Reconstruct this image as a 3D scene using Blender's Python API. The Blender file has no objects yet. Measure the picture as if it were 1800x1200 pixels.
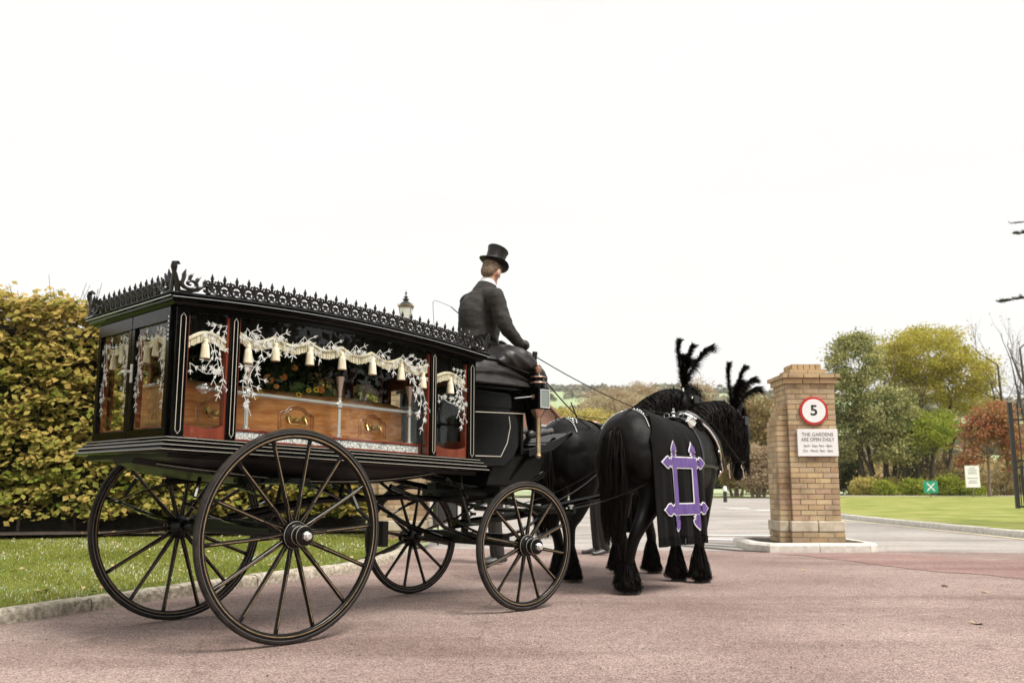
import bpy, bmesh, math, random
import numpy as np
from mathutils import Vector, Matrix
from mathutils.bvhtree import BVHTree
from math import sin, cos, pi, radians, sqrt, atan2
random.seed(7); RNG = np.random.default_rng(7)
S = bpy.context.scene
COL = S.collection

# ---------------------------------------------------------------- camera
cam_d = bpy.data.cameras.new('camera'); cam = bpy.data.objects.new('camera', cam_d); COL.objects.link(cam)
cam.location = (0, 0, .911); cam.rotation_euler = (radians(90) + .1556, 0, 0)
cam_d.sensor_width = 36; cam_d.lens = 32.0; cam_d.clip_start = .05; cam_d.clip_end = 6000
cam_d.dof.use_dof = True; cam_d.dof.focus_distance = 6.6; cam_d.dof.aperture_fstop = 3.2
S.camera = cam
# ---------------------------------------------------------------- world: overcast white sky
SUN_EL, SUN_AZ = radians(56), radians(128)      # azimuth clockwise from +Y
W = bpy.data.worlds.new('World'); S.world = W; W.use_nodes = True
nt = W.node_tree; nt.nodes.clear()
def wn(t, **k):
    n = nt.nodes.new(t)
    for a, b in k.items(): setattr(n, a, b)
    return n
sky = wn('ShaderNodeTexSky', sky_type='NISHITA', sun_disc=False, sun_elevation=SUN_EL, sun_rotation=SUN_AZ)
tc = wn('ShaderNodeTexCoord'); mp = wn('ShaderNodeMapping'); mp.inputs['Scale'].default_value = (1, 1, 5)
nz = wn('ShaderNodeTexNoise'); nz.inputs['Scale'].default_value = 1.6; nz.inputs['Detail'].default_value = 5
cr = wn('ShaderNodeValToRGB'); cr.color_ramp.elements[0].position = .38; cr.color_ramp.elements[1].position = .62
cr.color_ramp.elements[0].color = (9.3, 9.2, 9.05, 1); cr.color_ramp.elements[1].color = (9.75, 9.6, 9.3, 1)
mx = wn('ShaderNodeMix', data_type='RGBA'); mx.inputs[0].default_value = .97
bg = wn('ShaderNodeBackground'); bg.inputs['Strength'].default_value = .0555; wo = wn('ShaderNodeOutputWorld')
L = nt.links.new
L(tc.outputs['Generated'], mp.inputs[0]); L(mp.outputs[0], nz.inputs[0]); L(nz.outputs[0], cr.inputs[0])
L(sky.outputs[0], mx.inputs[6]); L(cr.outputs[0], mx.inputs[7]); L(mx.outputs[2], bg.inputs[0]); L(bg.outputs[0], wo.inputs[0])
sl = bpy.data.lights.new('sun', 'SUN'); sl.energy = 2.6; sl.angle = radians(24); sl.color = (1, .96, .9)
so = bpy.data.objects.new('sun', sl); COL.objects.link(so)
sd = Vector((sin(SUN_AZ) * cos(SUN_EL), cos(SUN_AZ) * cos(SUN_EL), sin(SUN_EL)))
so.rotation_euler = sd.to_track_quat('Z', 'Y').to_euler(); so.location = (0, -5, 30)
S.view_settings.view_transform = 'Standard'; S.view_settings.look = 'None'
S.view_settings.exposure = 1.0; S.view_settings.gamma = 1; S.view_settings.use_curve_mapping = False
try:
    S.cycles.use_denoising = True; S.cycles.max_bounces = 10; S.cycles.transparent_max_bounces = 24
    S.cycles.sample_clamp_indirect = 6; S.cycles.caustics_reflective = False; S.cycles.caustics_refractive = False
except Exception: pass

# ---------------------------------------------------------------- materials
def mat(name, c, c2=None, scale=20., rough=.5, metal=0., bump=0., bscale=None, coat=0., detail=4., spec=.5, sheen=0., dist=.01, pos=(.35, .65), stretch=None, obj_rand=None, stain=0.):
    m = bpy.data.materials.new(name); m.use_nodes = True; t = m.node_tree; b = t.nodes['Principled BSDF']
    b.inputs['Roughness'].default_value = rough; b.inputs['Metallic'].default_value = metal
    b.inputs['Specular IOR Level'].default_value = spec; b.inputs['Coat Weight'].default_value = coat; b.inputs['Coat Roughness'].default_value = .03
    if sheen: b.inputs['Sheen Weight'].default_value = sheen; b.inputs['Sheen Roughness'].default_value = .4
    c = tuple(c) + (1,); b.inputs['Base Color'].default_value = c
    tc = t.nodes.new('ShaderNodeTexCoord'); mp = t.nodes.new('ShaderNodeMapping'); t.links.new(tc.outputs['Object'], mp.inputs[0])
    if stretch: mp.inputs['Scale'].default_value = stretch
    if c2 is not None:
        n = t.nodes.new('ShaderNodeTexNoise'); n.inputs['Scale'].default_value = scale; n.inputs['Detail'].default_value = detail
        t.links.new(mp.outputs[0], n.inputs[0])
        r = t.nodes.new('ShaderNodeValToRGB'); r.color_ramp.elements[0].position = pos[0]; r.color_ramp.elements[1].position = pos[1]
        r.color_ramp.elements[0].color = c; r.color_ramp.elements[1].color = tuple(c2) + (1,)
        t.links.new(n.outputs[0], r.inputs[0]); out = r.outputs[0]
        if obj_rand:
            oi = t.nodes.new('ShaderNodeObjectInfo'); r2 = t.nodes.new('ShaderNodeValToRGB'); r2.color_ramp.interpolation = 'LINEAR'
            els = r2.color_ramp.elements
            for i, (p, col) in enumerate(obj_rand):
                e = els[i] if i < 2 else els.new(p)
                e.position = p; e.color = tuple(col) + (1,)
            t.links.new(oi.outputs['Random'], r2.inputs[0])
            mm = t.nodes.new('ShaderNodeMix'); mm.data_type = 'RGBA'; mm.blend_type = 'MULTIPLY'; mm.inputs[0].default_value = 1
            t.links.new(out, mm.inputs[6]); t.links.new(r2.outputs[0], mm.inputs[7]); out = mm.outputs[2]
        if stain:
            ge = t.nodes.new('ShaderNodeNewGeometry'); sn = t.nodes.new('ShaderNodeTexNoise'); sn.inputs['Scale'].default_value = 2.6; sn.inputs['Detail'].default_value = 7; sn.inputs['Roughness'].default_value = .65; t.links.new(ge.outputs['Position'], sn.inputs[0])
            sr = t.nodes.new('ShaderNodeValToRGB'); e_ = sr.color_ramp.elements; e_[0].position = .34; e_[1].position = .66; e_[0].color = (.52, .48, .44, 1); e_[1].color = (1.22, 1.2, 1.18, 1); k_ = e_.new(.5); k_.color = (1, 1, 1, 1); t.links.new(sn.outputs[0], sr.inputs[0])
            m2 = t.nodes.new('ShaderNodeMix'); m2.data_type = 'RGBA'; m2.blend_type = 'MULTIPLY'; m2.inputs[0].default_value = stain; t.links.new(out, m2.inputs[6]); t.links.new(sr.outputs[0], m2.inputs[7]); out = m2.outputs[2]
        t.links.new(out, b.inputs['Base Color'])
    if bump:
        n2 = t.nodes.new('ShaderNodeTexNoise'); n2.inputs['Scale'].default_value = bscale or scale * 3; n2.inputs['Detail'].default_value = 5
        bp = t.nodes.new('ShaderNodeBump'); bp.inputs['Strength'].default_value = bump; bp.inputs['Distance'].default_value = dist
        t.links.new(mp.outputs[0], n2.inputs[0]); t.links.new(n2.outputs[0], bp.inputs['Height']); t.links.new(bp.outputs[0], b.inputs['Normal'])
    return m
def leafmat(name, cols, trans=.3, rough=.55):
    m = bpy.data.materials.new(name); m.use_nodes = True; t = m.node_tree; b = t.nodes['Principled BSDF']
    a = t.nodes.new('ShaderNodeAttribute'); a.attribute_name = 'rnd'
    r = t.nodes.new('ShaderNodeValToRGB'); els = r.color_ramp.elements
    for i, col in enumerate(cols):
        p = i / (len(cols) - 1); e = els[0] if i == 0 else (els[1] if i == len(cols) - 1 else None)
        if e is None: e = els.new(p)
        e.position = p; e.color = tuple(col) + (1,)
    t.links.new(a.outputs['Fac'], r.inputs[0]); t.links.new(r.outputs[0], b.inputs['Base Color'])
    b.inputs['Roughness'].default_value = rough; b.inputs['Specular IOR Level'].default_value = .08
    tr = t.nodes.new('ShaderNodeBsdfTranslucent'); t.links.new(r.outputs[0], tr.inputs[0])
    ms = t.nodes.new('ShaderNodeMixShader'); ms.inputs[0].default_value = trans
    t.links.new(b.outputs[0], ms.inputs[1]); t.links.new(tr.outputs[0], ms.inputs[2])
    t.links.new(ms.outputs[0], t.nodes['Material Output'].inputs[0])
    return m
def glassmat(name, tint=(.93, .95, .93), refl=1.):
    m = bpy.data.materials.new(name); m.use_nodes = True; t = m.node_tree; t.nodes.remove(t.nodes['Principled BSDF'])
    f = t.nodes.new('ShaderNodeFresnel'); ge = t.nodes.new('ShaderNodeNewGeometry'); mr = t.nodes.new('ShaderNodeMapRange'); mr.inputs[3].default_value = 1.45; mr.inputs[4].default_value = 1 / 1.45
    t.links.new(ge.outputs['Backfacing'], mr.inputs[0]); t.links.new(mr.outputs[0], f.inputs[0])
    mu = t.nodes.new('ShaderNodeMath'); mu.operation = 'MULTIPLY'; mu.inputs[1].default_value = refl; t.links.new(f.outputs[0], mu.inputs[0])
    tr = t.nodes.new('ShaderNodeBsdfTransparent'); tr.inputs[0].default_value = tint + (1,)
    g = t.nodes.new('ShaderNodeBsdfGlossy'); g.inputs['Roughness'].default_value = .01
    ms = t.nodes.new('ShaderNodeMixShader'); t.links.new(mu.outputs[0], ms.inputs[0]); t.links.new(tr.outputs[0], ms.inputs[1]); t.links.new(g.outputs[0], ms.inputs[2])
    t.links.new(ms.outputs[0], t.nodes['Material Output'].inputs[0])
    return m

# ---------------------------------------------------------------- geometry helpers
class MB:
    def __init__(s): s.v = []; s.f = []; s.m = []
    def add(s, v, f, mi=0):
        o = len(s.v); s.v += [tuple(p) for p in v]; s.f += [tuple(i + o for i in q) for q in f]; s.m += [mi] * len(f)
    def box(s, c, d, mi=0, R=None):
        x, y, z = (k / 2 for k in d); P = [Vector((a * x, b * y, e * z)) for a, b, e in ((-1,-1,-1),(1,-1,-1),(1,1,-1),(-1,1,-1),(-1,-1,1),(1,-1,1),(1,1,1),(-1,1,1))]
        if R is not None: P = [R @ p for p in P]
        c = Vector(c); s.add([c + p for p in P], [(0,3,2,1),(4,5,6,7),(0,1,5,4),(1,2,6,5),(2,3,7,6),(3,0,4,7)], mi)
    def tube(s, pts, r, n=8, mi=0, caps=True, flat=None, closed=False, up=None):
        # r: number / list ; entries may be (a,b) half-sizes
        P = [Vector(p) for p in pts]; N = len(P); R = r if isinstance(r, (list, tuple)) and len(r) == N else [r] * N
        u = None; vs = []
        for i in range(N):
            if closed: t = P[(i + 1) % N] - P[i - 1]
            else: t = P[min(i + 1, N - 1)] - P[max(i - 1, 0)]
            if t.length < 1e-9: t = Vector((0, 0, 1))
            t.normalize()
            if up is not None: u = Vector(up)
            elif u is None: u = Vector((0, 0, 1)) if abs(t.z) < .9 else Vector((0, 1, 0))
            u = (u - t * u.dot(t))
            if u.length < 1e-6: u = t.orthogonal()
            u.normalize(); w = t.cross(u)
            a, b = R[i] if isinstance(R[i], (list, tuple)) else (R[i], R[i])
            for k in range(n):
                th = 2 * pi * (k + .5) / n; vs.append(P[i] + w * (a * cos(th)) + u * (b * sin(th)))
        fs = []
        for i in range(N if closed else N - 1):
            j = (i + 1) % N
            for k in range(n):
                l = (k + 1) % n; fs.append((i * n + k, i * n + l, j * n + l, j * n + k))
        if caps and not closed: fs.append(tuple(range(n))[::-1]); fs.append(tuple(range((N - 1) * n, N * n)))
        s.add(vs, fs, mi)
    def lathe(s, c, prof, n=20, axis='z', mi=0, closed=False):
        vs = []; N = len(prof); c = Vector(c)
        for r, h in prof:
            for k in range(n):
                a = 2 * pi * (k + .5) / n; x, y = r * cos(a), r * sin(a)
                vs.append(c + Vector({'z': (x, y, h), 'y': (x, h, y), 'x': (h, x, y)}[axis]))
        fs = []
        for i in range(N if closed else N - 1):
            j = (i + 1) % N
            for k in range(n):
                l = (k + 1) % n; fs.append((i * n + k, i * n + l, j * n + l, j * n + k))
        if not closed: fs.append(tuple(range(n))[::-1]); fs.append(tuple(range((N - 1) * n, N * n)))
        s.add(vs, fs, mi)
    def prism(s, pts, axis, a, b, mi=0):
        n = len(pts)
        def P(p, h): return {'y': (p[0], h, p[1]), 'x': (h, p[0], p[1]), 'z': (p[0], p[1], h)}[axis]
        s.add([P(p, a) for p in pts] + [P(p, b) for p in pts], [tuple(range(n))[::-1], tuple(range(n, 2 * n))] + [(i, (i + 1) % n, n + (i + 1) % n, n + i) for i in range(n)], mi)
    def build(s, name, mats, parent=None, smooth=35, loc=None, fn=None, bevel=0, kind=None, label=None):
        me = bpy.data.meshes.new(name); v = s.v if fn is None else [fn(*p) for p in s.v]
        me.from_pydata([tuple(p) for p in v], [], s.f)
        for m in (mats if isinstance(mats, (list, tuple)) else [mats]): me.materials.append(m)
        if any(s.m): me.polygons.foreach_set('material_index', s.m)
        bm = bmesh.new(); bm.from_mesh(me); bmesh.ops.recalc_face_normals(bm, faces=bm.faces)
        if bevel: bmesh.ops.bevel(bm, geom=[e for e in bm.edges if e.is_manifold and e.calc_face_angle(0) > .6], offset=bevel, segments=1, affect='EDGES', profile=.7)
        bm.to_mesh(me); bm.free()
        if smooth: me.shade_smooth(); me.set_sharp_from_angle(angle=radians(smooth))
        o = bpy.data.objects.new(name, me); COL.objects.link(o)
        if parent is not None: o.parent = parent
        if loc is not None: o.location = loc
        if kind: o['kind'] = kind
        if label: o['label'] = label
        return o
def raw(name, V, F, mats, parent=None, rnd=None, kind=None, smooth=False, label=None):
    """fast mesh from numpy arrays; F (n,k)"""
    me = bpy.data.meshes.new(name); V = np.asarray(V, np.float32); F = np.asarray(F, np.int32); n, k = F.shape
    me.vertices.add(len(V)); me.vertices.foreach_set('co', V.ravel()); me.loops.add(n * k); me.loops.foreach_set('vertex_index', F.ravel())
    me.polygons.add(n); me.polygons.foreach_set('loop_start', np.arange(0, n * k, k, dtype=np.int32))
    me.update(calc_edges=True)
    if rnd is not None:
        a = me.attributes.new('rnd', 'FLOAT', 'FACE'); a.data.foreach_set('value', np.asarray(rnd, np.float32))
    for m in (mats if isinstance(mats, (list, tuple)) else [mats]): me.materials.append(m)
    if smooth: me.shade_smooth()
    o = bpy.data.objects.new(name, me); COL.objects.link(o)
    if parent is not None: o.parent = parent
    if kind: o['kind'] = kind
    if label: o['label'] = label
    return o
def thing(name, label, cat, loc=(0, 0, 0), rz=0, group=None):
    o = bpy.data.objects.new(name, None); COL.objects.link(o); o.location = loc; o.rotation_euler = (0, 0, rz); o.empty_display_size = .1
    o['label'] = label; o['category'] = cat
    if group: o['group'] = group
    return o
def tag(o, label, cat, group=None):
    o['label'] = label; o['category'] = cat
    if group: o['group'] = group
    return o
def struct(o): o['kind'] = 'structure'; return o
def catmull(P, n=6):
    P = [np.array(p, float) for p in P]; Q = [2 * P[0] - P[1]] + P + [2 * P[-1] - P[-2]]; out = []
    for i in range(1, len(Q) - 2):
        a, b, c, d = Q[i - 1:i + 3]
        for k in range(n):
            t = k / n; out.append(.5 * ((2 * b) + (c - a) * t + (2 * a - 5 * b + 4 * c - d) * t * t + (3 * b - a - 3 * c + d) * t ** 3))
    out.append(P[-1]); return out
def loft(sections, n=20, sub=4, power=2.):
    """sections: (cx,cy,cz, a(right half), b(up half), pitch of section plane normal) -> closed tube verts/faces; sections follow path"""
    SS = catmull(sections, sub); m = MB(); vs = []; N = len(SS)
    for i, q in enumerate(SS):
        t = Vector(SS[min(i + 1, N - 1)][:3]) - Vector(SS[max(i - 1, 0)][:3]); t.normalize()
        r = Vector((0, 1, 0)); r = (r - t * r.dot(t))
        if r.length < .2: r = Vector((1, 0, 0)); r = r - t * r.dot(t)
        r.normalize(); u = t.cross(r); u.normalize()
        if u.z < 0 and abs(u.z) > .05: u = -u
        for k in range(n):
            th = 2 * pi * k / n; c, s_ = cos(th), sin(th)
            x = math.copysign(abs(c) ** (2 / power), c) * q[3]; y = math.copysign(abs(s_) ** (2 / power), s_) * q[4]
            vs.append(Vector(q[:3]) + r * x + u * y)
    fs = [(i * n + k, i * n + (k + 1) % n, (i + 1) * n + (k + 1) % n, (i + 1) * n + k) for i in range(N - 1) for k in range(n)]
    fs += [tuple(range(n))[::-1], tuple(range((N - 1) * n, N * n))]
    return vs, fs
def limb(pts, radii, n=12, sub=4):
    Q = catmull([list(p) + (list(r) if isinstance(r, (tuple, list)) else [r, r]) for p, r in zip(pts, radii)], sub)
    m = MB(); m.tube([q[:3] for q in Q], [(float(q[3]), float(q[4])) for q in Q], n)
    # round ends
    for q in (Q[0], Q[-1]):
        m.lathe(q[:3], [(q[3] * cos(a) + 1e-4, q[3] * sin(a)) for a in np.linspace(-pi / 2, pi / 2, 7)], n)
    return m.v, m.f
def ball(c, r):
    m = MB(); a, b, d = r if isinstance(r, (tuple, list)) else (r, r, r)
    m.lathe((0, 0, 0), [(cos(t) + 1e-4, sin(t)) for t in np.linspace(-pi / 2, pi / 2, 10)], 16)
    return [(c[0] + x * a, c[1] + y * b, c[2] + z * d) for x, y, z in m.v], m.f
def fuse(name, parts, voxel, mats, parent=None, smooth=6, fac=.5):
    m = MB()
    for v, f in parts: m.add(v, f)
    me = bpy.data.meshes.new(name); me.from_pydata(m.v, [], m.f)
    bm = bmesh.new(); bm.from_mesh(me); bmesh.ops.recalc_face_normals(bm, faces=bm.faces); bm.to_mesh(me); bm.free()
    o = bpy.data.objects.new(name, me); COL.objects.link(o)
    r = o.modifiers.new('r', 'REMESH'); r.mode = 'VOXEL'; r.voxel_size = voxel; r.use_smooth_shade = True
    s = o.modifiers.new('s', 'SMOOTH'); s.iterations = smooth; s.factor = fac
    dg = bpy.context.evaluated_depsgraph_get(); me2 = bpy.data.meshes.new_from_object(o.evaluated_get(dg)); me2.name = name
    o.modifiers.clear(); o.data = me2; bpy.data.meshes.remove(me)
    me2.materials.clear()
    for mt in (mats if isinstance(mats, (list, tuple)) else [mats]): me2.materials.append(mt)
    me2.shade_smooth()
    if parent is not None: o.parent = parent
    return o
def displace(o, f):
    me = o.data; n = len(me.vertices); co = np.empty(n * 3, np.float32); me.vertices.foreach_get('co', co); co = co.reshape(-1, 3); no = np.array([tuple(q.vector) for q in me.vertex_normals], np.float32)
    d = np.array([f(Vector(c)) for c in co.tolist()], np.float32); me.vertices.foreach_set('co', (co + no * d[:, None]).ravel()); me.update()
def bvh_of(o):
    me = o.data; return BVHTree.FromPolygons([v.co.copy() for v in me.vertices], [tuple(p.vertices) for p in me.polygons])
def ribbons(P, width, side=None, taper=True):
    """P (S,K,3) strands -> V,F quads"""
    Sn, K, _ = P.shape; T = np.gradient(P, axis=1); T /= np.linalg.norm(T, axis=2, keepdims=True) + 1e-9
    if side is None: side = RNG.normal(size=(Sn, 1, 3))
    sd_ = np.cross(T, np.broadcast_to(side, P.shape)); sd_ /= np.linalg.norm(sd_, axis=2, keepdims=True) + 1e-9
    w = np.full(K, width) * (np.linspace(1, .15, K) ** .7 if taper else 1.)
    a = P - sd_ * w[None, :, None] / 2; b = P + sd_ * w[None, :, None] / 2
    V = np.stack([a, b], 2).reshape(-1, 3)
    i = np.arange(Sn)[:, None] * K * 2 + np.arange(K - 1)[None, :] * 2
    F = np.stack([i, i + 1, i + 3, i + 2], -1).reshape(-1, 4)
    return V, F
def leaves(C, size, up=.3, fold=True, aspect=.62, nrm=None, jit=.9):
    """rhombic folded leaves at centres C -> V (4 per leaf), F quads"""
    n = len(C); N = RNG.normal(size=(n, 3)) * jit
    if nrm is not None: N = N + nrm
    N[:, 2] += up; N /= np.linalg.norm(N, axis=1, keepdims=True)
    A = RNG.normal(size=(n, 3)); A[:, 2] -= .6; A -= N * (A * N).sum(1, keepdims=True); A /= np.linalg.norm(A, axis=1, keepdims=True); B = np.cross(N, A)
    s = (size * RNG.uniform(.6, 1.35, n))[:, None]
    V = np.stack([C - A * s * .5, C + B * s * .5 * aspect + N * s * .08, C + A * s * .5, C - B * s * .5 * aspect + N * s * .08], 1).reshape(-1, 3)
    F = (np.arange(n)[:, None] * 4 + np.array([0, 1, 2, 3])[None]); return V, F
# ================================================================ ground, roads, terrain
PXF = 1600.
def zg(x, y):      # gentle rise far away
    if y < 60: return 0.
    if y < 110: return (y - 60) * .0125
    return .625
def tarmac(name, c1, c2, speck=.5, big=None):
    m = bpy.data.materials.new(name); m.use_nodes = True; t = m.node_tree; b = t.nodes['Principled BSDF']; b.inputs['Roughness'].default_value = .85; b.inputs['Specular IOR Level'].default_value = .2
    tc = t.nodes.new('ShaderNodeTexCoord')
    def noise(s, d=3, st=None):
        n = t.nodes.new('ShaderNodeTexNoise'); n.inputs['Scale'].default_value = s; n.inputs['Detail'].default_value = d
        if st:
            mp = t.nodes.new('ShaderNodeMapping'); mp.inputs['Scale'].default_value = st; t.links.new(tc.outputs['Object'], mp.inputs[0]); t.links.new(mp.outputs[0], n.inputs[0])
        else: t.links.new(tc.outputs['Object'], n.inputs[0])
        return n
    v = t.nodes.new('ShaderNodeTexVoronoi'); v.inputs['Scale'].default_value = 130; t.links.new(tc.outputs['Object'], v.inputs[0])
    r = t.nodes.new('ShaderNodeValToRGB'); r.color_ramp.elements[0].color = tuple(c * (1 - speck) for c in c1) + (1,); r.color_ramp.elements[1].color = tuple(min(1, c * (1 + speck)) for c in c1) + (1,)
    sep = t.nodes.new('ShaderNodeSeparateColor'); t.links.new(v.outputs['Color'], sep.inputs[0]); t.links.new(sep.outputs[0], r.inputs[0])
    n1 = noise(.55, 6); r1 = t.nodes.new('ShaderNodeValToRGB'); r1.color_ramp.elements[0].position = .35; r1.color_ramp.elements[1].position = .68
    r1.color_ramp.elements[0].color = (.86, .86, .86, 1); r1.color_ramp.elements[1].color = tuple(b_ / a_ for a_, b_ in zip(c1, c2)) + (1,)
    t.links.new(n1.outputs[0], r1.inputs[0])
    n3 = noise(9, 4); r3 = t.nodes.new('ShaderNodeValToRGB'); r3.color_ramp.elements[0].position = .3; r3.color_ramp.elements[1].position = .7; r3.color_ramp.elements[0].color = (.9, .89, .88, 1); r3.color_ramp.elements[1].color = (1.07, 1.07, 1.07, 1); t.links.new(n3.outputs[0], r3.inputs[0])
    cur = r.outputs[0]
    n4 = noise(1., 5, (.22, 1.6, 1)); r4 = t.nodes.new('ShaderNodeValToRGB'); r4.color_ramp.elements[0].position = .36; r4.color_ramp.elements[1].position = .52; r4.color_ramp.elements[0].color = (.80, .775, .77, 1); r4.color_ramp.elements[1].color = (1, 1, 1, 1); t.links.new(n4.outputs[0], r4.inputs[0])
    n5 = noise(3.1, 3); r5 = t.nodes.new('ShaderNodeValToRGB'); r5.color_ramp.elements[0].position = .24; r5.color_ramp.elements[1].position = .34; r5.color_ramp.elements[0].color = (.68, .66, .65, 1); r5.color_ramp.elements[1].color = (1, 1, 1, 1); t.links.new(n5.outputs[0], r5.inputs[0])
    vc = t.nodes.new('ShaderNodeTexVoronoi'); vc.feature = 'DISTANCE_TO_EDGE'; vc.inputs['Scale'].default_value = .42; nw = noise(2.2, 5); mw = t.nodes.new('ShaderNodeMix'); mw.data_type = 'RGBA'; mw.inputs[0].default_value = .12; t.links.new(tc.outputs['Object'], mw.inputs[6]); t.links.new(nw.outputs['Color'], mw.inputs[7]); t.links.new(mw.outputs[2], vc.inputs[0])
    rc = t.nodes.new('ShaderNodeValToRGB'); rc.color_ramp.elements[0].position = .0008; rc.color_ramp.elements[1].position = .0035; rc.color_ramp.elements[0].color = (.84, .83, .82, 1); rc.color_ramp.elements[1].color = (1, 1, 1, 1); t.links.new(vc.outputs['Distance'], rc.inputs[0])
    for o in (r1, r3, r4, r5, rc):
        mm = t.nodes.new('ShaderNodeMix'); mm.data_type = 'RGBA'; mm.blend_type = 'MULTIPLY'; mm.inputs[0].default_value = 1
        t.links.new(cur, mm.inputs[6]); t.links.new(o.outputs[0], mm.inputs[7]); cur = mm.outputs[2]
    t.links.new(cur, b.inputs['Base Color'])
    bp = t.nodes.new('ShaderNodeBump'); bp.inputs['Strength'].default_value = .6; bp.inputs['Distance'].default_value = .006
    t.links.new(v.outputs['Distance'], bp.inputs['Height']); t.links.new(bp.outputs[0], b.inputs['Normal'])
    return m
M = {}
M['pink'] = tarmac('pink_tarmac', (.265, .188, .166), (.335, .255, .225), .55)
M['grey'] = tarmac('grey_tarmac', (.36, .33, .305), (.42, .385, .355), .25)
M['red'] = tarmac('red_tarmac', (.28, .170, .15), (.31, .205, .182), .45)
M['white_paint'] = mat('road_paint_white', (.62, .6, .57), (.78, .77, .74), 9, .7)
M['yellow_paint'] = mat('road_paint_yellow', (.62, .52, .28), (.66, .6, .42), 5, .7)
M['kerb'] = mat('kerb_concrete', (.50, .47, .42), (.66, .63, .57), 14, .85, bump=.6, bscale=60, dist=.006)
M['oldkerb'] = mat('old_kerb_stone', (.24, .205, .15), (.55, .49, .39), 26, .9, bump=1., bscale=70, dist=.012, detail=8)
M['gutter'] = mat('dark_joint', (.03, .027, .025), (.06, .05, .045), 20, .9)
M['soil'] = mat('soil', (.025, .015, .010), (.06, .04, .028), 12, .95, bump=.8, dist=.03)
def grassmat(name, cols, s1=1.2):
    m = bpy.data.materials.new(name); m.use_nodes = True; t = m.node_tree; b = t.nodes['Principled BSDF']; b.inputs['Roughness'].default_value = .8; b.inputs['Specular IOR Level'].default_value = .15
    tc = t.nodes.new('ShaderNodeTexCoord'); n = t.nodes.new('ShaderNodeTexNoise'); n.inputs['Scale'].default_value = s1; n.inputs['Detail'].default_value = 10; n.inputs['Roughness'].default_value = .7
    t.links.new(tc.outputs['Object'], n.inputs[0]); r = t.nodes.new('ShaderNodeValToRGB'); e = r.color_ramp.elements
    e[0].position = .33; e[1].position = .68; e[0].color = cols[0] + (1,); e[1].color = cols[-1] + (1,)
    if len(cols) > 2: k = e.new(.5); k.color = cols[1] + (1,)
    t.links.new(n.outputs[0], r.inputs[0]); t.links.new(r.outputs[0], b.inputs['Base Color'])
    bp = t.nodes.new('ShaderNodeBump'); bp.inputs['Strength'].default_value = .8; bp.inputs['Distance'].default_value = .03; t.links.new(n.outputs[0], bp.inputs['Height']); t.links.new(bp.outputs[0], b.inputs['Normal'])
    return m
M['lawn'] = grassmat('lawn_soil_grass', ((.07, .10, .022), (.12, .17, .03), (.19, .24, .055)), 3.)
M['farlawn'] = grassmat('far_lawn_grass', ((.12, .165, .027), (.235, .25, .055), (.35, .33, .13)), .8)

def sheet(name, poly, z, m, top=None):
    mb = MB(); mb.add([(x, y, z) for x, y in poly], [tuple(range(len(poly)))]); return struct(mb.build(name, m, smooth=0))
# base ground: one big sheet with rising far side, cut into a grid
def hill_z(x, y):
    b = zg(x, y)
    if y > 150:
        t = y - 150; pts = [(0, .6), (150, 8), (450, 42), (750, 84), (1050, 112 - .012 * x), (1300, 117 - .012 * x), (1800, 90)]
        for (a, za), (c, zc) in zip(pts, pts[1:]):
            if t <= c: k = (t - a) / (c - a); b = za + (zc - za) * k; break
        b += (5 * sin(x / 170 + 1) + 4 * sin(x / 90 + y / 140)) * min(1, t / 400)
    return b
xs = np.concatenate([np.linspace(-1500, -90, 18), np.linspace(-60, 120, 19), np.linspace(150, 1900, 26)])
ys = np.concatenate([np.array([-300, -60]), np.linspace(-15, 150, 12), np.linspace(170, 1950, 40)])
V = [(x, y, hill_z(x, y) - .012) for y in ys for x in xs]; nx = len(xs)
F = [(j * nx + i, j * nx + i + 1, (j + 1) * nx + i + 1, (j + 1) * nx + i) for j in range(len(ys) - 1) for i in range(nx - 1)]
# terrain material: lawn near, fields with distance haze put into their pale colours, hedgerow patches and woodland high up
m = bpy.data.materials.new('terrain'); m.use_nodes = True; t = m.node_tree; b = t.nodes['Principled BSDF']; b.inputs['Roughness'].default_value = .95; b.inputs['Specular IOR Level'].default_value = .1
tcn = t.nodes.new('ShaderNodeTexCoord'); vo = t.nodes.new('ShaderNodeTexVoronoi'); vo.inputs['Scale'].default_value = .0042; t.links.new(tcn.outputs['Object'], vo.inputs[0])
rr = t.nodes.new('ShaderNodeValToRGB'); sp = t.nodes.new('ShaderNodeSeparateColor'); t.links.new(vo.outputs['Color'], sp.inputs[0]); t.links.new(sp.outputs[0], rr.inputs[0])
rr.color_ramp.elements[0].color = (.28, .34, .18, 1); rr.color_ramp.elements[1].color = (.40, .42, .27, 1); e = rr.color_ramp.elements.new(.5); e.color = (.34, .42, .22, 1)
t.links.new(rr.outputs[0], b.inputs['Base Color']); M['terrain'] = m
terr = raw('ground', V, F, m, smooth=True); terr['kind'] = 'structure'

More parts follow.
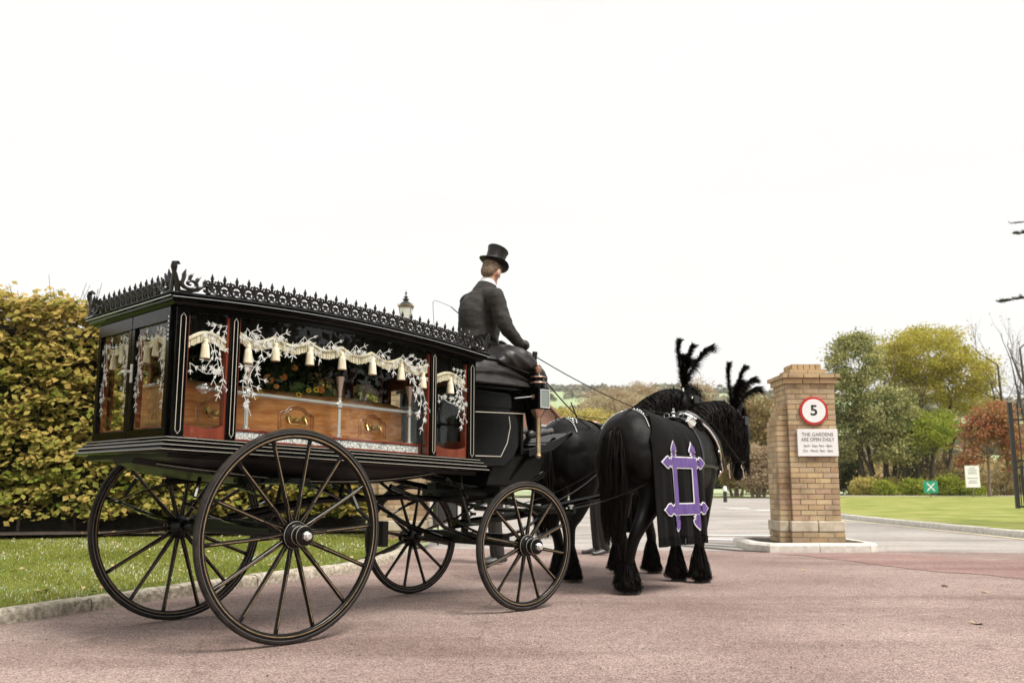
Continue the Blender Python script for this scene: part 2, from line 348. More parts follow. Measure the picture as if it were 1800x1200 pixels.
# roads: foreground pink tarmac, grey drive beyond the gateway, red patch
KL = [(-6.0, 1.2), (-4.6, 3.9), (-3.36, 6.19), (-2.91, 7.29), (-2.42, 8.3), (-1.98, 9.2), (-1.60, 10.0), (-1.40, 11.2), (-1.36, 12.2), (-1.38, 12.9)]   # left kerb, road side
JX = 12.85
sheet('pink_road', [(-14, -6), (16, -6), (16, 11.9), (8.8, 12.2), (5.2, JX), (3.4, JX + .05), (1.0, 13.2), (-.9, 13.4), (-1.42, 13.4), (-1.44, 12.2), (-1.48, 11.2), (-1.68, 10.0), (-2.06, 9.2), (-2.5, 8.3), (-2.99, 7.29), (-3.44, 6.19), (-4.68, 3.9), (-6.08, 1.2), (-14, 1)], 0., M['pink'])
sheet('grey_drive', [(-1.3, 13.4), (-.9, 13.4), (1.0, 13.2), (3.4, JX + .05), (5.2, JX), (8.8, 12.2), (16, 11.9), (16, 14.2), (9.1, 15.0), (8.85, 16.5), (8.85, 24), (9.6, 31), (12.5, 44), (20, 58), (26, 62), (-30, 62), (-30, 45), (-6, 35), (-1.3, 20)], .0, M['grey'])
def gpx(px, py, z=0.):
    u, v = (px - 900) / PXF, -(py - 600) / PXF; c, s = cos(.1556), sin(.1556); r = (u, c - v * s, s + v * c); k = (z - .911) / r[2]; return r[0] * k, r[1] * k
rp = random.Random(2); pp = []
for (a, b) in zip([(1368, 972.5), (1480, 984), (1600, 1000), (1700, 1008), (1800, 1018), (1950, 1034)], [(1480, 984), (1600, 1000), (1700, 1008), (1800, 1018), (1950, 1034), (1950, 988)]): pp += [gpx(a[0] + (b[0] - a[0]) * k / 6, a[1] + (b[1] - a[1]) * k / 6 + rp.uniform(-1.2, 1.2)) for k in range(6)]
pp += [gpx(*q) for q in ((1950, 986), (1800, 982), (1740, 985), (1690, 981), (1640, 977), (1560, 974), (1534, 972.5))]
sheet('red_tarmac_patch', pp, .004, M['red'])
sheet('gutter_joint', [(2.45, 14.0), (2.6, 13.95), (3.25, 12.95), (3.55, 12.68), (3.42, 12.66), (3.1, 12.92)], .008, M['gutter'])
sheet('white_line', [(2.72, 14.5), (2.84, 14.6), (3.62, 13.75), (3.42, 13.62)], .008, M['white_paint'])
sheet('white_line', [(2.8, 15.6), (4.1, 15.1), (4.12, 15.35), (3.0, 15.9)], .008, M['white_paint'])
sheet('white_line', [(3.0, 16.8), (5.2, 16.4), (5.2, 16.65), (3.0, 17.05)], .008, M['white_paint'])
for k in range(5):
    for j in range(2):
        x0 = 8.3 + k * 1.05 + j * .4; y0 = 36 - k * 2.3 - j * 2.6
        sheet('road_dash', [(x0, y0), (x0 + .75, y0 - .3), (x0 + .75, y0 - 1.2), (x0, y0 - .9)], .006, M['white_paint'])
sheet('yellow_line', [(8.5, 15.3), (8.62, 15.3), (8.62, 24), (9.35, 30.5), (9.25, 30.5), (8.5, 24)], .008, M['yellow_paint'])

def offset_poly(P, d):
    out = []
    for i, p in enumerate(P):
        a = Vector(P[max(i - 1, 0)]); c = Vector(P[min(i + 1, len(P) - 1)]); t = (c - a).normalized(); out.append((p[0] - t.y * d, p[1] + t.x * d))
    return out
def kerb_run(P, width, h, m, label, seg=.915, side=1, group='kerb', base=0., jit=.004, mw=None):
    """a kerb of single stones along polyline P"""
    Q = [np.array(p[:2], float) for p in catmull([(a, b, 0) for a, b in P], 8)]; L_ = [0]
    for a, b in zip(Q, Q[1:]): L_.append(L_[-1] + np.linalg.norm(b - a))
    tot = L_[-1]; n = max(1, int(tot / seg)); root = thing('kerb', label, 'kerb')
    def at(s):
        s = min(max(s, 0), tot); i = min(np.searchsorted(L_, s, side='right') - 1, len(Q) - 2); k = (s - L_[i]) / max(L_[i + 1] - L_[i], 1e-6); t = (Q[i + 1] - Q[i]); t = t / np.linalg.norm(t); return Q[i] * (1 - k) + Q[i + 1] * k, t
    for i in range(n):
        s0, s1 = i * tot / n + .005, (i + 1) * tot / n - .005; mb = MB(); dz = random.uniform(-jit, jit); dd = random.uniform(-jit, jit)
        vs = []; K = 5
        prof = [(0, -.05), (0.004, h * .55), (.012, h * .86), (.032, h), (width, h), (width, -.05)]
        for k in range(K):
            p, t = at(s0 + (s1 - s0) * k / (K - 1)); nn = np.array([-t[1], t[0]]) * side
            for o_, z_ in prof: q = p + nn * (o_ + dd + (random.uniform(-jit, jit) if z_ > 0 else 0)); vs.append((q[0], q[1], base + (z_ + dz + random.uniform(-jit, jit) * .6 if z_ > 0 else z_)))
        n_ = len(prof); fs = [(k * n_ + j, k * n_ + j + 1, (k + 1) * n_ + j + 1, (k + 1) * n_ + j) for k in range(K - 1) for j in range(n_ - 1)]
        fs += [tuple(range(n_)), tuple(range((K - 1) * n_, K * n_))]
        mb.add(vs, fs); mb.build('kerb_stone', m, root, smooth=50)
    return root
kerb_run(KL, .13, .095, M['oldkerb'], 'weathered stone kerb curving along the left lawn behind the hearse wheels', .9, 1, jit=.006)
kerb_run([(8.75, 13.6), (8.78, 16), (8.8, 20), (8.85, 24), (9.6, 31), (12.3, 43), (19, 56)][::-1], .14, .12, M['kerb'], 'pale concrete kerb along the lawn by the iron gate', .915, 1)
# lawns
def lawn_sheet(name, poly, z, m, zf=None):
    bm = bmesh.new(); bm.faces.new([bm.verts.new((x, y, 0)) for x, y in poly]); x0, x1 = min(p[0] for p in poly), max(p[0] for p in poly); y0, y1 = min(p[1] for p in poly), max(p[1] for p in poly)
    st = max((x1 - x0), (y1 - y0)) / 30
    for ax, a, c in ((0, x0, x1), (1, y0, y1)):
        s = a + st
        while s < c:
            no = (1, 0, 0) if ax == 0 else (0, 1, 0); bmesh.ops.bisect_plane(bm, geom=bm.verts[:] + bm.edges[:] + bm.faces[:], plane_co=tuple(s * k for k in no), plane_no=no); s += st
    for v in bm.verts: v.co.z = zf(v.co.x, v.co.y) if zf else z
    me = bpy.data.meshes.new(name); bm.to_mesh(me); bm.free(); me.materials.append(m); me.shade_smooth(); o = bpy.data.objects.new(name, me); COL.objects.link(o); o['kind'] = 'structure'; return o
KLi = offset_poly(KL, .125)
def zl(x, y): return .085 + .012 * max(0, y - 9) + .012 * sin(x * 2.1 + y) * .5
lawn_poly = KLi[1:] + [(-1.9, 14.4), (-1.9, 26), (-22, 22), (-22, 5.5), (-8, 4)]
lawn_sheet('left_lawn', lawn_poly, .09, M['lawn'], zl)
def rx(y): return np.interp(y, [13.6, 16, 20, 24, 31, 43, 56], [8.75, 8.78, 8.8, 8.85, 9.6, 12.3, 19]) + .14
RL = [(rx(y), y) for y in (13.6, 16, 20, 24, 31, 43)] + [(19.2, 53), (60, 53), (60, 13.6)]
lawn_sheet('right_lawn', RL[::-1], .11, M['farlawn'], lambda x, y: .105 + .004 * max(0, y - 20))
sheet('footpath', [(19, 53.2), (70, 53.2), (70, 56), (19, 56)][::-1], .24, M['grey'])
sheet('far_grass_strip', [(-30, 62), (26, 62), (46, 58), (80, 57), (80, 57), (70, 95), (-30, 95)][::-1], .0, M['farlawn'])
bpy.data.objects['far_grass_strip'].location.z = .06
kerb_run([(18.5, 53.1), (30, 53.1), (45, 53.1), (68, 53.1)], .2, .16, M['oldkerb'], 'low grey edging stones on the far side of the right lawn', 2.2, 1, base=.12)
sheet('far_path', [(-30, 96), (80, 96), (80, 112), (-30, 112)][::-1], .72, M['grey'])
# lawn blades on the near left lawn (stuff)
def inpoly(P, poly):
    x, y = P[:, 0], P[:, 1]; ins = np.zeros(len(P), bool); n = len(poly)
    for i in range(n):
        (x1, y1), (x2, y2) = poly[i], poly[(i + 1) % n]
        c = ((y1 > y) != (y2 > y)) & (x < (x2 - x1) * (y - y1) / ((y2 - y1) if abs(y2 - y1) > 1e-9 else 1e-9) + x1); ins ^= c
    return ins
def grass_blades(name, poly, n, h, w, zf, mt, dens_near=True):
    u = RNG.random(n); y = 5.5 + (17 - 5.5) * u ** 1.2; x = -y * .62 + RNG.random(n) * (y * .62 + .5); P = np.stack([x, y], 1); P = P[inpoly(P, poly)]; k = len(P)
    z = np.array([zf(a, b) for a, b in P]); B = np.column_stack([P, z]); a = RNG.random(k) * 2 * pi; hh = h * RNG.uniform(.4, 1.2, k); sc = (P[:, 1] / 8)
    d = np.column_stack([np.cos(a), np.sin(a), 0 * a]) * (w * sc)[:, None]; lean = RNG.normal(size=(k, 3)) * .45 * hh[:, None]; lean[:, 2] = hh
    V = np.stack([B - d, B + d, B + lean], 1).reshape(-1, 3); F = np.arange(3 * k).reshape(-1, 3)
    patch = .5 + .12 * np.sin(P[:, 0] * 1.7 + 2 * np.sin(P[:, 1] * .9)) + .1 * np.sin(P[:, 1] * 3.1 + P[:, 0] * 2)
    o = raw(name, V, F, mt, rnd=np.clip(RNG.normal(.0, .25, k) + patch, 0, 1), kind='stuff'); tag(o, 'short mown grass on the lawn behind the near wheels', 'grass'); return o
ng = 900; yy = 3.2 + 12 * RNG.random(ng); xx = (RNG.random(ng) * 1.25 - .55) * yy; P = np.stack([xx, yy], 1); P = P[~inpoly(P, lawn_poly)]; P = P[(P[:, 0] > np.interp(P[:, 1], [q[1] for q in KL], [q[0] for q in KL]) + .02) & ~inpoly(P, [(3.3, 12.6), (5.1, 12.6), (5.1, 14.5), (3.3, 14.5)])]
k = len(P); C = np.column_stack([P, np.full(k, .003)]); r_ = RNG.uniform(.003, .011, k)[:, None] * (.6 + .05 * P[:, 1:2]); a_ = RNG.random(k) * 6.28; e1 = np.column_stack([np.cos(a_), np.sin(a_), 0 * a_]) * r_; e2 = np.column_stack([-np.sin(a_), np.cos(a_), 0 * a_]) * r_ * .7; V = np.stack([C - e1, C - e2, C + e1, C + e2, C + np.array([0, 0, .006])], 1).reshape(-1, 3); b5 = np.arange(k)[:, None] * 5
F = np.concatenate([b5 + np.array([[0, 1, 4]]), b5 + np.array([[1, 2, 4]]), b5 + np.array([[2, 3, 4]]), b5 + np.array([[3, 0, 4]])]); M['grit'] = leafmat('road_grit', [(.03, .025, .02), (.10, .07, .045), (.45, .36, .26)], 0.)
o = raw('road_grit', V, F, M['grit'], rnd=np.tile(RNG.random(k), 4), kind='stuff'); tag(o, 'scattered grit and leaf crumbs on the pink road', 'grit')
M['blade'] = leafmat('grass_blades', [(.11, .135, .016), (.19, .22, .028), (.28, .30, .045), (.38, .36, .09)], .2, 1.)
grass_blades('grass', lawn_poly, 260000, .026, .0026, zl, M['blade'])
# ================================================================ vegetation
M['bark'] = mat('bark', (.05, .04, .03), (.13, .10, .075), 9, .9, bump=1., dist=.03, stretch=(3, 3, .6))
M['darkbark'] = mat('dark_bark', (.035, .026, .02), (.08, .06, .045), 9, .9, bump=.8, dist=.02)
M['twig'] = mat('pale_twigs', (.16, .12, .09), (.24, .18, .14), 9, .9)
# beech hedge on the left
def hedge_line(t): # t 0..1
    return np.array([-24., 10.04]) * (1 - t) + np.array([-2.3, 15.2]) * t
HD = np.array([21.7, 5.16]); HD = HD / np.linalg.norm(HD); HN = np.array([HD[1], -HD[0]])   # HN faces camera
def hedge_h(t): return 4.2 - 1.15 * max(0, min(1, (t - .66) / .31)) + .08 * sin(t * 31) + .06 * sin(t * 57 + 1)
hedge = thing('beech_hedge', 'tall clipped beech hedge turning yellow behind the left lawn', 'hedge')
mb = MB(); K = 30
vs = []
for i in range(K + 1):
    t = i / K; p = hedge_line(t); h = hedge_h(t)
    for off, z in ((-.32, .15), (-.34, h * .5), (-.42, h - .5), (-.9, h - .25), (-1.5, h - .4), (-1.6, .15)):
        q = p + HN * off; vs.append((q[0], q[1], z))
fs = [(i * 6 + j, i * 6 + (j + 1) % 6, (i + 1) * 6 + (j + 1) % 6, (i + 1) * 6 + j) for i in range(K) for j in range(6)] + [tuple(range(6)), tuple(range(K * 6, K * 6 + 6))]
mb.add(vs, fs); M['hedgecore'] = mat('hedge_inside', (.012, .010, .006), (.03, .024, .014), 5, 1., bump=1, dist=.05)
mb.build('inner_branches', M['hedgecore'], hedge, smooth=0)  # solid core for the inner twigs, shade of the leaf gaps in its colour
mb = MB()
for i in range(70):
    t = (i + random.random()) / 70; p = hedge_line(t) - HN * random.uniform(.15, .7); h = random.uniform(1, 2.6)
    mb.tube([(p[0], p[1], 0), (p[0] + random.uniform(-.1, .1), p[1], h * .5), (p[0] + random.uniform(-.3, .3), p[1], h)], [.025, .018, .008], 5)
for i in range(420):
    t = random.random(); p = hedge_line(t) - HN * random.uniform(-.05, .6); h = hedge_h(t) - random.uniform(.1, .5); a = random.uniform(-.25, .25)
    mb.tube([(p[0], p[1], h), (p[0] + a, p[1] + random.uniform(-.1, .1), h + random.uniform(.25, .6))], [.006, .003], 3, caps=False)
mb.build('stems', M['darkbark'], hedge, smooth=0)
n = 78000; t_ = RNG.random(n) ; on_top = RNG.random(n) < .2
hh = np.array([hedge_h(a) for a in t_]); zz = .5 + (hh - .3) * RNG.random(n) ** .95
# leaf tiers: cluster leaves on shoots for light/dark relief
sh = 7000; st = RNG.random(sh); sz = .42 + (np.array([hedge_h(a) for a in st]) - .38) * RNG.random(sh); si = RNG.integers(0, sh, n)
t_ = np.clip(st[si] + RNG.normal(0, .0055, n), 0, 1); zz = sz[si] + RNG.normal(0, .035, n)
dsh = RNG.uniform(-.16, .22, sh); depth = dsh[si] + np.abs(RNG.normal(0, .05, n)) + .06 * np.sin(t_ * 130) * np.sin(zz * 4)
P0 = np.array([-24., 10.04])[None] * (1 - t_)[:, None] + np.array([-2.3, 15.2])[None] * t_[:, None] - HN[None] * depth[:, None]
C = np.column_stack([P0, zz]); k = on_top; hh = np.array([hedge_h(a) for a in t_])
C[k, 2] = hh[k] - .1 + RNG.normal(0, .13, k.sum()) + .1 * np.sin(t_[k] * 140); C[k, 0] -= HN[0] * RNG.random(k.sum()) * 1.2; C[k, 1] -= HN[1] * RNG.random(k.sum()) * 1.2
C[~k, 2] = np.minimum(C[~k, 2], hh[~k] + .05)
nr = np.array([HN[0], HN[1], .95]) * 1.2
V, F = leaves(C, .112, .5, nrm=nr, jit=.75, aspect=.7)
shoot_c = RNG.random(sh); hf = np.clip((C[:, 2] - 1) / 3, 0, 1)
rn = np.clip(.40 * shoot_c[si] + .40 * RNG.random(n) + .20 * hf - .06, 0, 1)
M['beech'] = leafmat('beech_leaves', [(.12, .18, .02), (.34, .42, .045), (.58, .61, .07), (.70, .70, .10), (.74, .62, .14), (.60, .38, .12)], .28)
raw('leaf_mass', V, F, M['beech'], hedge, rnd=rn, kind='stuff')
sheet('flower_bed', [(-24, 9.3), (-2.2, 14.35), (-2.2, 15.6), (-24, 12)][::-1], .20, M['soil'])

# ---- generic trees
def grow(mb, p, d, ln, r, depth, spread, twist, minr, tips, up=.12, n=5, kids=3):
    pts = [p]; q = Vector(p); dd = Vector(d).normalized(); rs = [r]; K = 4 if depth > 1 else 3
    for i in range(K):
        dd = (dd + Vector((random.gauss(0, twist), random.gauss(0, twist), random.gauss(0, twist) + up))).normalized(); q = q + dd * (ln / K); pts.append(q.copy()); rs.append(r * (1 - .55 * (i + 1) / K))
    mb.tube(pts, rs, n if r > .03 else 3, caps=False)
    if depth <= 0 or r < minr: tips.append(q.copy()); return
    for k in range(kids + (1 if random.random() < .4 else 0)):
        i = random.choice(range(1, len(pts))); a = random.uniform(0, 2 * pi); o = dd.orthogonal().normalized(); o.rotate(Matrix.Rotation(a, 3, dd))
        nd = (dd + o * spread * random.uniform(.6, 1.3)).normalized(); grow(mb, pts[i], nd, ln * random.uniform(.55, .8), rs[i] * .6, depth - 1, spread, twist, minr, tips, up, n, kids)
def crown_leaves(blobs, n, size, clump=.5, per=60, shell=.55):
    vols = np.array([a * b * c for _, (a, b, c) in blobs]); vols = vols ** .8; vols = vols / vols.sum(); Cs = []; Rn = []
    for (c, r), w in zip(blobs, vols):
        m_ = max(3, int(n * w / per)); d = RNG.normal(size=(m_, 3)); d /= np.linalg.norm(d, axis=1, keepdims=True); rad = (shell + (1 - shell) * RNG.random(m_)) ** .8
        cc = np.array(c) + d * rad[:, None] * np.array(r); cc = np.repeat(cc, per, 0); sc = np.repeat(RNG.uniform(.5, 1.2, m_), per)
        pts = cc + RNG.normal(size=cc.shape) * np.array([clump, clump, clump * .55]) * sc[:, None] * .55; Cs.append(pts); Rn.append(np.clip(np.repeat(RNG.random(m_), per) * .65 + RNG.random(len(cc)) * .35, 0, 1))
    C = np.concatenate(Cs); V, F = leaves(C, size, .5); return V, F, np.concatenate(Rn)
def tree(name, label, base, trunks, blobs, n, leaf_m, size, bark='bark', clump=.6, depth=3, cat='tree', group=None, per=60, shell=.55, bare_r=.12, spread=.8):
    bx, by = base; bz = zg(bx, by) + .05; root = thing(name, label, cat, (bx, by, bz), group=group); mb = MB(); tips = []
    for (dx, dy, lean, hgt, r) in trunks:
        top = Vector((dx + lean[0], dy + lean[1], hgt)); st = Vector((dx, dy, -.2)); pts = [st + (top - st) * k + Vector((random.gauss(0, .06), random.gauss(0, .06), 0)) * (hgt * .12) * (1 if 0 < k < 1 else 0) for k in (0, .25, .5, .75, 1)]
        mb.tube(pts, [r * 1.25, r, r * .85, r * .7, r * .5], 8, caps=False)
        for j in range(5): grow(mb, pts[2 + (j % 3)], (random.gauss(0, 1), random.gauss(0, 1), .9), hgt * .32, r * .42, depth, spread, .18, .012, tips)
    mb.build('trunk', M[bark], root, smooth=60)
    if n and n < 2000:
        tp = np.array([tuple(q) for q in tips]); tp = tp[RNG.random(len(tp)) < .5]; tp = np.repeat(tp, 2, 0) + RNG.normal(0, .05, (len(tp) * 2, 3)); V, F = leaves(tp, size, .3); raw('crown', V, F, leaf_m, root, rnd=RNG.random(len(F)))
    elif n:
        V, F, rn = crown_leaves(blobs, n, size, clump, per, shell); raw('crown', V, F, leaf_m, root, rnd=rn)
    return root
M['l_ever'] = leafmat('evergreen_leaves', [(.05, .095, .02), (.085, .14, .03), (.14, .21, .045), (.28, .31, .09), (.60, .55, .24)], .25)
M['l_gold'] = leafmat('golden_leaves', [(.30, .29, .035), (.48, .43, .05), (.60, .50, .07), (.66, .56, .14)], .45)
M['l_green'] = leafmat('bright_green_leaves', [(.13, .19, .02), (.23, .31, .035), (.36, .43, .055), (.48, .50, .08)], .4)
M['l_red'] = leafmat('red_leaves', [(.42, .10, .08), (.75, .12, .12), (.78, .20, .17), (.70, .36, .26), (.40, .32, .12)], .4)
M['l_brown'] = leafmat('brown_leaves', [(.17, .14, .05), (.30, .20, .07), (.42, .28, .11), (.50, .36, .18)], .4)
M['l_buff'] = leafmat('buff_twigs', [(.32, .23, .14), (.44, .32, .20), (.54, .43, .29)], .4)
M['l_yellow'] = leafmat('yellow_leaves', [(.38, .32, .07), (.55, .46, .10), (.65, .56, .22)], .4)
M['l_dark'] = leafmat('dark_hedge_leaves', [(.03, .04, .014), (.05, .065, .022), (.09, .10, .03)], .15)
def X(px, Y): return (px - 900) / PXF * Y * 1.012
def Z(py, Y): return .911 + (850 - py) / PXF * Y
def R_(px, Y): return px / PXF * Y
def blob(px, py, Y, rx_, ry_, base, dy=0): return ((X(px, Y) - base[0], Y - base[1] + dy, Z(py, Y) - zg(0, Y) - .05), (R_(rx_, Y), R_(rx_, Y), R_(ry_, Y)))
B = (X(1535, 60), 60.)
tree('evergreen_tree', 'large dark evergreen tree with pale flower clusters just right of the speed limit pier', B,
     [(-.9, 0, (-1.0, 0), 6, .13), (-.3, .3, (-.8, .3), 7, .15), (.2, 0, (.4, 0), 7.5, .17), (.7, .2, (.9, 0), 6, .15), (1.2, -.2, (1.6, 0), 5.5, .13), (0, -.3, (-2.2, 0), 5, .12)],
     [blob(1500, 640, 60, 48, 52, B), (blob(1478, 700, 60, 42, 50, B)), blob(1535, 730, 60, 52, 52, B, -1), blob(1470, 770, 60, 36, 40, B), blob(1555, 790, 60, 45, 30, B, -1), blob(1510, 600, 60, 26, 20, B)], 38000, M['l_ever'], .16, 'bark', .6)
B = (X(1612, 66), 66.)
tree('golden_tree', 'round topped golden tree behind the green arrow sign, broad crown with sky showing through', B,
     [(0, 0, (0, 0), 7.4, .28), (.8, 0, (1.4, 0), 7.0, .16), (-.5, 0, (-.8, 0), 7.0, .16)],
     [blob(1615, 628, 66, 85, 52, B), blob(1572, 640, 66, 48, 46, B), blob(1685, 655, 66, 58, 48, B), blob(1640, 592, 66, 52, 22, B), blob(1722, 668, 66, 28, 35, B), blob(1690, 705, 66, 50, 28, B), blob(1600, 690, 66, 60, 24, B)], 38000, M['l_gold'], .17, 'darkbark', .65, per=36, shell=.45)
B = (X(1620, 59), 59.)
tree('bright_green_tree', 'bright green broad low tree between the evergreen and the red leaved tree', B,
     [(-.5, 0, (-.6, 0), 3.6, .15), (0, 0, (.2, 0), 3.8, .18), (.6, 0, (1.0, 0), 3.6, .14), (-1.1, 0, (-1.2, 0), 3.2, .1)],
     [blob(1612, 765, 59, 56, 30, B), blob(1650, 748, 62, 52, 30, B, 2), blob(1590, 742, 60, 40, 24, B)], 20000, M['l_green'], .15, 'bark', .55)
B = (X(1719, 52.6), 52.6)
tree('red_tree', 'small tree with thin pale trunk and red autumn leaves beside the white notice board', B,
     [(0, 0, (.05, 0), 3.1, .09)], [blob(1708, 755, 52.6, 30, 34, B), blob(1738, 745, 52.6, 38, 42, B), blob(1690, 800, 52.6, 22, 26, B), blob(1765, 780, 52.6, 22, 52, B)], 8000, M['l_red'], .17, 'twig', .45, depth=4, per=20, shell=.3)
for (px, Y, h, lb) in ((1758, 62, 12.4, 'bare branched tree rising above the red leaved tree'), (1800, 58, 13.2, 'bare tree cut by the right edge of the picture, behind the iron gate')):
    B = (X(px, Y), Y); tree('bare_tree', lb, B, [(0, 0, (-.3, 0), h * .72, .12), (.2, 0, (-.9, .3), h * .62, .08), (.2, 0, (.9, .3), h * .6, .07)], [((0, 0, h * .72), (2.6, 2.4, 2.6))], 1500, M['l_brown'], .12, 'bark', .8, depth=4, per=12, shell=.2, spread=.6)
# brown and buff trees behind the horses
for (px, py, Y, rx_, ry_, n, mt, lb, kind) in (
    (1322, 745, 72, 52, 55, 26000, 'l_brown', 'dense russet brown tree just left of the speed limit pier', 'russet_tree'),
    (1285, 800, 66, 26, 26, 9000, 'l_brown', 'rounded russet bush at the foot of the russet tree', 'russet_tree'),
    (1322, 806, 62, 36, 22, 9000, 'l_buff', 'low buff coloured spreading tree left of the pier above the clipped hedge', 'low_tree'),
    (1075, 712, 80, 62, 30, 7000, 'l_buff', 'thin buff autumn tree seen over the left horse back', 'autumn_tree'),
    (1125, 700, 90, 44, 26, 4000, 'l_buff', 'hazy bare tree just left of the left horse neck', 'autumn_tree'),
    (1225, 700, 85, 34, 36, 3500, 'l_buff', 'bare pinkish tree between the two black plumes', 'autumn_tree'),
    (985, 735, 76, 30, 18, 6000, 'l_yellow', 'low yellow tree behind the carriage lamp', 'yellow_tree'),
    (1045, 738, 70, 40, 18, 7000, 'l_yellow', 'yellow brown bushy tree under the reins', 'yellow_tree')):
    B = (X(px, Y), float(Y)); h = Z(py, Y); tree(kind, lb, B, [(0, 0, (0, 0), h * .8, .16), (.3, 0, (R_(rx_, Y) * .5, 0), h * .75, .1), (-.3, 0, (-R_(rx_, Y) * .5, 0), h * .75, .1)],
        [((0, 0, Z(py, Y) - zg(0, Y)), (R_(rx_, Y), R_(rx_, Y), R_(ry_, Y)))] + ([((0, 0, Z(py + ry_ * 1.3, Y) - zg(0, Y)), (R_(rx_ * .9, Y), R_(rx_, Y), R_(ry_, Y)))] if mt != 'l_buff' or n > 8000 else []), n, M[mt], .17, 'twig', .7, depth=4, per=30, shell=.3)
# shrubs
def shrub(name, label, px, py0, py1, Y, w, mt, n, cat='shrub', group=None):
    x = X(px, Y); zb = zg(x, Y) + .08; zt = Z(py0, Y); root = thing(name, label, cat, (x, Y, zb), group=group); r = R_(w, Y) / 2
    mb = MB()
    for k in range(9): a = random.uniform(0, 6.28); mb.tube([(0, 0, -.1), (cos(a) * r * .3, sin(a) * r * .3, (zt - zb) * .5), (cos(a) * r * .7, sin(a) * r * .7, (zt - zb) * .8)], [.03, .02, .01], 4, caps=False)
    mb.build('stems', M['bark'], root, smooth=0)
    h = (zt - zb); V, F, rn = crown_leaves([((0, 0, h * .5), (r, r, h * .52)), ((r * .4, 0, h * .45), (r * .7, r * .7, h * .42)), ((-r * .45, .2, h * .4), (r * .6, r * .7, h * .4))], n, .12, .35, 40, .5); V[:, 2] = np.maximum(V[:, 2], -.02)
    raw('foliage', V, F, M[mt], root, rnd=rn); return root
shrub('yellow_shrub', 'pale yellow rounded shrub right of the speed limit pier', 1507, 836, 865, 57, 46, 'l_yellow', 5000)
shrub('yellow_shrub', 'pale yellow shrub tucked under the leaning evergreen stems', 1548, 838, 866, 59, 36, 'l_yellow', 3500)
shrub('green_shrub', 'dark green spiky shrub in front of the evergreen stems', 1532, 842, 867, 56.6, 42, 'l_green', 5000)
shrub('green_shrub', 'green shrub left of the green arrow sign', 1590, 840, 868, 57, 48, 'l_green', 5000)
shrub('green_shrub', 'green shrub right of the green arrow sign', 1652, 832, 868, 58, 60, 'l_green', 6000)
shrub('green_shrub', 'low shrub under the white notice board', 1688, 850, 869, 57, 40, 'l_green', 3000)
shrub('olive_shrub', 'tall olive bush behind the white notice board', 1650, 790, 866, 61, 74, 'l_brown', 7000)
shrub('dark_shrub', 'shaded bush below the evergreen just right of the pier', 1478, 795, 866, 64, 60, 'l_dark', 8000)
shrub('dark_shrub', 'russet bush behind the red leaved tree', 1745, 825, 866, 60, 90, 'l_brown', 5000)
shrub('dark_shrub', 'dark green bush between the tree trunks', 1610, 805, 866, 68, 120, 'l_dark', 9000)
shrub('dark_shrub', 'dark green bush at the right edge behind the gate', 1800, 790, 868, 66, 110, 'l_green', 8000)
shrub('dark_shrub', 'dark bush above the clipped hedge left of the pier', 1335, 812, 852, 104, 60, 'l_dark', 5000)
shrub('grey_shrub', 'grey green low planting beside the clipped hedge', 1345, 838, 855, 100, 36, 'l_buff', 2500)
def box_hedge(label, px0, px1, py0, Y, d, mt='l_dark', n=7000):
    x0, x1 = X(px0, Y), X(px1, Y); zb = zg(0, Y) + .05; zt = Z(py0, Y); o = thing('clipped_hedge', label, 'hedge', ((x0 + x1) / 2, Y, zb)); w = x1 - x0
    mb = MB(); mb.box((0, d / 2, (zt - zb) / 2), (w - .1, d - .1, zt - zb - .08)); mb.build('inner_branches', M['hedgecore'], o, smooth=0)  # solid core, its dark colour holds the shade between leaves
    C = np.column_stack([RNG.uniform(-w / 2, w / 2, n), RNG.uniform(0, d, n), RNG.uniform(0, zt - zb, n)]); f = RNG.integers(0, 3, n); C[f < 2, 1] = RNG.normal(0, .04, (f < 2).sum()); C[f == 2, 2] = zt - zb + RNG.normal(0, .03, (f == 2).sum())
    V, F = leaves(C, .14, .4); raw('leaf_mass', V, F, M[mt], o, rnd=RNG.random(n), kind='stuff')
box_hedge('long dark clipped hedge on the far path left of the pier', 1215, 1330, 838, 98, 2)
# cedar off the right edge, its tips reach into the picture
B = (12.6, 17.5); ced = thing('cedar_tree', 'dark cedar whose branch tips enter at the right edge of the sky', 'tree', (B[0], B[1], 0)); mb = MB(); mb.tube([(0, 0, -.1), (0, 0, 4), (.1, 0, 9)], [.4, .3, .12], 10); Cn = []
for i in range(34):
    z = 1.9 + i * .19; a = random.uniform(0, 2 * pi)
    if i == 12: a, z = pi - .05, 4.62
    if i == 13: a, z = pi + .15, 4.45
    if i == 20: a, z = pi, 5.85
    if z < 4.1 and cos(a) < -.2: a += pi
    ln = (2.9 if i in (12,) else (2.6 if i in (13, 20) else random.uniform(1.5, 2.3))); pts = [Vector((0, 0, z))]; d = Vector((cos(a), sin(a), .02))
    for k in range(6): pts.append(pts[-1] + d * ln / 6 + Vector((0, random.gauss(0, .03), random.gauss(0, .02) - .01 * k)))
    mb.tube(pts, [.05, .04, .03, .024, .018, .012, .006], 5, caps=False)
    for k in range(1, 7):
        for j in range(16 if i in (12, 13, 20) else 7):
            s = pts[k - 1].lerp(pts[k], random.random()); e = s + Vector((d.x * .25 - d.y * random.uniform(-.4, .4), d.y * .25 + d.x * random.uniform(-.4, .4), random.uniform(-.03, .05))) * random.uniform(.5, 1) * (1.15 - k * .1)
            mb.tube([s, e], [.006, .002], 3, caps=False)
            for q in range(60 if i in (12, 13, 20) else 22): Cn.append(tuple(s.lerp(e, random.random()) + Vector((random.gauss(0, .015), random.gauss(0, .015), random.gauss(0, .012)))))
mb.build('trunk', M['darkbark'], ced, smooth=60)
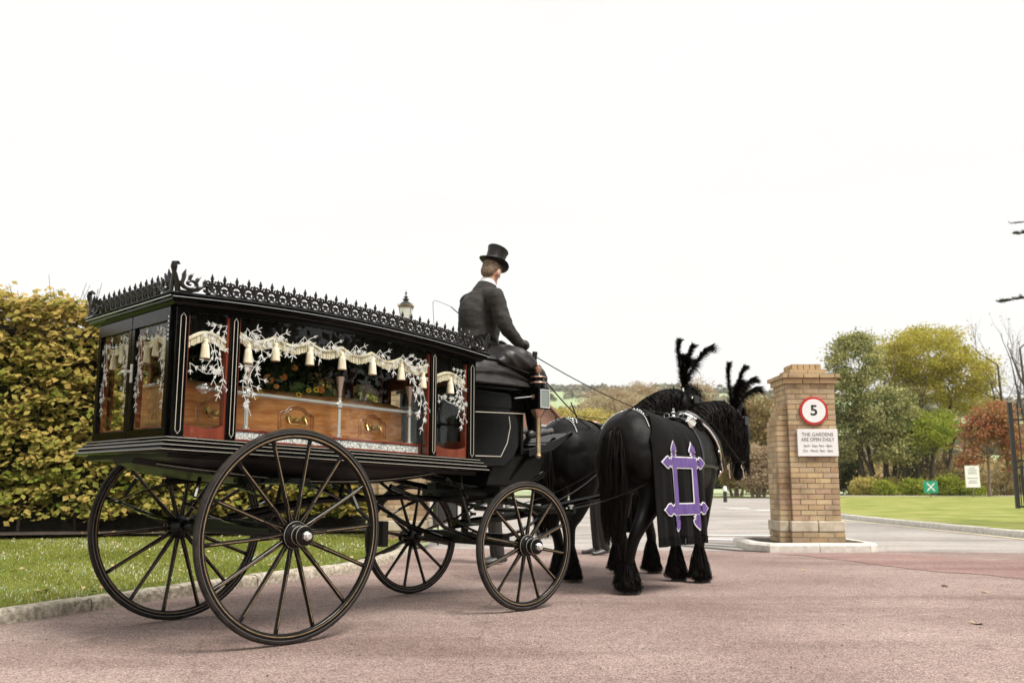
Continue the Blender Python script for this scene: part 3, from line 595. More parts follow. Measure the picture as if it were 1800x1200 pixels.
V, F = leaves(np.array(Cn), .05, 1.2, aspect=.16, jit=.7); M['needle'] = leafmat('cedar_needles', [(.03, .04, .02), (.055, .07, .035), (.08, .095, .05)], .1)
raw('crown', V, F, M['needle'], ced, rnd=RNG.random(len(F)))
# unseen dark trees added so the hearse glass and lacquer reflect less sky
for i, (x, y, h) in enumerate(((15, 1, 7.5), (19, -6, 9), (24, 5, 9), (12, -12, 8), (2, -18, 9), (-9, -16, 8))):
    root_b = (float(x), float(y)); tree('garden_tree', ['broad evergreen outside the picture to the right, nearest the camera', 'tall evergreen outside the picture behind the camera to the right', 'evergreen outside the picture beyond the first on the right', 'evergreen behind the camera, right of centre', 'evergreen directly behind the camera', 'evergreen behind the camera to the left'][i], root_b, [(0, 0, (0, 0), h * .7, .22), (.3, 0, (.8, 0), h * .6, .12)],
         [((0, 0, h * .55), (2.6, 2.6, h * .38)), ((.8, .5, h * .35), (2.2, 2.2, h * .25)), ((-.8, -.5, h * .4), (2.2, 2.2, h * .28))], 5000, M['l_dark'], .34, 'darkbark', .9, depth=3, group=None)
# distant woods on the hillside (a mass nobody could count)
def wood(name, label, n, fx, size, mt):
    P = [fx() for _ in range(n)]; C = []; rn = []
    for x, y, r in P:
        z = hill_z(x, y); k = 26; d = RNG.normal(size=(k, 3)); d /= np.linalg.norm(d, axis=1, keepdims=True); d[:, 2] = np.abs(d[:, 2]); C.append(np.array([x, y, z]) + d * np.array([r, r, r * 1.1])); rn.append(np.full(k, random.random()) * .7 + RNG.random(k) * .3)
    C = np.concatenate(C); V, F = leaves(C, size, .6, aspect=.9); o = raw(name, V, F, mt, rnd=np.concatenate(rn), kind='stuff'); tag(o, label, 'woodland'); return o
M['l_far'] = leafmat('far_wood_leaves', [(.10, .12, .06), (.17, .18, .09), (.24, .20, .12), (.29, .24, .16)], .1)  # leaf colours lightened to carry part of the distance haze
def fw():
    while True:
        y = random.uniform(950, 1330); x = random.uniform(-.2, .85) * y
        if y > 1120 or sin(x / 130) + sin(y / 60 + x / 200) > .4: return x, y, random.uniform(6, 10)
wood('woodland', 'hazy woodland along the hilltop on the horizon', 2600, fw, 7, M['l_far'])
def fh():
    x = random.uniform(0, 1); r = random.choice((0, 0, 1, 1, 2, 3)); y = (330, 520, 700, 860)[r] + random.gauss(0, 10) + 60 * sin(x * 9 + r); return (x * 1.0 - .2) * y, y, random.uniform(3.5, 7)
wood('hedgerow', 'hedgerows and copses crossing the pale fields on the far hillside', 1100, fh, 4.5, M['l_far'])
def fl():
    y = random.uniform(125, 200); x = random.uniform(-.15, .75) * y; return x, y, random.uniform(1.8, 3.4)
wood('thicket', 'autumn thicket at the foot of the hill beyond the gardens', 800, fl, 1.1, M['l_brown'])
# ---- house roof beyond the lamp
M['redbrick'] = mat('house_brick', (.20, .10, .07), (.30, .17, .12), 8, .85); M['tile'] = mat('roof_tile', (.25, .11, .07), (.36, .18, .11), 25, .8, bump=.5)
Yh = 62; hs = thing('house', 'red brick house with a tiled roof glimpsed behind the carriage lamp', 'house', (X(941, Yh), Yh, .75))
mb = MB(); mb.box((0, 3, 2.4), (2.6, 6, 4.8)); mb.build('wall', M['redbrick'], hs, smooth=0)
mb = MB(); mb.prism([(-1.75, 4.7), (0, 6.6), (1.75, 4.7), (1.75, 4.55), (0, 6.4), (-1.75, 4.55)], 'y', -.3, 6.3); mb.build('roof', M['tile'], hs, smooth=0)
mb = MB(); mb.prism([(-1.3, 4.8), (0, 6.3), (1.3, 4.8)], 'y', .01, .2); mb.build('gable', M['redbrick'], hs, smooth=0)
mb = MB(); mb.box((.3, -.02, 3.6), (.9, .06, 1.1)); fr = mb.build('window', M['white_paint'], hs, smooth=0); mb = MB(); mb.box((.3, -.06, 3.6), (.75, .02, .95)); M['pane'] = mat('dark_glass', (.05, .06, .07), rough=.05); mb.build('pane', M['pane'], fr, smooth=0)
# ================================================================ gate piers, gates, signs
BR = [(0, (.70, .60, .54)), (.15, (1.02, 1.0, .95)), (.3, (.84, .72, .65)), (.45, (1.12, 1.08, .98)), (.6, (.90, .86, .86)), (.75, (1.18, 1.1, .92)), (.88, (.80, .66, .58)), (1, (1.05, .95, 1.0))]
M['brick'] = mat('buff_brick', (.42, .32, .20), (.54, .44, .30), 14, .9, bump=.7, bscale=60, dist=.006, obj_rand=BR, stain=.8)
M['brick2'] = mat('pale_brick', (.48, .37, .22), (.58, .47, .31), 14, .9, bump=.6, bscale=60, dist=.006, obj_rand=BR[:3] + [(1, (.95, .85, .75))], stain=.6)
M['mortar'] = mat('mortar', (.22, .17, .12), (.32, .26, .19), 30, .95, bump=.5, dist=.01)
M['stone'] = mat('pale_stone', (.42, .35, .25), (.56, .49, .38), 7, .85, bump=.5, bscale=40, dist=.006, stain=.6)
def brick_mesh(m, seed):
    r = random.Random(seed); mb = MB(); mb.box((0, 0, 0), (1, 1, 1)); me = bpy.data.meshes.new('brick'); me.from_pydata([tuple(c + r.uniform(-.012, .012) for c in v) for v in mb.v], [], mb.f); me.materials.append(m); return me
BM = {k: [brick_mesh(M[k], i) for i in range(6)] for k in ('brick', 'brick2')}
def brick(parent, c, d, key='brick', name='brick'):
    o = bpy.data.objects.new(name, random.choice(BM[key])); COL.objects.link(o); o.parent = parent
    o.location = (c[0] + random.uniform(-.002, .002), c[1] + random.uniform(-.003, .003), c[2]); o.scale = d; o.rotation_euler = (random.uniform(-.004, .004), random.uniform(-.004, .004), random.uniform(-.006, .006)); return o
def course_x(w, k, unit=.2235):
    if k % 2 == 0: n = max(1, round(w / unit)); return [w / n] * n
    n = max(1, round(w / unit) - 1); h = (w - n * unit) / 2; return ([h] if h > .03 else []) + [unit if h > .03 else w / n] * n + ([h] if h > .03 else [])
def ring_bricks(root, stuff, x0, x1, y0, y1, z, k, hgt=.065, key='brick', th=.1025, faces='FLR', unit=.2235):
    w = x1 - x0; x = x0
    for L_ in course_x(w, k, unit):
        d = (L_ - .011, th, hgt)
        (brick(root, (x + L_ / 2, y0 + th / 2, z), d, key) if 'F' in faces else stuff.box((x + L_ / 2, y0 + th / 2, z), d)); stuff.box((x + L_ / 2, y1 - th / 2, z), d); x += L_
    y = y0 + th + .01; dd = y1 - y0 - 2 * th - .02
    for L_ in course_x(dd, k + 1, unit):
        d = (th, L_ - .011, hgt)
        for f, xc in (('L', x0 + th / 2), ('R', x1 - th / 2)):
            if f in faces: brick(root, (xc, y + L_ / 2, z), d, key)
            else: stuff.box((xc, y + L_ / 2, z), d)
        y += L_
def pier(x, y, label, buttress, faces):
    root = thing('gate_pier', label, 'brick pier', (x, y, 0), group='brick gate piers'); W_ = .69; st = MB(); core = MB(); z = .1
    core.box((W_ / 2, W_ / 2, 1.26), (W_ - .016, W_ - .016, 2.32))
    bs = []
    if buttress: bs = [(-.15, .02, .07, .60)]
    for k in range(2): ring_bricks(root, st, -.035, W_ + .035, -.035, W_ + .035, z + .037 + k * .075, k, faces=faces)
    core.box((W_ / 2, W_ / 2, .17), (W_ + .055, W_ + .055, .15))
    mb = MB()
    for i in range(2): mb.box((-.04 + (i + .5) * (W_ + .08) / 2, W_ / 2, .325), ((W_ + .08) / 2 - .008, W_ + .08, .15))
    mb.build('stone_band', M['stone'], root, bevel=.012, smooth=30)
    for (bx0, bx1, by0, by1) in bs:
        mb = MB(); mb.box(((bx0 - .03 + 0) / 2 - .02, (by0 + by1) / 2, .325), (abs(bx0) - .01, by1 - by0 + .06, .15)); mb.build('stone_band', M['stone'], root, bevel=.012, smooth=30)
        core.box((bx0 / 2 - .003, (by0 + by1) / 2, 1.0), (abs(bx0) - .016, by1 - by0 - .014, 1.5))
        zz = .1 + .0375; k = 0
        while zz < 2.06:
            if not (.25 < zz < .40):
                cut = 0 if zz < 1.78 else (zz - 1.78) / .075 * .033; e = .02 if zz < .25 else 0
                a0 = bx0 + cut - e
                if a0 < -.02:
                    for j, yy in enumerate((by0 - e, )): brick(root, ((a0) / 2, by0 + .05 - e, zz), (abs(a0), .1025, .065), 'brick2' if zz > 1.5 else 'brick')
                    for j in range(2): L_ = (by1 - by0 - .1125) / 2; brick(root, (a0 + .05, by0 + .11 + L_ * (j + .5), zz), (.1, L_ - .01, .065), 'brick2' if zz > 1.5 else 'brick')
            zz += .075; k += 1
    z = .405; k = 0
    while z + .07 < 2.36: ring_bricks(root, st, 0, W_, 0, W_, z + .035, k, faces=faces, key='brick2' if 1.55 < z < 2.05 and buttress and k % 3 == 0 else 'brick'); z += .075; k += 1
    ring_bricks(root, st, -.035, W_ + .035, -.035, W_ + .035, 2.39, 0, .07, 'brick2', .12, 'FL' if buttress else 'FR')
    ring_bricks(root, st, -.07, W_ + .07, -.07, W_ + .07, 2.457, 1, .05, 'brick2', .16, 'FL' if buttress else 'FR')
    core.box((W_ / 2, W_ / 2, 2.44), (W_ - .02, W_ - .02, .12))
    mb = MB(); mb.add([(-.07, -.07, 2.483), (W_ + .07, -.07, 2.483), (W_ + .07, W_ + .07, 2.483), (-.07, W_ + .07, 2.483), (.11, .11, 2.51), (W_ - .11, .11, 2.51), (W_ - .11, W_ - .11, 2.51), (.11, W_ - .11, 2.51)], [(0, 1, 5, 4), (1, 2, 6, 5), (2, 3, 7, 6), (3, 0, 4, 7), (4, 5, 6, 7)]); mb.build('cap_flaunching', M['stone'], root, smooth=0)
    ring_bricks(root, st, .08, W_ - .08, .08, W_ - .08, 2.54, 0, .055, 'brick2', .1, 'FL')
    ring_bricks(root, st, .13, W_ - .13, .13, W_ - .13, 2.61, 1, .08, 'brick2', .1, 'FL', unit=.075)
    core.box((W_ / 2, W_ / 2, 2.58), (W_ - .3, W_ - .3, .135))
    core.build('mortar_core', M['mortar'], root, smooth=0); st.build('rear_bricks', M['brick'], root, smooth=0, kind='stuff')
    return root
PR_ = pier(3.97, 13.1, 'free standing brick gate pier carrying the round 5 sign and opening times board', True, 'FL')
PL_ = pier(-1.93, 13.32, 'brick gate pier behind the hearse', True, 'FR')
# island
isl = [(3.50, 12.66), (4.88, 12.66), (5.05, 12.85), (5.05, 14.2), (4.85, 14.4), (3.6, 14.4), (3.36, 14.15), (3.32, 13.05)]
ki = thing('traffic_island', 'raised island with pale kerb stones round the speed limit pier', 'island')
cx = sum(p[0] for p in isl) / 8; cy = sum(p[1] for p in isl) / 8
for i in range(8):
    a, b = Vector(isl[i]), Vector(isl[(i + 1) % 8]); nseg = 2 if (b - a).length > 1.2 else 1
    ins = lambda p: Vector((cx, cy)) + (p - Vector((cx, cy))) * (1 - .16 / (p - Vector((cx, cy))).length)
    for s in range(nseg):
        p, q = a.lerp(b, s / nseg), a.lerp(b, (s + 1) / nseg); t = (q - p).normalized(); p2, q2 = p + t * .004, q - t * .004; pi_, qi = ins(p2), ins(q2); mb = MB()
        sl_ = .03; pm = p2.lerp(pi_, .22); qm = q2.lerp(qi, .22)
        mb.add([(p2.x, p2.y, 0), (q2.x, q2.y, 0), (q2.x, q2.y, .085), (p2.x, p2.y, .085), (qm.x, qm.y, .115), (pm.x, pm.y, .115), (qi.x, qi.y, .118), (pi_.x, pi_.y, .118), (qi.x, qi.y, 0), (pi_.x, pi_.y, 0)], [(0, 1, 2, 3), (3, 2, 4, 5), (5, 4, 6, 7), (7, 6, 8, 9), (0, 3, 5, 7, 9), (1, 8, 6, 4, 2)])
        mb.build('kerb_stone', M['kerb2'] if 'kerb2' in M else M.setdefault('kerb2', mat('pale_kerb_concrete', (.52, .48, .42), (.66, .62, .56), 12, .8, bump=.3, bscale=70, dist=.004)), ki, smooth=0)
mb = MB(); mb.add([(cx + (x - cx) * .93, cy + (y - cy) * .93, .098) for x, y in isl], [tuple(range(8))]); M['darktar'] = tarmac('dark_infill', (.07, .055, .05), (.11, .09, .08), .5); mb.build('infill', M['darktar'], ki, smooth=0)
# signs
def text(name, body, size, loc, m, parent, sx=1., ext=.0015, sp=1., weight=0):
    cu = bpy.data.curves.new(name, 'FONT'); cu.body = body; cu.size = size; cu.align_x = 'CENTER'; cu.align_y = 'CENTER'; cu.extrude = ext; cu.space_character = sp; cu.offset = weight
    o = bpy.data.objects.new(name, cu); COL.objects.link(o); me = bpy.data.meshes.new_from_object(o.evaluated_get(bpy.context.evaluated_depsgraph_get())); bpy.data.objects.remove(o); bpy.data.curves.remove(cu)
    me.materials.clear(); me.materials.append(m); q = bpy.data.objects.new(name, me); COL.objects.link(q); q.rotation_euler = (radians(90), 0, 0); q.location = loc; q.scale = (sx, 1, 1); q.parent = parent; return q
M['signwhite'] = mat('sign_white', (.74, .73, .72), (.80, .79, .78), 3, .45); M['signred'] = mat('sign_red', (.42, .022, .016), (.50, .035, .025), 4, .4); M['signblack'] = mat('sign_black', (.01, .01, .01), rough=.4)
M['signgrey'] = mat('sign_grey_lettering', (.17, .16, .15), rough=.6); M['signgreen'] = mat('sign_green', (.01, .25, .14), (.015, .30, .17), 4, .4)
sg = thing('speed_limit_sign', 'round white sign with red rim and black number 5', 'road sign', (4.335, 13.085, 1.955))
mb = MB(); mb.lathe((0, 0, 0), [(.205, .0), (.205, -.012), (.2, -.016)], 48, 'y'); mb.build('rim', M['signred'], sg)
mb = MB(); mb.lathe((0, 0, 0), [(.168, -.0165), (.168, -.0185)], 48, 'y'); mb.build('face', M['signwhite'], sg)
text('numeral', '5', .205, (0, -.0195, 0), M['signblack'], sg, 1.1, weight=.004)
mb = MB(); [mb.box((x, .008, 0), (.03, .02, .3)) for x in (-.08, .08)]; mb.build('bracket', M['signgrey'], sg)
pb = thing('opening_times_board', 'white rectangular board reading THE GARDENS ARE OPEN DAILY', 'notice board', (4.365, 13.07, 1.5))
mb = MB(); mb.box((0, 0, 0), (.575, .03, .385)); mb.build('board', M['signwhite'], pb, bevel=.002)
for s, z, sz, sx in (('THE GARDENS', .115, .072, .95), ('ARE OPEN DAILY', .043, .072, .86), ('April - Sept. 9am - 8pm.', -.045, .05, .86), ('Oct - March. 9am - 5pm.', -.115, .05, .86)):
    text('lettering', s, sz, (0, -.017, z), M['signgrey'], pb, sx, weight=-.0006)
# lantern on left pier
M['lampblack'] = mat('lantern_black', (.02, .017, .013), (.035, .03, .022), 20, .4); M['gilt'] = mat('gilt', (.45, .30, .13), rough=.45, metal=.6)
M['milk'] = mat('milk_glass', (.70, .69, .62), (.78, .77, .70), 3, .25)
ln = thing('street_lamp', 'traditional black street lamp with milky glass rising behind the hearse roof', 'street lamp', (-2.40, 20.2, 4.06))
mb = MB(); mb.lathe((0, 0, 0), [(.13, -4.06), (.13, -3.3), (.07, -3.2), (.055, -1.5), (.045, -.1), (.09, 0), (.09, .02), (.04, .05), (.03, .28), (.05, .31), (.03, .33), (.07, .37), (.09, .38)], 16); mb.build('stem', M['lampblack'], ln)
mb = MB(); fr = [(.085, .38), (.145, .79)]
for k in range(4):
    a = pi / 4 + k * pi / 2; mb.tube([(cos(a) * r * 1.32, sin(a) * r * 1.32, h) for r, h in fr], .008, 6)
mb.box((0, 0, .385), (.18, .18, .015)); mb.box((0, 0, .795), (.30, .30, .025)); mb.build('frame', M['lampblack'], ln)
mb = MB()
for k in range(4):
    a = pi / 4 + k * pi / 2; mb.tube([(cos(a) * .21, sin(a) * .21, .80), (cos(a) * .235, sin(a) * .235, .87)], [.014, .004], 5)
mb.box((0, 0, .815), (.315, .315, .02)); mb.build('gilded_rim', M['gilt'], ln)
mb = MB(); mb.add([(sx * r, sy * r, h) for r, h in ((.08, .395), (.138, .783)) for sx, sy in ((-1, -1), (1, -1), (1, 1), (-1, 1))], [(0, 1, 5, 4), (1, 2, 6, 5), (2, 3, 7, 6), (3, 0, 4, 7)]); mb.build('glass_panes', M['milk'], ln, smooth=0)
mb = MB(); mb.lathe((0, 0, 0), [(.19, .825), (.15, .86), (.10, .91), (.055, .94), (.05, .96), (.075, .975), (.075, .99), (.03, 1.0), (.03, 1.02), (.05, 1.03), (.05, 1.045), (.015, 1.06), (.012, 1.10), (.026, 1.12), (.026, 1.135), (.008, 1.15), (.004, 1.2)], 16); mb.build('roof', M['lampblack'], ln)
# iron gates
M['iron'] = mat('black_iron', (.012, .011, .010), (.03, .027, .024), 30, .45)
def gate(loc, rz, width, label, z0=.42, z1=2.35):
    g = thing('iron_gate', label, 'gate', loc, rz, 'open iron gate leaves'); 
    for x in (0, width): mb = MB(); mb.box((x, 0, (z0 + z1) / 2), (.07, .055, z1 - z0)); mb.build('stile', M['iron'], g)
    for z in (z0 + .03, 1.28, 1.16, z1 - .32): mb = MB(); mb.box((width / 2, 0, z), (width - .075, .03, .035)); mb.build('rail', M['iron'], g)
    n = int(width / .135)
    for k in range(1, n): x = k * width / n; mb = MB(); mb.tube([(x, 0, z0 + .05), (x, 0, z1 - .12 + .1 * sin(k * pi / n))], .011, 6); mb.lathe((x, 0, z1 - .12 + .1 * sin(k * pi / n)), [(.01, 0), (.022, .03), (.002, .1)], 6); mb.build('bar', M['iron'], g)
    for k in range(n): x = (k + .5) * width / n; mb = MB(); mb.tube([(x, 0, z0 + .05), (x, 0, .98)], .009, 6); mb.lathe((x, 0, .98), [(.009, 0), (.018, .02), (.002, .07)], 6); mb.build('lower_bar', M['iron'], g)
    for k in range(n):
        x = (k + .5) * width / n; mb = MB(); mb.tube([(x + (.045 - .02 * t) * cos(t * 3), 0, 1.22 + (.045 - .02 * t) * sin(t * 3)) for t in np.linspace(0, 2.2, 14)], .007, 5); mb.build('scroll', M['iron'], g)
    mb = MB(); mb.box((.10, -.03, .95), (.035, .02, .5)); mb.tube([(.10, -.03, .7), (.10, -.03, .0 - loc[2] + .05)], .012, 6); mb.build('drop_bolt', M['iron'], g); return g
gate((9.22, 16.85, .06), radians(-6), 2.3, 'open black iron gate leaf standing on the lawn at the right edge')
gate((-1.10, 13.25, 0), radians(86), 2.3, 'open iron gate leaf seen edge on beside the left pier', .3, 1.95)
# signs on the far lawn
def board(x, y, z0, z1, w, m, label, name, cat, posth):
    r = thing(name, label, cat, (x, y, zg(0, y) + .1)); mb = MB(); mb.box((0, 0, (z0 + z1) / 2), (w, .04, z1 - z0)); mb.build('board', m, r); mb = MB(); mb.tube([(0, .05, -.1), (0, .05, z1 - .05)], .035, 8); mb.build('post', M['twig'], r, smooth=40); return r
Yb = 50.; g1 = board(X(1618, Yb), Yb, .35, 1.0, .78, M['signgreen'], 'small green sign with white arrows on the far lawn', 'assembly_point_sign', 'sign', 0)
mb = MB(); mb.box((0, -.021, .675), (.74, .004, .61)); mb.build('border', M['signgreen'], g1)
mb = MB()
for a in (45, 135, 225, 315):
    c, s = cos(radians(a)), sin(radians(a)); P = lambda u, v: (u * c - v * s, -.03, .675 + (u * s + v * c))
    mb.add([P(.30, -.025), P(.30, .025), P(.17, .025), P(.17, .07), P(.08, 0), P(.17, -.07), P(.17, -.025)], [tuple(range(7))])
mb.box((0, -.03, .675), (.12, .004, .14)); mb.build('arrows', M['signwhite'], g1, smooth=0)
g2 = board(X(1691, 50.5), 50.5, .65, 1.83, .78, M['signwhite'], 'white upright notice board in front of the shrubs', 'notice_board', 'notice board', 0)
mb = MB(); [mb.box((0, -.022, z), (w, .004, .03)) for z, w in ((1.7, .3), (1.6, .5), (1.5, .42), (1.4, .5), (1.15, .6), (1.0, .4), (.9, .5))]; mb.build('lettering', M['signgrey'], g2, smooth=0)
# bollard
bo = thing('bollard', 'short black bollard with a white band under the right horse muzzle', 'bollard', (X(1265, 48), 48, 0)); mb = MB(); mb.lathe((0, 0, 0), [(.10, 0), (.10, .55), (.07, .56), (.1, .6), (.1, .72)], 12); mb.build('post', M['lampblack'], bo)
mb = MB(); mb.lathe((0, 0, 0), [(.105, .56), (.105, .72), (.08, .80), (.02, .83)], 12); mb.build('cap', M['signwhite'], bo)
# fallen leaves
M['deadleaf'] = mat('dead_leaf', (.34, .22, .12), (.5, .36, .2), 30, .8)
def dead_leaf(x, y, z, s, label, a):
    mb = MB(); n = 12; pts = []
    for k in range(n):
        t = 2 * pi * k / n; r = .5 * (1 + .35 * cos(t)) * (1 + .18 * cos(5 * t)); pts.append((r * cos(t), r * sin(t) * .75, .16 * cos(2 * t) * r + .10))
    mb.add([(0, 0, .02)] + pts, [(0, 1 + k, 1 + (k + 1) % n) for k in range(n)]); o = mb.build('fallen_leaf', M['deadleaf'], smooth=0); o.scale = (s, s, s); o.location = (x, y, z); o.rotation_euler = (random.uniform(-.2, .2), random.uniform(-.2, .2), a); return tag(o, label, 'leaf', 'fallen leaves')
from_px = lambda px, py: ((px - 900) / PXF * Yv, Yv) if False else None
def gp(px, py, z=0.):
    u, v = (px - 900) / PXF, -(py - 600) / PXF; c, s = cos(.1556), sin(.1556); r = (u, c - v * s, s + v * c); k = (z - .911) / r[2]; return r[0] * k, r[1] * k
for px, py, s, lb in ((1661, 1030, .085, 'curled tan leaf on the road right of the pier island'), (1714, 1096, .085, 'brown leaf lying on the pink road near the right corner'), (1735, 1041, .07, 'small leaf right of the curled leaf on the road'), (1412, 1003, .05, 'tiny pale leaf below the pier island'),
                      (78, 1040, .13, 'pale leaf on the lawn near the left edge'), (240, 1006, .05, 'small brown leaf on the lawn left of the far rear wheel')):
    x, y = gp(px, py, .09 if px < 300 else 0); dead_leaf(x, y, (.1 if px < 300 else .004), s, lb, random.uniform(0, 6))
n = 260; u = RNG.random(n); yy = 7 + 7 * u; xx = -yy * .6 + RNG.random(n) * yy * .6; P = np.stack([xx, yy], 1); P = P[inpoly(P, lawn_poly)]; C = np.column_stack([P, [zl(a, b) + .02 for a, b in P]])
V, F = leaves(C, .05, 2.5); o = raw('leaf_litter', V, F, M['deadleaf'], rnd=RNG.random(len(F)), kind='stuff'); tag(o, 'small fallen leaves scattered over the left lawn', 'leaves')
n = 500; tt = RNG.random(n); P = np.array([-24., 9.65])[None] * (1 - tt)[:, None] + np.array([-2.3, 14.8])[None] * tt[:, None] + RNG.normal(0, .15, (n, 2)); C = np.column_stack([P, np.array([zl(a, b) for a, b in P]) + .05]); V, F = leaves(C, .07, 2.5); o = raw('hedge_leaf_litter', V, F, M['beech'], rnd=RNG.uniform(.4, 1, len(F)), kind='stuff'); tag(o, 'fallen beech leaves lying along the foot of the hedge', 'leaves')
# ================================================================ the hearse
YAW = .7713; HA = (-1.7947, 5.9421); HRZ = pi / 2 - YAW
M['lacquer'] = mat('black_lacquer', (.0022, .0021, .002), rough=.10, spec=.22, bump=.02, bscale=6, dist=.01)
M['satin'] = mat('black_satin_paint', (.005, .0047, .0044), rough=.35, spec=.2)
M['ironwork'] = mat('black_cast_iron', (.008, .0065, .005), rough=.22, spec=.4)
M['mahogany'] = mat('mahogany', (.15, .026, .014), (.27, .055, .028), 18, .3, coat=.4, stretch=(1, 1, .15))
M['oak'] = mat('oak', (.42, .155, .04), (.68, .33, .115), 5.5, .32, coat=.35, stretch=(1.2, 9, 9), detail=9, pos=(.30, .66), bump=.15, bscale=30, dist=.002)
M['oakend'] = mat('oak_moulding', (.34, .145, .05), (.56, .29, .12), 9, .3, coat=.4, stretch=(1, 8, 8), detail=8)
M['chrome'] = mat('chrome', (.85, .85, .84), rough=.28, metal=.85); M['brass'] = mat('brass', (.72, .52, .22), rough=.22, metal=1.)
M['copper'] = mat('worn_copper', (.45, .26, .18), (.6, .42, .33), 12, .28, metal=.9); M['oldbrass'] = mat('aged_brass', (.42, .30, .16), (.62, .50, .32), 16, .35, metal=.85)
M['rubber'] = mat('tyre_rubber', (.010, .008, .0065), (.030, .023, .018), 16, .75, spec=.3, bump=.3, bscale=90, dist=.003)
M['wheelpaint'] = mat('wheel_black', (.0025, .0022, .002), rough=.22, spec=.28); M['gold'] = mat('gold_lining', (.15, .10, .05), (.26, .18, .095), 25, .5); M['cream'] = mat('cream_lining', (.62, .58, .48), rough=.5)
M['glass'] = glassmat('window_glass', refl=1.15); M['etch'] = mat('etched_white', (.50, .50, .47), (.60, .60, .56), 40, .7); M['drape'] = mat('black_velvet', (.004, .0035, .0035), (.008, .007, .007), 9, .95, spec=.1)
M['fringe'] = mat('cream_fringe', (.55, .47, .32), (.80, .73, .56), 60, .85, bump=.6, bscale=160, dist=.004, stretch=(1, 1, .08)); M['fringe_far'] = M['fringe']
M['leather'] = mat('black_leather', (.008, .007, .0065), (.014, .012, .011), 7, .46, bump=.35, bscale=5, dist=.03)
M['lace'] = None
m = bpy.data.materials.new('lace_panel'); m.use_nodes = True; t = m.node_tree; b = t.nodes['Principled BSDF']; b.inputs['Roughness'].default_value = .7
tcn = t.nodes.new('ShaderNodeTexCoord'); vo = t.nodes.new('ShaderNodeTexVoronoi'); vo.feature = 'DISTANCE_TO_EDGE'; vo.inputs['Scale'].default_value = 42; t.links.new(tcn.outputs['Object'], vo.inputs[0])
rr = t.nodes.new('ShaderNodeValToRGB'); rr.color_ramp.elements[0].position = .02; rr.color_ramp.elements[1].position = .10; rr.color_ramp.elements[0].color = (.22, .22, .22, 1); rr.color_ramp.elements[1].color = (.72, .72, .70, 1); rr.color_ramp.interpolation = 'LINEAR'
t.links.new(vo.outputs['Distance'], rr.inputs[0]); t.links.new(rr.outputs[0], b.inputs['Base Color']); M['lace'] = m

H = thing('horse_drawn_hearse', 'black glass sided carriage hearse on four spoked wheels', 'hearse carriage', (HA[0], HA[1], 0), HRZ)
TL = lambda x, y, z: (x, y, z - .0354 * x)
def arch(x): return 2.0 - .05 * ((x - .42) / 1.15) ** 2
X0, X1, HW = -.70, 1.63, .545
def hb(mb, name, m, parent=None, **k): return mb.build(name, M[m] if isinstance(m, str) else m, parent or H, fn=TL, **k)
def ring(mb, prof, x0, x1, hw, zf, nx=26, mi=0):
    """profile of (outward offset, dz) swept round the rectangle; zf(x) base height"""
    per = []
    for i in range(nx + 1): x = x0 + (x1 - x0) * i / nx; per.append((x, -hw, (-1 if i == 0 else (1 if i == nx else 0)), -1))
    for i in range(nx + 1): x = x1 - (x1 - x0) * i / nx; per.append((x, hw, (1 if i == 0 else (-1 if i == nx else 0)), 1))
    n = len(prof); vs = [(x + sx * o, y + sy * o, zf(x) + dz) for x, y, sx, sy in per for o, dz in prof]; N = len(per)
    mb.add(vs, [(i * n + j, ((i + 1) % N) * n + j, ((i + 1) % N) * n + (j + 1) % n, i * n + (j + 1) % n) for i in range(N) for j in range(n)], mi)
# cornice and roof
mb = MB(); ring(mb, [(-.05, 0), (.06, 0), (.068, -.010), (.055, -.015), (.058, -.028), (.044, -.034), (.044, -.042), (.026, -.048), (.020, -.062), (.0, -.068), (-.05, -.068)], X0 - .01, X1 + .03, HW, arch); hb(mb, 'cornice', 'lacquer', smooth=25)
mb = MB(); nx = 14
vs = [(x, y, arch(x) + .02 * (1 - (y / .55) ** 2) - .006) for x in np.linspace(X0 - .01, X1 + .03, nx) for y in np.linspace(-.54, .54, 9)]; lo = [(x, y, arch(x) - .05) for x in np.linspace(X0 - .01, X1 + .03, nx) for y in np.linspace(-.54, .54, 9)]
f1 = [(i * 9 + j, i * 9 + j + 1, (i + 1) * 9 + j + 1, (i + 1) * 9 + j) for i in range(nx - 1) for j in range(8)]; mb.add(vs, f1); mb.add(lo, f1); hb(mb, 'roof', 'satin')
# thin chrome lining on cornice
mb = MB()
for s in (-1, 1):
    pts = [(x, s * (HW + .0595), arch(x) - .0245) for x in np.linspace(X0 - .06, X1 + .08, 30)]; mb.tube(pts, .0022, 4)
mb.tube([(X0 - .0695, y, arch(X0) - .0245) for y in (-.6, .6)], .0022, 4); hb(mb, 'cornice_lining', 'chrome')
# header above windows
mb = MB()
for s in (-1, 1):
    xs_ = np.linspace(X0, X1, 24); vs = []
    for x in xs_:
        for o, dz in ((-.03, -.064), (.0, -.064), (.0, -.092), (-.03, -.092)): vs.append((x, s * (HW + o), arch(x) + dz))
    mb.add(vs, [(i * 4 + j, (i + 1) * 4 + j, (i + 1) * 4 + (j + 1) % 4, i * 4 + (j + 1) % 4) for i in range(23) for j in range(4)])
mb.box((X0 + .015, 0, arch(X0) - .085), (.03, 2 * HW - .06, .05)); mb.box((X1 - .015, 0, arch(X1) - .105), (.03, 2 * HW - .06, .09)); hb(mb, 'header_rail', 'lacquer', smooth=20)
ZB = 1.152
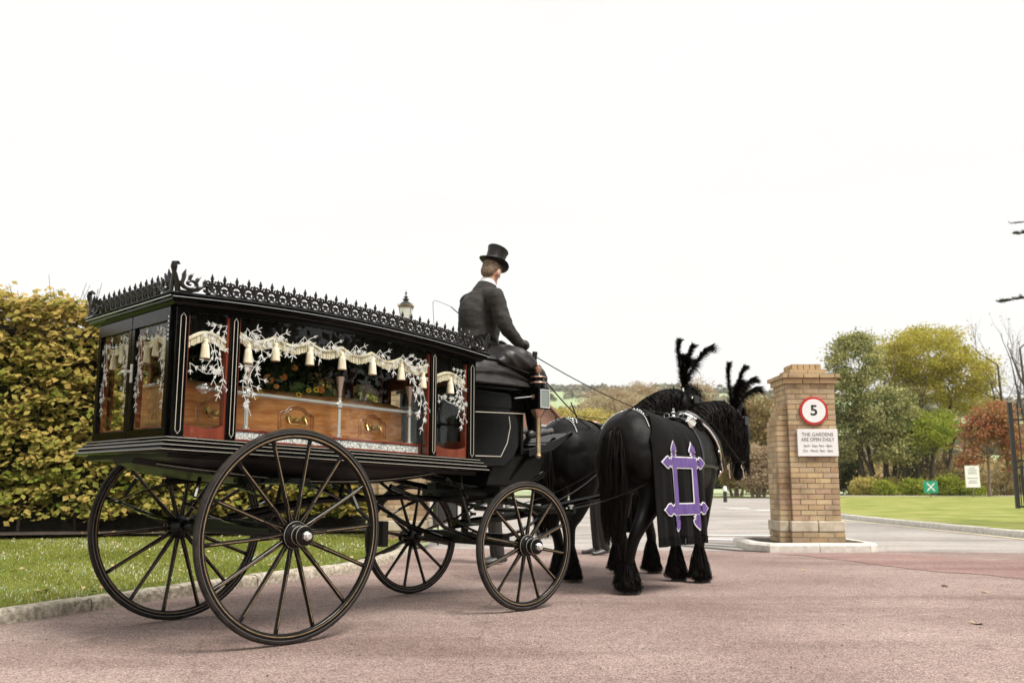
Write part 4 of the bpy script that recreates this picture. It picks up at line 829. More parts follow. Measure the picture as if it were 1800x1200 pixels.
# posts
for s in (-1, 1):
    for (a, b) in ((X0, X0 + .075), (-.365, -.305), (1.195, 1.25), (1.555, X1)):
        mb = MB(); zt = arch((a + b) / 2) - .066; mb.box(((a + b) / 2, s * (HW - .017), (ZB + zt) / 2), (b - a, .035, zt - ZB)); p = hb(mb, 'post', 'lacquer', bevel=.004)
        mb = MB(); w = (b - a) * .2; c = (a + b) / 2; z0, z1 = ZB + .015, zt - .04; yy = s * (HW + .0025)
        mb.tube([(c - w, yy, z0 + .02), (c, yy, z0), (c + w, yy, z0 + .02), (c + w, yy, z1 - .02), (c, yy, z1), (c - w, yy, z1 - .02)], .0016, 4, closed=True); hb(mb, 'post_lining', 'cream', p)
        if a > X0:
            mb = MB(); mb.box((a - .006, s * (HW - .045), (ZB + zt - .04) / 2), (.012, .05, zt - .04 - ZB)); hb(mb, 'inner_lining_strip', 'mahogany')
        if b < X1: mb = MB(); mb.box((b + .006, s * (HW - .045), (ZB + zt - .04) / 2), (.012, .05, zt - .04 - ZB)); hb(mb, 'inner_lining_strip', 'mahogany')
# lower moulding, reeded
mb = MB(); pr = [(-.04, .055), (.015, .052), (.022, .044), (.015, .036), (.032, .034), (.039, .024), (.032, .014), (.049, .012), (.056, .0), (.049, -.012), (.064, -.014), (.070, -.026), (.064, -.038), (.04, -.045), (-.04, -.045)]
ring(mb, pr, X0 - .01, X1 + .01, HW - .005, lambda x: ZB - .052, 4); hb(mb, 'base_moulding', 'lacquer', smooth=50)
mb = MB(); 
for o, dz in ((.0215, .046), (.0395, .026), (.0565, .002), (.0705, -.024)):
    for s in (-1,): mb.tube([(X0 - .01 - o, s * (HW - .005 + o), ZB - .052 + dz), (X1 + .01 + o, s * (HW - .005 + o), ZB - .052 + dz)], .0014, 4)
    mb.tube([(X0 - .011 - o, -(HW + o), ZB - .052 + dz), (X0 - .011 - o, (HW + o), ZB - .052 + dz)], .0014, 4)
hb(mb, 'moulding_lining', 'cream')
# floor + hull
mb = MB(); mb.box(((X0 + X1) / 2, 0, ZB - .03), (X1 - X0 - .03, 2 * HW - .05, .03)); hb(mb, 'floor', 'satin', smooth=0)
def hull(x):   # bottom half width, bottom z
    t = (x + .70) / 2.3
    zb = 1.03 - .115 * sin(min(1, max(0, (t + .04) / .96)) * pi) ** .75 + .02 * t; return .42 if x > -.3 else .42 - .30 * (-.3 - x) / .4, zb
secs = []
for x in np.linspace(-.72, 1.62, 16):
    w, zb = hull(x); secs.append([(x, -.57, ZB - .09), (x, -.56, ZB - .12), (x, -w - .04, zb + .03), (x, -w, zb), (x, w, zb), (x, w + .04, zb + .03), (x, .56, ZB - .12), (x, .57, ZB - .09)])
mb = MB(); n = 8; mb.add([p for s_ in secs for p in s_], [(i * n + j, (i + 1) * n + j, (i + 1) * n + (j + 1) % n, i * n + (j + 1) % n) for i in range(15) for j in range(n)] + [tuple(range(n)), tuple(range(15 * n, 16 * n))]); hb(mb, 'underbody', 'satin', smooth=25)
mb = MB()
for s in (-1, 1): mb.tube([(x, s * (hull(x)[0] + .028), hull(x)[1] + .012) for x in np.linspace(-.62, 1.45, 30)], .012, 8)
hb(mb, 'sill_rail', 'lacquer'); mb = MB()
for s in (-1, 1): mb.tube([(x, s * (hull(x)[0] + .040), hull(x)[1] + .018) for x in np.linspace(-.62, 1.45, 30)], .002, 4)
hb(mb, 'sill_lining', 'cream')
# windows
panes = [(X0 + .075, -.365), (-.305, 1.195), (1.25, 1.555)]
def leafpoly(c, a, l, w):
    ca, sa = cos(a), sin(a); P = [(0, 0), (.3, .42), (.65, .36), (1, 0), (.65, -.36), (.3, -.42)]; return [(c[0] + (u * l) * ca - (v * w) * sa, c[1] + (u * l) * sa + (v * w) * ca) for u, v in P]
def garland(mb, P3, curve, seed, dens=.95, sz=.026):
    r = random.Random(seed); Q = catmull([(a, b, 0) for a, b in curve], 10); w = .0018
    for a, b in zip(Q, Q[1:]):
        t = b - a; l = np.linalg.norm(t)
        if l < 1e-6: continue
        nn = np.array([-t[1], t[0], 0]) / l * w; P = [a + nn, b + nn, b - nn, a - nn]; mb.add([P3(p[0], p[1], 0) for p in P], [(0, 1, 2, 3)])
    tot = sum(np.linalg.norm(b - a) for a, b in zip(Q, Q[1:])); n = int(tot / .036 * dens)
    for k in range(n):
        i = int(k / n * (len(Q) - 1)); c = Q[i]; t = Q[i + 1] - Q[i]; a0 = atan2(t[1], t[0])
        if k % 5 == 2:
            cc = (c[0] + r.uniform(-.03, .03), c[1] + r.uniform(-.025, .025)); m_ = 8
            for j in range(m_): mb.add([P3(x, y, .0006) for x, y in leafpoly(cc, j * 2 * pi / m_ + k, sz * .95, sz * .22)], [tuple(range(6))])
        else:
            s = 1 if k % 2 else -1; off = r.uniform(.2, 1.0); l = sz * r.uniform(.9, 1.5)
            if k % 3 == 0:   # side sprig
                aa = a0 + s * 1.0; e = (c[0] + cos(aa) * sz * 1.5, c[1] + sin(aa) * sz * 1.5); nn = (-sin(aa) * w * .8, cos(aa) * w * .8)
                mb.add([P3(c[0] + nn[0], c[1] + nn[1], 0), P3(e[0] + nn[0], e[1] + nn[1], 0), P3(e[0] - nn[0], e[1] - nn[1], 0), P3(c[0] - nn[0], c[1] - nn[1], 0)], [(0, 1, 2, 3)])
                for da, ll in ((0, l), (.8, l * .8), (-.8, l * .8)): mb.add([P3(x, y, .0006) for x, y in leafpoly(e, aa + da, ll, ll * .27)], [tuple(range(6))])
            else:
                for s in (-1, 1): mb.add([P3(x, y, .0004) for x, y in leafpoly(c, a0 + s * off, l, l * .27)], [tuple(range(6))])
def side_garlands(x0, x1, seed):
    zt = lambda x: arch(x) - .125; r = random.Random(seed); out = []; w = x1 - x0
    if w > .8:
        for k in range(3): dx = .02 + .05 * k; L_ = (.50, .40, .30)[k]; out.append([(x0 + .02 + dx, zt(x0) - .05), (x0 + .05 + dx * 1.5, zt(x0) - .05 - L_ * .3), (x0 + .02 + dx * .9, zt(x0) - .05 - L_ * .65), (x0 + .09 + dx * .5, zt(x0) - .05 - L_)])
        for k in range(3): dx = .02 + .05 * k; L_ = (.52, .42, .3)[k]; out.append([(x1 - .02 - dx, zt(x1) - .03), (x1 - .05 - dx * 1.5, zt(x1) - .04 - L_ * .3), (x1 - .02 - dx * .9, zt(x1) - .04 - L_ * .65), (x1 - .08 - dx * .5, zt(x1) - .04 - L_)])
        n = 7
        for k in range(n):
            a = x0 + .05 + (w - .1) * k / n; b = x0 + .05 + (w - .1) * (k + 1) / n; z = zt((a + b) / 2) - .03; out.append([(a, z - .005), ((a + b) / 2, z - .10), (b, z - .005)]); out.append([((a + b) / 2, z - .09), ((a + b) / 2 + .02, z - .13), ((a + b) / 2 + .012, z - .175)]) if k in (1, 2, 5) else None
            out.append([(a + .03, z - .02), ((a + b) / 2, z + .015)])
    else:
        for k in range(3): dx = .02 + .035 * k; L_ = (.45, .36, .26)[k]; out.append([(x1 - dx, zt(x1) - .03), (x1 - .04 - dx, zt(x1) - .03 - L_ * .35), (x1 - .01 - dx, zt(x1) - .03 - L_ * .7), (x1 - .05 - dx, zt(x1) - .03 - L_)])
        out.append([(x0 + .02, zt(x0) - .26), ((x0 + x1) / 2, zt(x0) - .31), (x1 - .03, zt(x0) - .26)])
    return out
for s in (-1, 1):
    for pi_, (a, b) in enumerate(panes):
        mb = MB(); xs_ = np.linspace(a, b, 12); y = s * (HW - .012)
        mb.add([(x, y, ZB + .004) for x in xs_] + [(x, y, arch(x) - .090) for x in xs_], [(i, i + 1, 12 + i + 1, 12 + i) for i in range(11)]); w = hb(mb, 'window_pane', 'glass', smooth=0)
        mb = MB(); P3 = lambda u, v, o, y=y, s=s: (u, y + s * (.0012 + o), v)
        for gi, cv in enumerate(side_garlands(a, b, pi_)): garland(mb, P3, cv, gi + 20 * pi_ + 7)
        hb(mb, 'etched_garland', 'etch', w, smooth=0)
# rear doors
zt = arch(X0) - .095; xr = X0
for s in (-1, 1): mb = MB(); mb.box((xr + .018, s * .523, (ZB + zt) / 2), (.036, .042, zt - ZB + .04)); hb(mb, 'rear_corner_stile', 'lacquer', bevel=.004)
for s in (-1, 1):
    y0, y1 = sorted((s * .003, s * .500)); mb = MB(); D = .03; xc = xr - .004
    mb.box((xc, (y0 + y1) / 2, ZB + .025), (D, y1 - y0, .05)); mb.box((xc, (y0 + y1) / 2, zt - .010), (D, y1 - y0, .08)); zc = (ZB + .05 + zt - .05) / 2; hh_ = zt - .05 - ZB - .05
    mb.box((xc, y0 + .020, zc), (D, .040, hh_)); mb.box((xc, y1 - .020, zc), (D, .040, hh_)); d = hb(mb, 'rear_door', 'lacquer', bevel=.003)
    mb = MB(); a, b_ = y0 + .040, y1 - .040; mb.add([(xc, a, ZB + .05), (xc, b_, ZB + .05), (xc, b_, zt - .05), (xc, a, zt - .05)], [(0, 1, 2, 3)]); g_ = hb(mb, 'door_pane', 'glass', d, smooth=0)
    mb = MB(); P3 = lambda u, v, o: (xc - .0015 - o, u, v)
    for k in range(2): 
        for e, q in ((a, 1), (b_, -1)): garland(mb, P3, [(e + q * (.02 + .03 * k), zt - .10), (e + q * (.05 + .035 * k), zt - .25), (e + q * (.02 + .03 * k), zt - .40 + .05 * k), (e + q * (.05 + .02 * k), zt - .56 + .1 * k)], k * 3 + 91, 1.2, .026)
    garland(mb, P3, [(a + .03, zt - .09), ((a + b_) / 2, zt - .13), (b_ - .03, zt - .09)], 5, 1.3, .026); hb(mb, 'door_etching', 'etch', d, smooth=0)
    mb = MB(); [mb.box((xc + .03, yy, zc), (.03, .014, hh_)) for yy in (a + .007, b_ - .007)]; mb.box((xc + .03, (a + b_) / 2, ZB + .057), (.03, b_ - a, .014)); hb(mb, 'door_inner_frame', 'mahogany', d)
    mb = MB(); [mb.lathe((xc - .016, y0 + .012, z), [(.006, -.003), (.006, .003)], 8, 'x') for z in np.linspace(zt - .16, zt - .03, 6)] if s < 0 else None
    if s < 0: hb(mb, 'hinge_screws', 'chrome', d)
    if s < 0:
        mb = MB(); mb.box((xc - .018, -.032, 1.54), (.008, .02, .11)); mb.tube([(xc - .018, -.032, 1.55), (xc - .06, -.032, 1.55)], .008, 8); mb.tube([(xc - .06, -.045, 1.545), (xc - .062, .0, 1.548), (xc - .058, .065, 1.538)], [.008, .009, .006], 8); hb(mb, 'door_handle', 'chrome', d)
mb = MB(); mb.box((xr - .003, -.2, zt - .028), (.03, .44, .003)); hb(mb, 'door_top_lining', 'cream', smooth=0)
# front bulkhead
mb = MB(); mb.box((X1 - .02, 0, ZB + .06), (.03, 1.0, .14)); mb.box((X1 - .02, 0, arch(X1) - .17), (.03, 1.0, .12)); [mb.box((X1 - .02, y, 1.5), (.03, .05, .6)) for y in (-.48, .48)]; hb(mb, 'front_bulkhead', 'mahogany', smooth=0)
mb = MB(); mb.add([(X1 - .02, -.46, ZB + .13), (X1 - .02, .46, ZB + .13), (X1 - .02, .46, arch(X1) - .22), (X1 - .02, -.46, arch(X1) - .22)], [(0, 1, 2, 3)]); hb(mb, 'window_pane', 'glass', smooth=0)
# interior deck: mahogany box with lace panel strip and quarter panels
mb = MB(); mb.box(((-.33 + 1.2) / 2, 0, ZB + .075), (1.53, .86, .014)); mb.box(((-.33 + 1.2) / 2, 0, ZB + .012), (1.53, .88, .014))
for x in (-.34, 1.2): mb.box((x, 0, ZB + .04), (.02, .88, .09))
hb(mb, 'coffin_deck', 'mahogany', smooth=0, bevel=.002)
for s in (-1, 1): mb = MB(); mb.box(((-.33 + 1.2) / 2, s * .42, ZB + .044), (1.50, .006, .05)); hb(mb, 'lace_panel', 'lace', smooth=0)
for s in (-1, 1):
    for (a, b) in ((-.62, -.375), (1.26, 1.55)):
        n_ = 10; top = [(a + (b - a) * k / n_, ZB + .055 + (.030 * (1 - sin(pi * min(1, (k / n_) * 1.0)) ** .6 * .9))) for k in range(n_ + 1)]; mb = MB(); mb.prism([(a, ZB), (b, ZB)] + top[::-1], 'y', s * .515, s * .525); hb(mb, 'quarter_panel', 'mahogany', smooth=0)
for (a, b) in ((-.66, -.36),):
    mb = MB(); mb.box(((a + b) / 2, 0, ZB + .03), (b - a, 1.0, .03)); hb(mb, 'rear_deck', 'mahogany', smooth=0)
# deck rails with stanchions
ZR = 1.452
for s in (-1, 1):
    y = s * .40; mb = MB(); mb.tube([(-.40, y, ZR), (1.16, y, ZR)], .0135, 10); r_ = hb(mb, 'deck_rail', 'chrome')
    for e, q in ((-.40, -1), (1.16, 1)):
        mb = MB(); mb.lathe((e, y, ZR), [(.006, 0), (.012, q * .01), (.026, q * .025), (.03, q * .04), (.018, q * .055), (.024, q * .07), (.004, q * .095)], 10, 'x')
        for k in range(6): a = k * pi / 3; mb.add(*[(lambda v, f: (v, f))(*ball((e + q * .04, y + cos(a) * .026, ZR + sin(a) * .026), .011))][0])
        hb(mb, 'rail_finial', 'chrome', r_)
    for x in (-.16, .52, 1.12):
        mb = MB(); mb.lathe((x, y, 0), [(.024, ZB + .083), (.024, ZB + .09), (.014, ZB + .10), (.0125, ZR - .03), (.02, ZR - .02), (.02, ZR + .018), (.012, ZR + .024), (.014, ZR + .045)], 12); hb(mb, 'stanchion', 'chrome', r_)
        mb = MB(); mb.lathe((x, y, 0), [(.008, ZR + .045), (.011, ZR + .06), (.03, ZR + .175), (.034, ZR + .185), (.031, ZR + .186), (.008, ZR + .06)], 14); hb(mb, 'flower_vase', 'vase' if 'vase' in M else M.setdefault('vase', mat('pewter_vase', (.62, .55, .53), rough=.22, metal=.85)), r_)
# inner velvet drape + scalloped fringe + tassels
def drape_side(s):
    for (a, b, n) in ((-.62, -.38, 1), (-.295, 1.185, 6), (1.26, 1.55, 1)):
        y = s * .500; K = max(16, n * 14); xs_ = np.linspace(a, b, K); w = (b - a) / n
        if n == 1: low = lambda x: -.07 + .055 * (1 - abs(sin(pi * ((x - a) / w) * 1.0 + .0)) ** .8) * 0 + .05 * sin(pi * (x - a) / w) 
        else: low = lambda x: -.042 * abs(sin(pi * (x - a) / w)) ** .9
        zf = lambda x: arch(x) - .185 + low(x)
        mb = MB(); mb.add([(x, y + s * .004 * sin(x * 130), arch(x) - .09) for x in xs_] + [(x, y + s * .010 * sin(x * 130), zf(x)) for x in xs_], [(i, i + 1, K + i + 1, K + i) for i in range(K - 1)]); hb(mb, 'valance', 'drape')
        mb = MB(); mb.tube([(x, y + s * .012, zf(x)) for x in xs_], .0115, 6)
        rr_ = random.Random(3)
        for i in range(int((b - a) / .0075)):
            x = a + (i + .5) * .0075; l = .052 + rr_.uniform(-.004, .004); mb.box((x, y + s * (.010 + rr_.uniform(0, .006)), zf(x) - l / 2), (.0062, .004, l))
        hb(mb, 'fringe', 'fringe', smooth=0)
        for k in range(n + 1 if n > 1 else 1):
            x = a + w * k if n > 1 else (a + b) / 2 - .01
            if n > 1: x = min(max(x, a + .06), b - .05)
            z = zf(x) - .012; mb = MB(); mb.lathe((x, y + s * .022, 0), [(.004, z - .02), (.015, z - .028), (.0165, z - .040), (.014, z - .050), (.020, z - .056), (.024, z - .08), (.029, z - .136), (.025, z - .138)], 14); hb(mb, 'tassel', 'fringe', smooth=60)
for s in (-1, 1): drape_side(s)
mb = MB(); xs_ = np.linspace(-.47, .47, 50); zf = lambda y: arch(X0) - .20 - .03 * abs(sin(pi * (y + .47) / .235)); mb.add([(-.655, y, arch(X0) - .1) for y in xs_] + [(-.655 + .006 * sin(y * 120), y, zf(y)) for y in xs_], [(i, i + 1, 51 + i, 50 + i) for i in range(49)]); hb(mb, 'rear_valance', 'drape')
mb = MB(); mb.tube([(-.665, y, zf(y)) for y in xs_], .008, 6); [mb.box((-.665, y, zf(y) - .016), (.004, .006, .032)) for y in np.arange(-.47, .47, .0078)]; hb(mb, 'rear_fringe', 'fringe', smooth=0)
for y in (-.36, -.235, -.12, .12, .235, .36): z = zf(y) - .01; mb = MB(); mb.lathe((-.672, y, 0), [(.004, z), (.013, z - .008), (.0145, z - .020), (.012, z - .030), (.017, z - .036), (.0225, z - .11), (.02, z - .112)], 12); hb(mb, 'tassel', 'fringe')
# dark inner ceiling drape
mb = MB(); mb.add([(x, y, arch(x) - .10 - .02 * abs(sin(y * 12)) ) for x in np.linspace(-.65, 1.6, 12) for y in np.linspace(-.5, .5, 25)], [(i * 25 + j, i * 25 + j + 1, (i + 1) * 25 + j + 1, (i + 1) * 25 + j) for i in range(11) for j in range(24)]); hb(mb, 'ceiling_lining', 'drape')
# crest gallery on the roof
mb = MB(); mb.tube([(.033 * cos(a), 0, .036 + .033 * sin(a)) for a in np.linspace(0, 2 * pi, 17)[:-1]], .0085, 5, closed=True)
for k in range(5): a = k * 2 * pi / 5 + pi / 2; mb.tube([(.004 * cos(a), 0, .036 + .004 * sin(a)), (.013 * cos(a), 0, .036 + .013 * sin(a)), (.024 * cos(a), 0, .036 + .024 * sin(a))], [.006, .0095, .004], 5)
mb.tube([(0.006, 0, .033), (-.006, 0, .033)], .006, 5)
mb.lathe((0, 0, 0), [(.006, .066), (.006, .080), (.012, .084), (.007, .088), (.011, .102), (.006, .116), (.0015, .130)], 6)
for s in (-1, 1): mb.tube([(0, 0, .076), (s * .012, 0, .073), (s * .019, 0, .080), (s * .020, 0, .088)], [.005, .005, .0045, .003], 5); mb.tube([(s * .017, 0, .058), (s * .026, 0, .068), (s * .034, 0, .066)], [.0045, .0055, .005], 5); mb.tube([(s * .037, 0, 0.002), (s * .034, 0, .012), (s * .022, 0, .010)], .0055, 4)
for s in (-1, 1): mb.tube([(s * .012, 0, .068), (s * .022, 0, .085), (s * .032, 0, .083), (s * .038, 0, .070)], [.006, .006, .006, .005], 5)
mb.lathe((.0385, 0, 0), [(.004, .03), (.008, .04), (.005, .05), (.008, .068), (.010, .078), (.005, .09), (.001, .098)], 6)
cu = mb.build('crest_finial', M['ironwork'], H); cme = cu.data; first = True
def place(x, y, rz):
    global first
    o = cu if first else cu.copy()
    if not first: COL.objects.link(o); o.parent = H
    first = False; sl_ = (arch(x + .01) - arch(x - .01)) / .02 - .0354 if rz == 0 else 0
    o.location = TL(x, y, arch(x)); o.rotation_euler = (0, -math.atan(sl_), rz) if rz == 0 else (0, 0, rz)
n = 27
for s in (-1, 1):
    for k in range(n): place(-.52 + k * 2.02 / (n - 1) , s * (HW + .045), 0)
for xx in (X0 - .05, X1 + .07):
    for k in range(11): place(xx, -.38 + k * .076, pi / 2)
mb = MB()
for s in (-1, 1): mb.tube([(x, s * (HW + .045), arch(x) + .002) for x in np.linspace(X0 - .03, X1 + .05, 20)], .005, 5)
for xx in (X0 - .05, X1 + .07): mb.tube([(xx, y, arch(xx) + .002) for y in (-HW, HW)], .005, 5)
hb(mb, 'crest_base_rail', 'ironwork')
def scroll_mesh():
    mb = MB()
    def spiral(cx_, cz, r0, turns, a0, r1=.004, th=.010, sgn=1):
        P = [(cx_ + (r0 + (r1 - r0) * t) * cos(a0 + sgn * t * turns * 2 * pi), 0, cz + (r0 + (r1 - r0) * t) * sin(a0 + sgn * t * turns * 2 * pi)) for t in np.linspace(0, 1, 24)]; mb.tube(P, list(np.linspace(th * 1.25, th * .75, 24)), 6)
    # upright acanthus blade at the corner (x=0), scrolls running to +x
    mb.tube([(.01, 0, 0), (.006, 0, .05), (-.004, 0, .11), (-.014, 0, .155), (-.010, 0, .182), (.006, 0, .186), (.014, 0, .172)], [(.012, .009), (.012, .010), (.010, .010), (.008, .010), (.008, .010), (.008, .008), (.006, .006)], 8)
    spiral(.062, .058, .040, 1.35, pi * .9, sgn=1, th=.0085); spiral(.130, .032, .030, 1.2, pi * 1.0, sgn=-1, th=.0075)
    mb.tube([(.012, 0, .01), (.045, 0, .006), (.09, 0, .022), (.118, 0, .056), (.14, 0, .060)], [.008, .010, .009, .008, .006], 6)
    for (x, z, dx, dz, l) in ((.03, .10, .012, .05, 1), (.055, .095, .02, .038, 1), (.085, .085, .022, .03, 1), (.12, .066, .005, .035, 1), (.025, .07, .02, .05, 1), (.145, .055, .02, .016, 1)):
        mb.tube([(x, 0, z - .02), (x + dx * .3, 0, z + dz * .3), (x + dx, 0, z + dz)], [.006, .0095, .002], 5)
    return mb
sc_ = scroll_mesh().build('crest_scroll', M['ironwork'], H); fst = True
for cxx, cyy, rz in [(X0 - .055, -(HW + .05), 0), (X0 - .055, -(HW + .05), pi / 2), (X0 - .055, HW + .05, 0), (X0 - .055, HW + .05, -pi / 2), (X1 + .075, -(HW + .05), pi), (X1 + .075, -(HW + .05), pi / 2), (X1 + .075, HW + .05, pi), (X1 + .075, HW + .05, -pi / 2)]:
    o = sc_ if fst else sc_.copy()
    if not fst: COL.objects.link(o); o.parent = H
    fst = False; d_ = Vector((cos(rz), sin(rz), 0)) * .012; lean = -.25 if cxx > 0 else 0
    o.location = TL(cxx + d_.x, cyy + d_.y, arch(cxx) + .004); sc2 = .92 if cxx < 0 else .8; o.scale = (sc2 * 1.55, 1.2, sc2); o.rotation_euler = (0, (.10 if cxx > 0 and rz == pi else (-.03 if rz == 0 else 0)), rz)

# ---- wheels
def wheel(x, y, R, nsp, rz=0., camber=.016, side=-1):
    """local axis: wheel plane xz, outside toward side*y"""
    w = MB(); s = side
    # felloe
    w.lathe((0, 0, 0), [(R - .022, -.017), (R - .022, .017), (R - .055, .017), (R - .062, .010), (R - .062, -.010), (R - .055, -.017)], 72, 'y', closed=True); W_ = w.build('wheel', M['wheelpaint'], H, smooth=50)
    t = MB(); t.lathe((0, 0, 0), [(R - .024, -.0175), (R - .012, -.0185), (R - .003, -.0135), (R, 0), (R - .003, .0135), (R - .012, .0185), (R - .024, .0175)], 72, 'y', closed=True); t.build('tyre', M['rubber'], W_, smooth=50)
    l = MB()
    for q in (-1, 1): l.lathe((0, 0, 0), [(R - .049, q * .0172), (R - .049, q * .0184), (R - .043, q * .0184), (R - .043, q * .0172)], 72, 'y', closed=True)
    l.build('rim_lining', M['gold'], W_, smooth=30)
    l = MB()
    for q in (-1, 1): l.lathe((0, 0, 0), [(R - .0275, q * .0172), (R - .0275, q * .0196), (R - .0235, q * .0196), (R - .0235, q * .0172)], 72, 'y', closed=True)
    l.build('tyre_channel', M['chrome2'] if 'chrome2' in M else M.setdefault('chrome2', mat('bright_steel_edge', (.22, .22, .23), rough=.3, metal=.8)), W_, smooth=30)
    h = MB(); h.lathe((0, 0, 0), [(.03, s * -.09), (.045, s * -.085), (.05, s * -.06), (.065, s * -.045), (.078, s * -.03), (.078, s * .03), (.068, s * .045), (.062, s * .05), (.062, s * .058), (.054, s * .062), (.054, s * .072), (.046, s * .076), (.046, s * .105), (.056, s * .11), (.056, s * .128), (.045, s * .133)], 28, 'y'); hub = h.build('hub', M['wheelpaint'], W_, smooth=40)
    h = MB(); h.lathe((0, 0, 0), [(.027, s * .13), (.027, s * .152), (.023, s * .156)], 6, 'y'); h.lathe((0, 0, 0), [(.02, s * .155), (.02, s * .168), (.016, s * .172)], 16, 'y'); h.build('axle_nut', M['chrome'], W_, smooth=30)
    h = MB()
    for rr_, yy in ((.0785, .028), (.0545, .068), (.0565, .119)): h.lathe((0, 0, 0), [(rr_, s * yy), (rr_ + .001, s * (yy + .0012)), (rr_, s * (yy + .0024))], 28, 'y', closed=True)
    h.build('hub_lining', M['cream'], W_)
    sp = MB(); r0, r1 = .070, R - .056; K = 5; pts = [(0, 0, r0 + (r1 - r0) * k / 4) for k in range(5)]; sp.tube([(0, s * -.0 , p[2]) for p in pts], [(.0165, .0125), (.0150, .0150), (.0125, .0140), (.0120, .0125), (.0135, .0130)], 8, up=(0, 1, 0)); spk = sp.build('spoke', M['wheelpaint'], W_, smooth=60)
    ln_ = MB()
    for q in (-1, 1):
        ln_.tube([(.0105, q * .0112, r0 + .02), (.0016, q * .0148, r0 + .10), (.0016, q * .0142, r0 + (r1 - r0) * .3)], .0010, 4); ln_.tube([(-.0105, q * .0112, r0 + .02), (-.0016, q * .0148, r0 + .10)], .0010, 4)
        ln_.box((0, q * .0130, r0 + (r1 - r0) * .62), (.0045, .0022, (r1 - r0) * .62))
    lin = ln_.build('spoke_lining', M['gold'], W_, smooth=0)
    for k in range(nsp):
        a = 2 * pi * (k + .35) / nsp
        for src in (spk, lin):
            o = src if k == 0 else src.copy()
            if k: COL.objects.link(o); o.parent = W_
            o.rotation_euler = (0, a, 0)
    W_.location = (x, y, R); W_.rotation_euler = (camber * (1 if s < 0 else -1), 0, rz); return W_
FZ = -(.8411 - YAW)   # front axle steer
LX, RF = 2.0332, .467
wheel(0, -.7325 + .0175, .62, 14, 0, side=-1); wheel(0, .7325 - .0175, .62, 14, 0, side=1)
for s in (-1, 1): yy = s * (.7325 - .0175); wheel(LX - sin(FZ) * yy, cos(FZ) * yy, RF, 12, FZ, side=s)
# ---- undercarriage
mb = MB(); mb.tube([(0, -.64, .62), (0, .64, .62)], .024, 10); mb.box((0, 0, .66), (.07, 1.0, .06)); mb.build('rear_axle', M['satin'], H, smooth=40)
Rz = Matrix.Rotation(FZ, 3, 'Z')
def FR(p): q = Rz @ Vector(p); return (q.x + LX, q.y, q.z)
mb = MB(); mb.tube([FR((0, -.64, RF)), FR((0, .64, RF))], .022, 10); mb.box(FR((0, 0, RF + .045)), (.07, 1.0, .06), R=Rz); mb.build('front_axle', M['satin'], H, smooth=40)
def spring(c, L_, h, R3, name='leaf_spring'):
    mb = MB()
    for sgn in (1, -1):
        for lf in range(4):
            k = 1 - lf * .2; xs_ = np.linspace(-L_ / 2 * k, L_ / 2 * k, 15); pts = []
            for x in xs_: z = sgn * (h / 2) * (1 - (2 * x / L_) ** 2) + sgn * (.007 * lf); q = R3 @ Vector((x, 0, z)); pts.append((c[0] + q.x, c[1] + q.y, c[2] + q.z))
            mb.tube(pts, [(.022, .0042)] * 15, 4, up=(0, 0, 1))
    for e in (-1, 1): q = R3 @ Vector((e * L_ / 2, 0, 0)); mb.tube([(c[0] + q.x, c[1] + q.y - .028, c[2] + q.z), (c[0] + q.x, c[1] + q.y + .028, c[2] + q.z)], .013, 8)
    return mb.build(name, M['lacquer'], H, smooth=40)
I3 = Matrix.Identity(3)
for s in (-1, 1):
    spring((0.0, s * .47, .80), 1.08, .25, I3); q = Rz @ Vector((0, s * .42, 0)); spring((LX + q.x, q.y, .66), .86, .26, Rz)
mb = MB(); mb.lathe((LX, 0, 0), [(.30, .79), (.30, .815), (.26, .815), (.26, .79)], 32, closed=True); mb.lathe((LX, 0, 0), [(.31, .825), (.31, .85), (.26, .85), (.26, .825)], 32, closed=True); mb.box((LX, 0, .84), (.09, .95, .05)); mb.box((LX + .02, 0, .9), (.75, .10, .05)); mb.box((LX, 0, .87), (.10, .9, .05)); mb.lathe((LX, 0, 0), [(.03, .45), (.03, .9)], 10); mb.build('turntable', M['satin'], H, smooth=30)
for y in (-.25, .25): mb = MB(); mb.tube([(1.35, y, .98), (1.6, y, .93), (1.85, y, .89), (2.5, y, .92), (2.7, y, 1.0)], (.022), 8); mb.build('body_iron', M['lacquer'], H, smooth=50)
for y in (-.35, .35): mb = MB(); mb.tube([(1.0, y, .9), (1.3, y * .9, .80), (1.62, y * .6, .60), (LX, y * .5, RF)], .016, 7); mb.tube([(1.45, y * 1.2, .96), (1.62, y * 1.2, .86), (1.75, y, .80), (LX - .1, y, .80)], .014, 7); mb.build('stay_iron', M['lacquer'], H, smooth=50)
for y in (-.47, .47): mb = MB(); mb.box((0, y, .935), (.5, .05, .03)); mb.tube([(-.5, y, .84), (-.45, y * .9, .95)], .012, 6); mb.tube([(.5, y, .84), (.55, y * .9, .93)], .012, 6); mb.build('spring_block', M['lacquer'], H, smooth=50)
mb = MB(); mb.tube([(.05, .15, .70), (.6, .06, .80), (1.4, 0, .82), (LX, 0, .78)], .024, 8); mb.tube([(.05, -.15, .70), (.6, -.06, .80)], .02, 8); mb.build('perch', M['satin'], H, smooth=50)
for s in (-1, 1): mb = MB(); mb.box((.665, s * .70, .60), (.045, .07, .16)); mb.tube([(.66, s * .68, .62), (.62, s * .5, .75), (.6, s * .4, .92)], .014, 6); mb.build('brake_block', M['satin'], H, smooth=0)
mb = MB(); mb.box((1.68, -.47, .62), (.13, .10, .012)); mb.tube([(1.68, -.44, .62), (1.66, -.38, .82), (1.66, -.36, .98)], .012, 6); mb.build('step_iron', M['ironwork'], H, smooth=40)
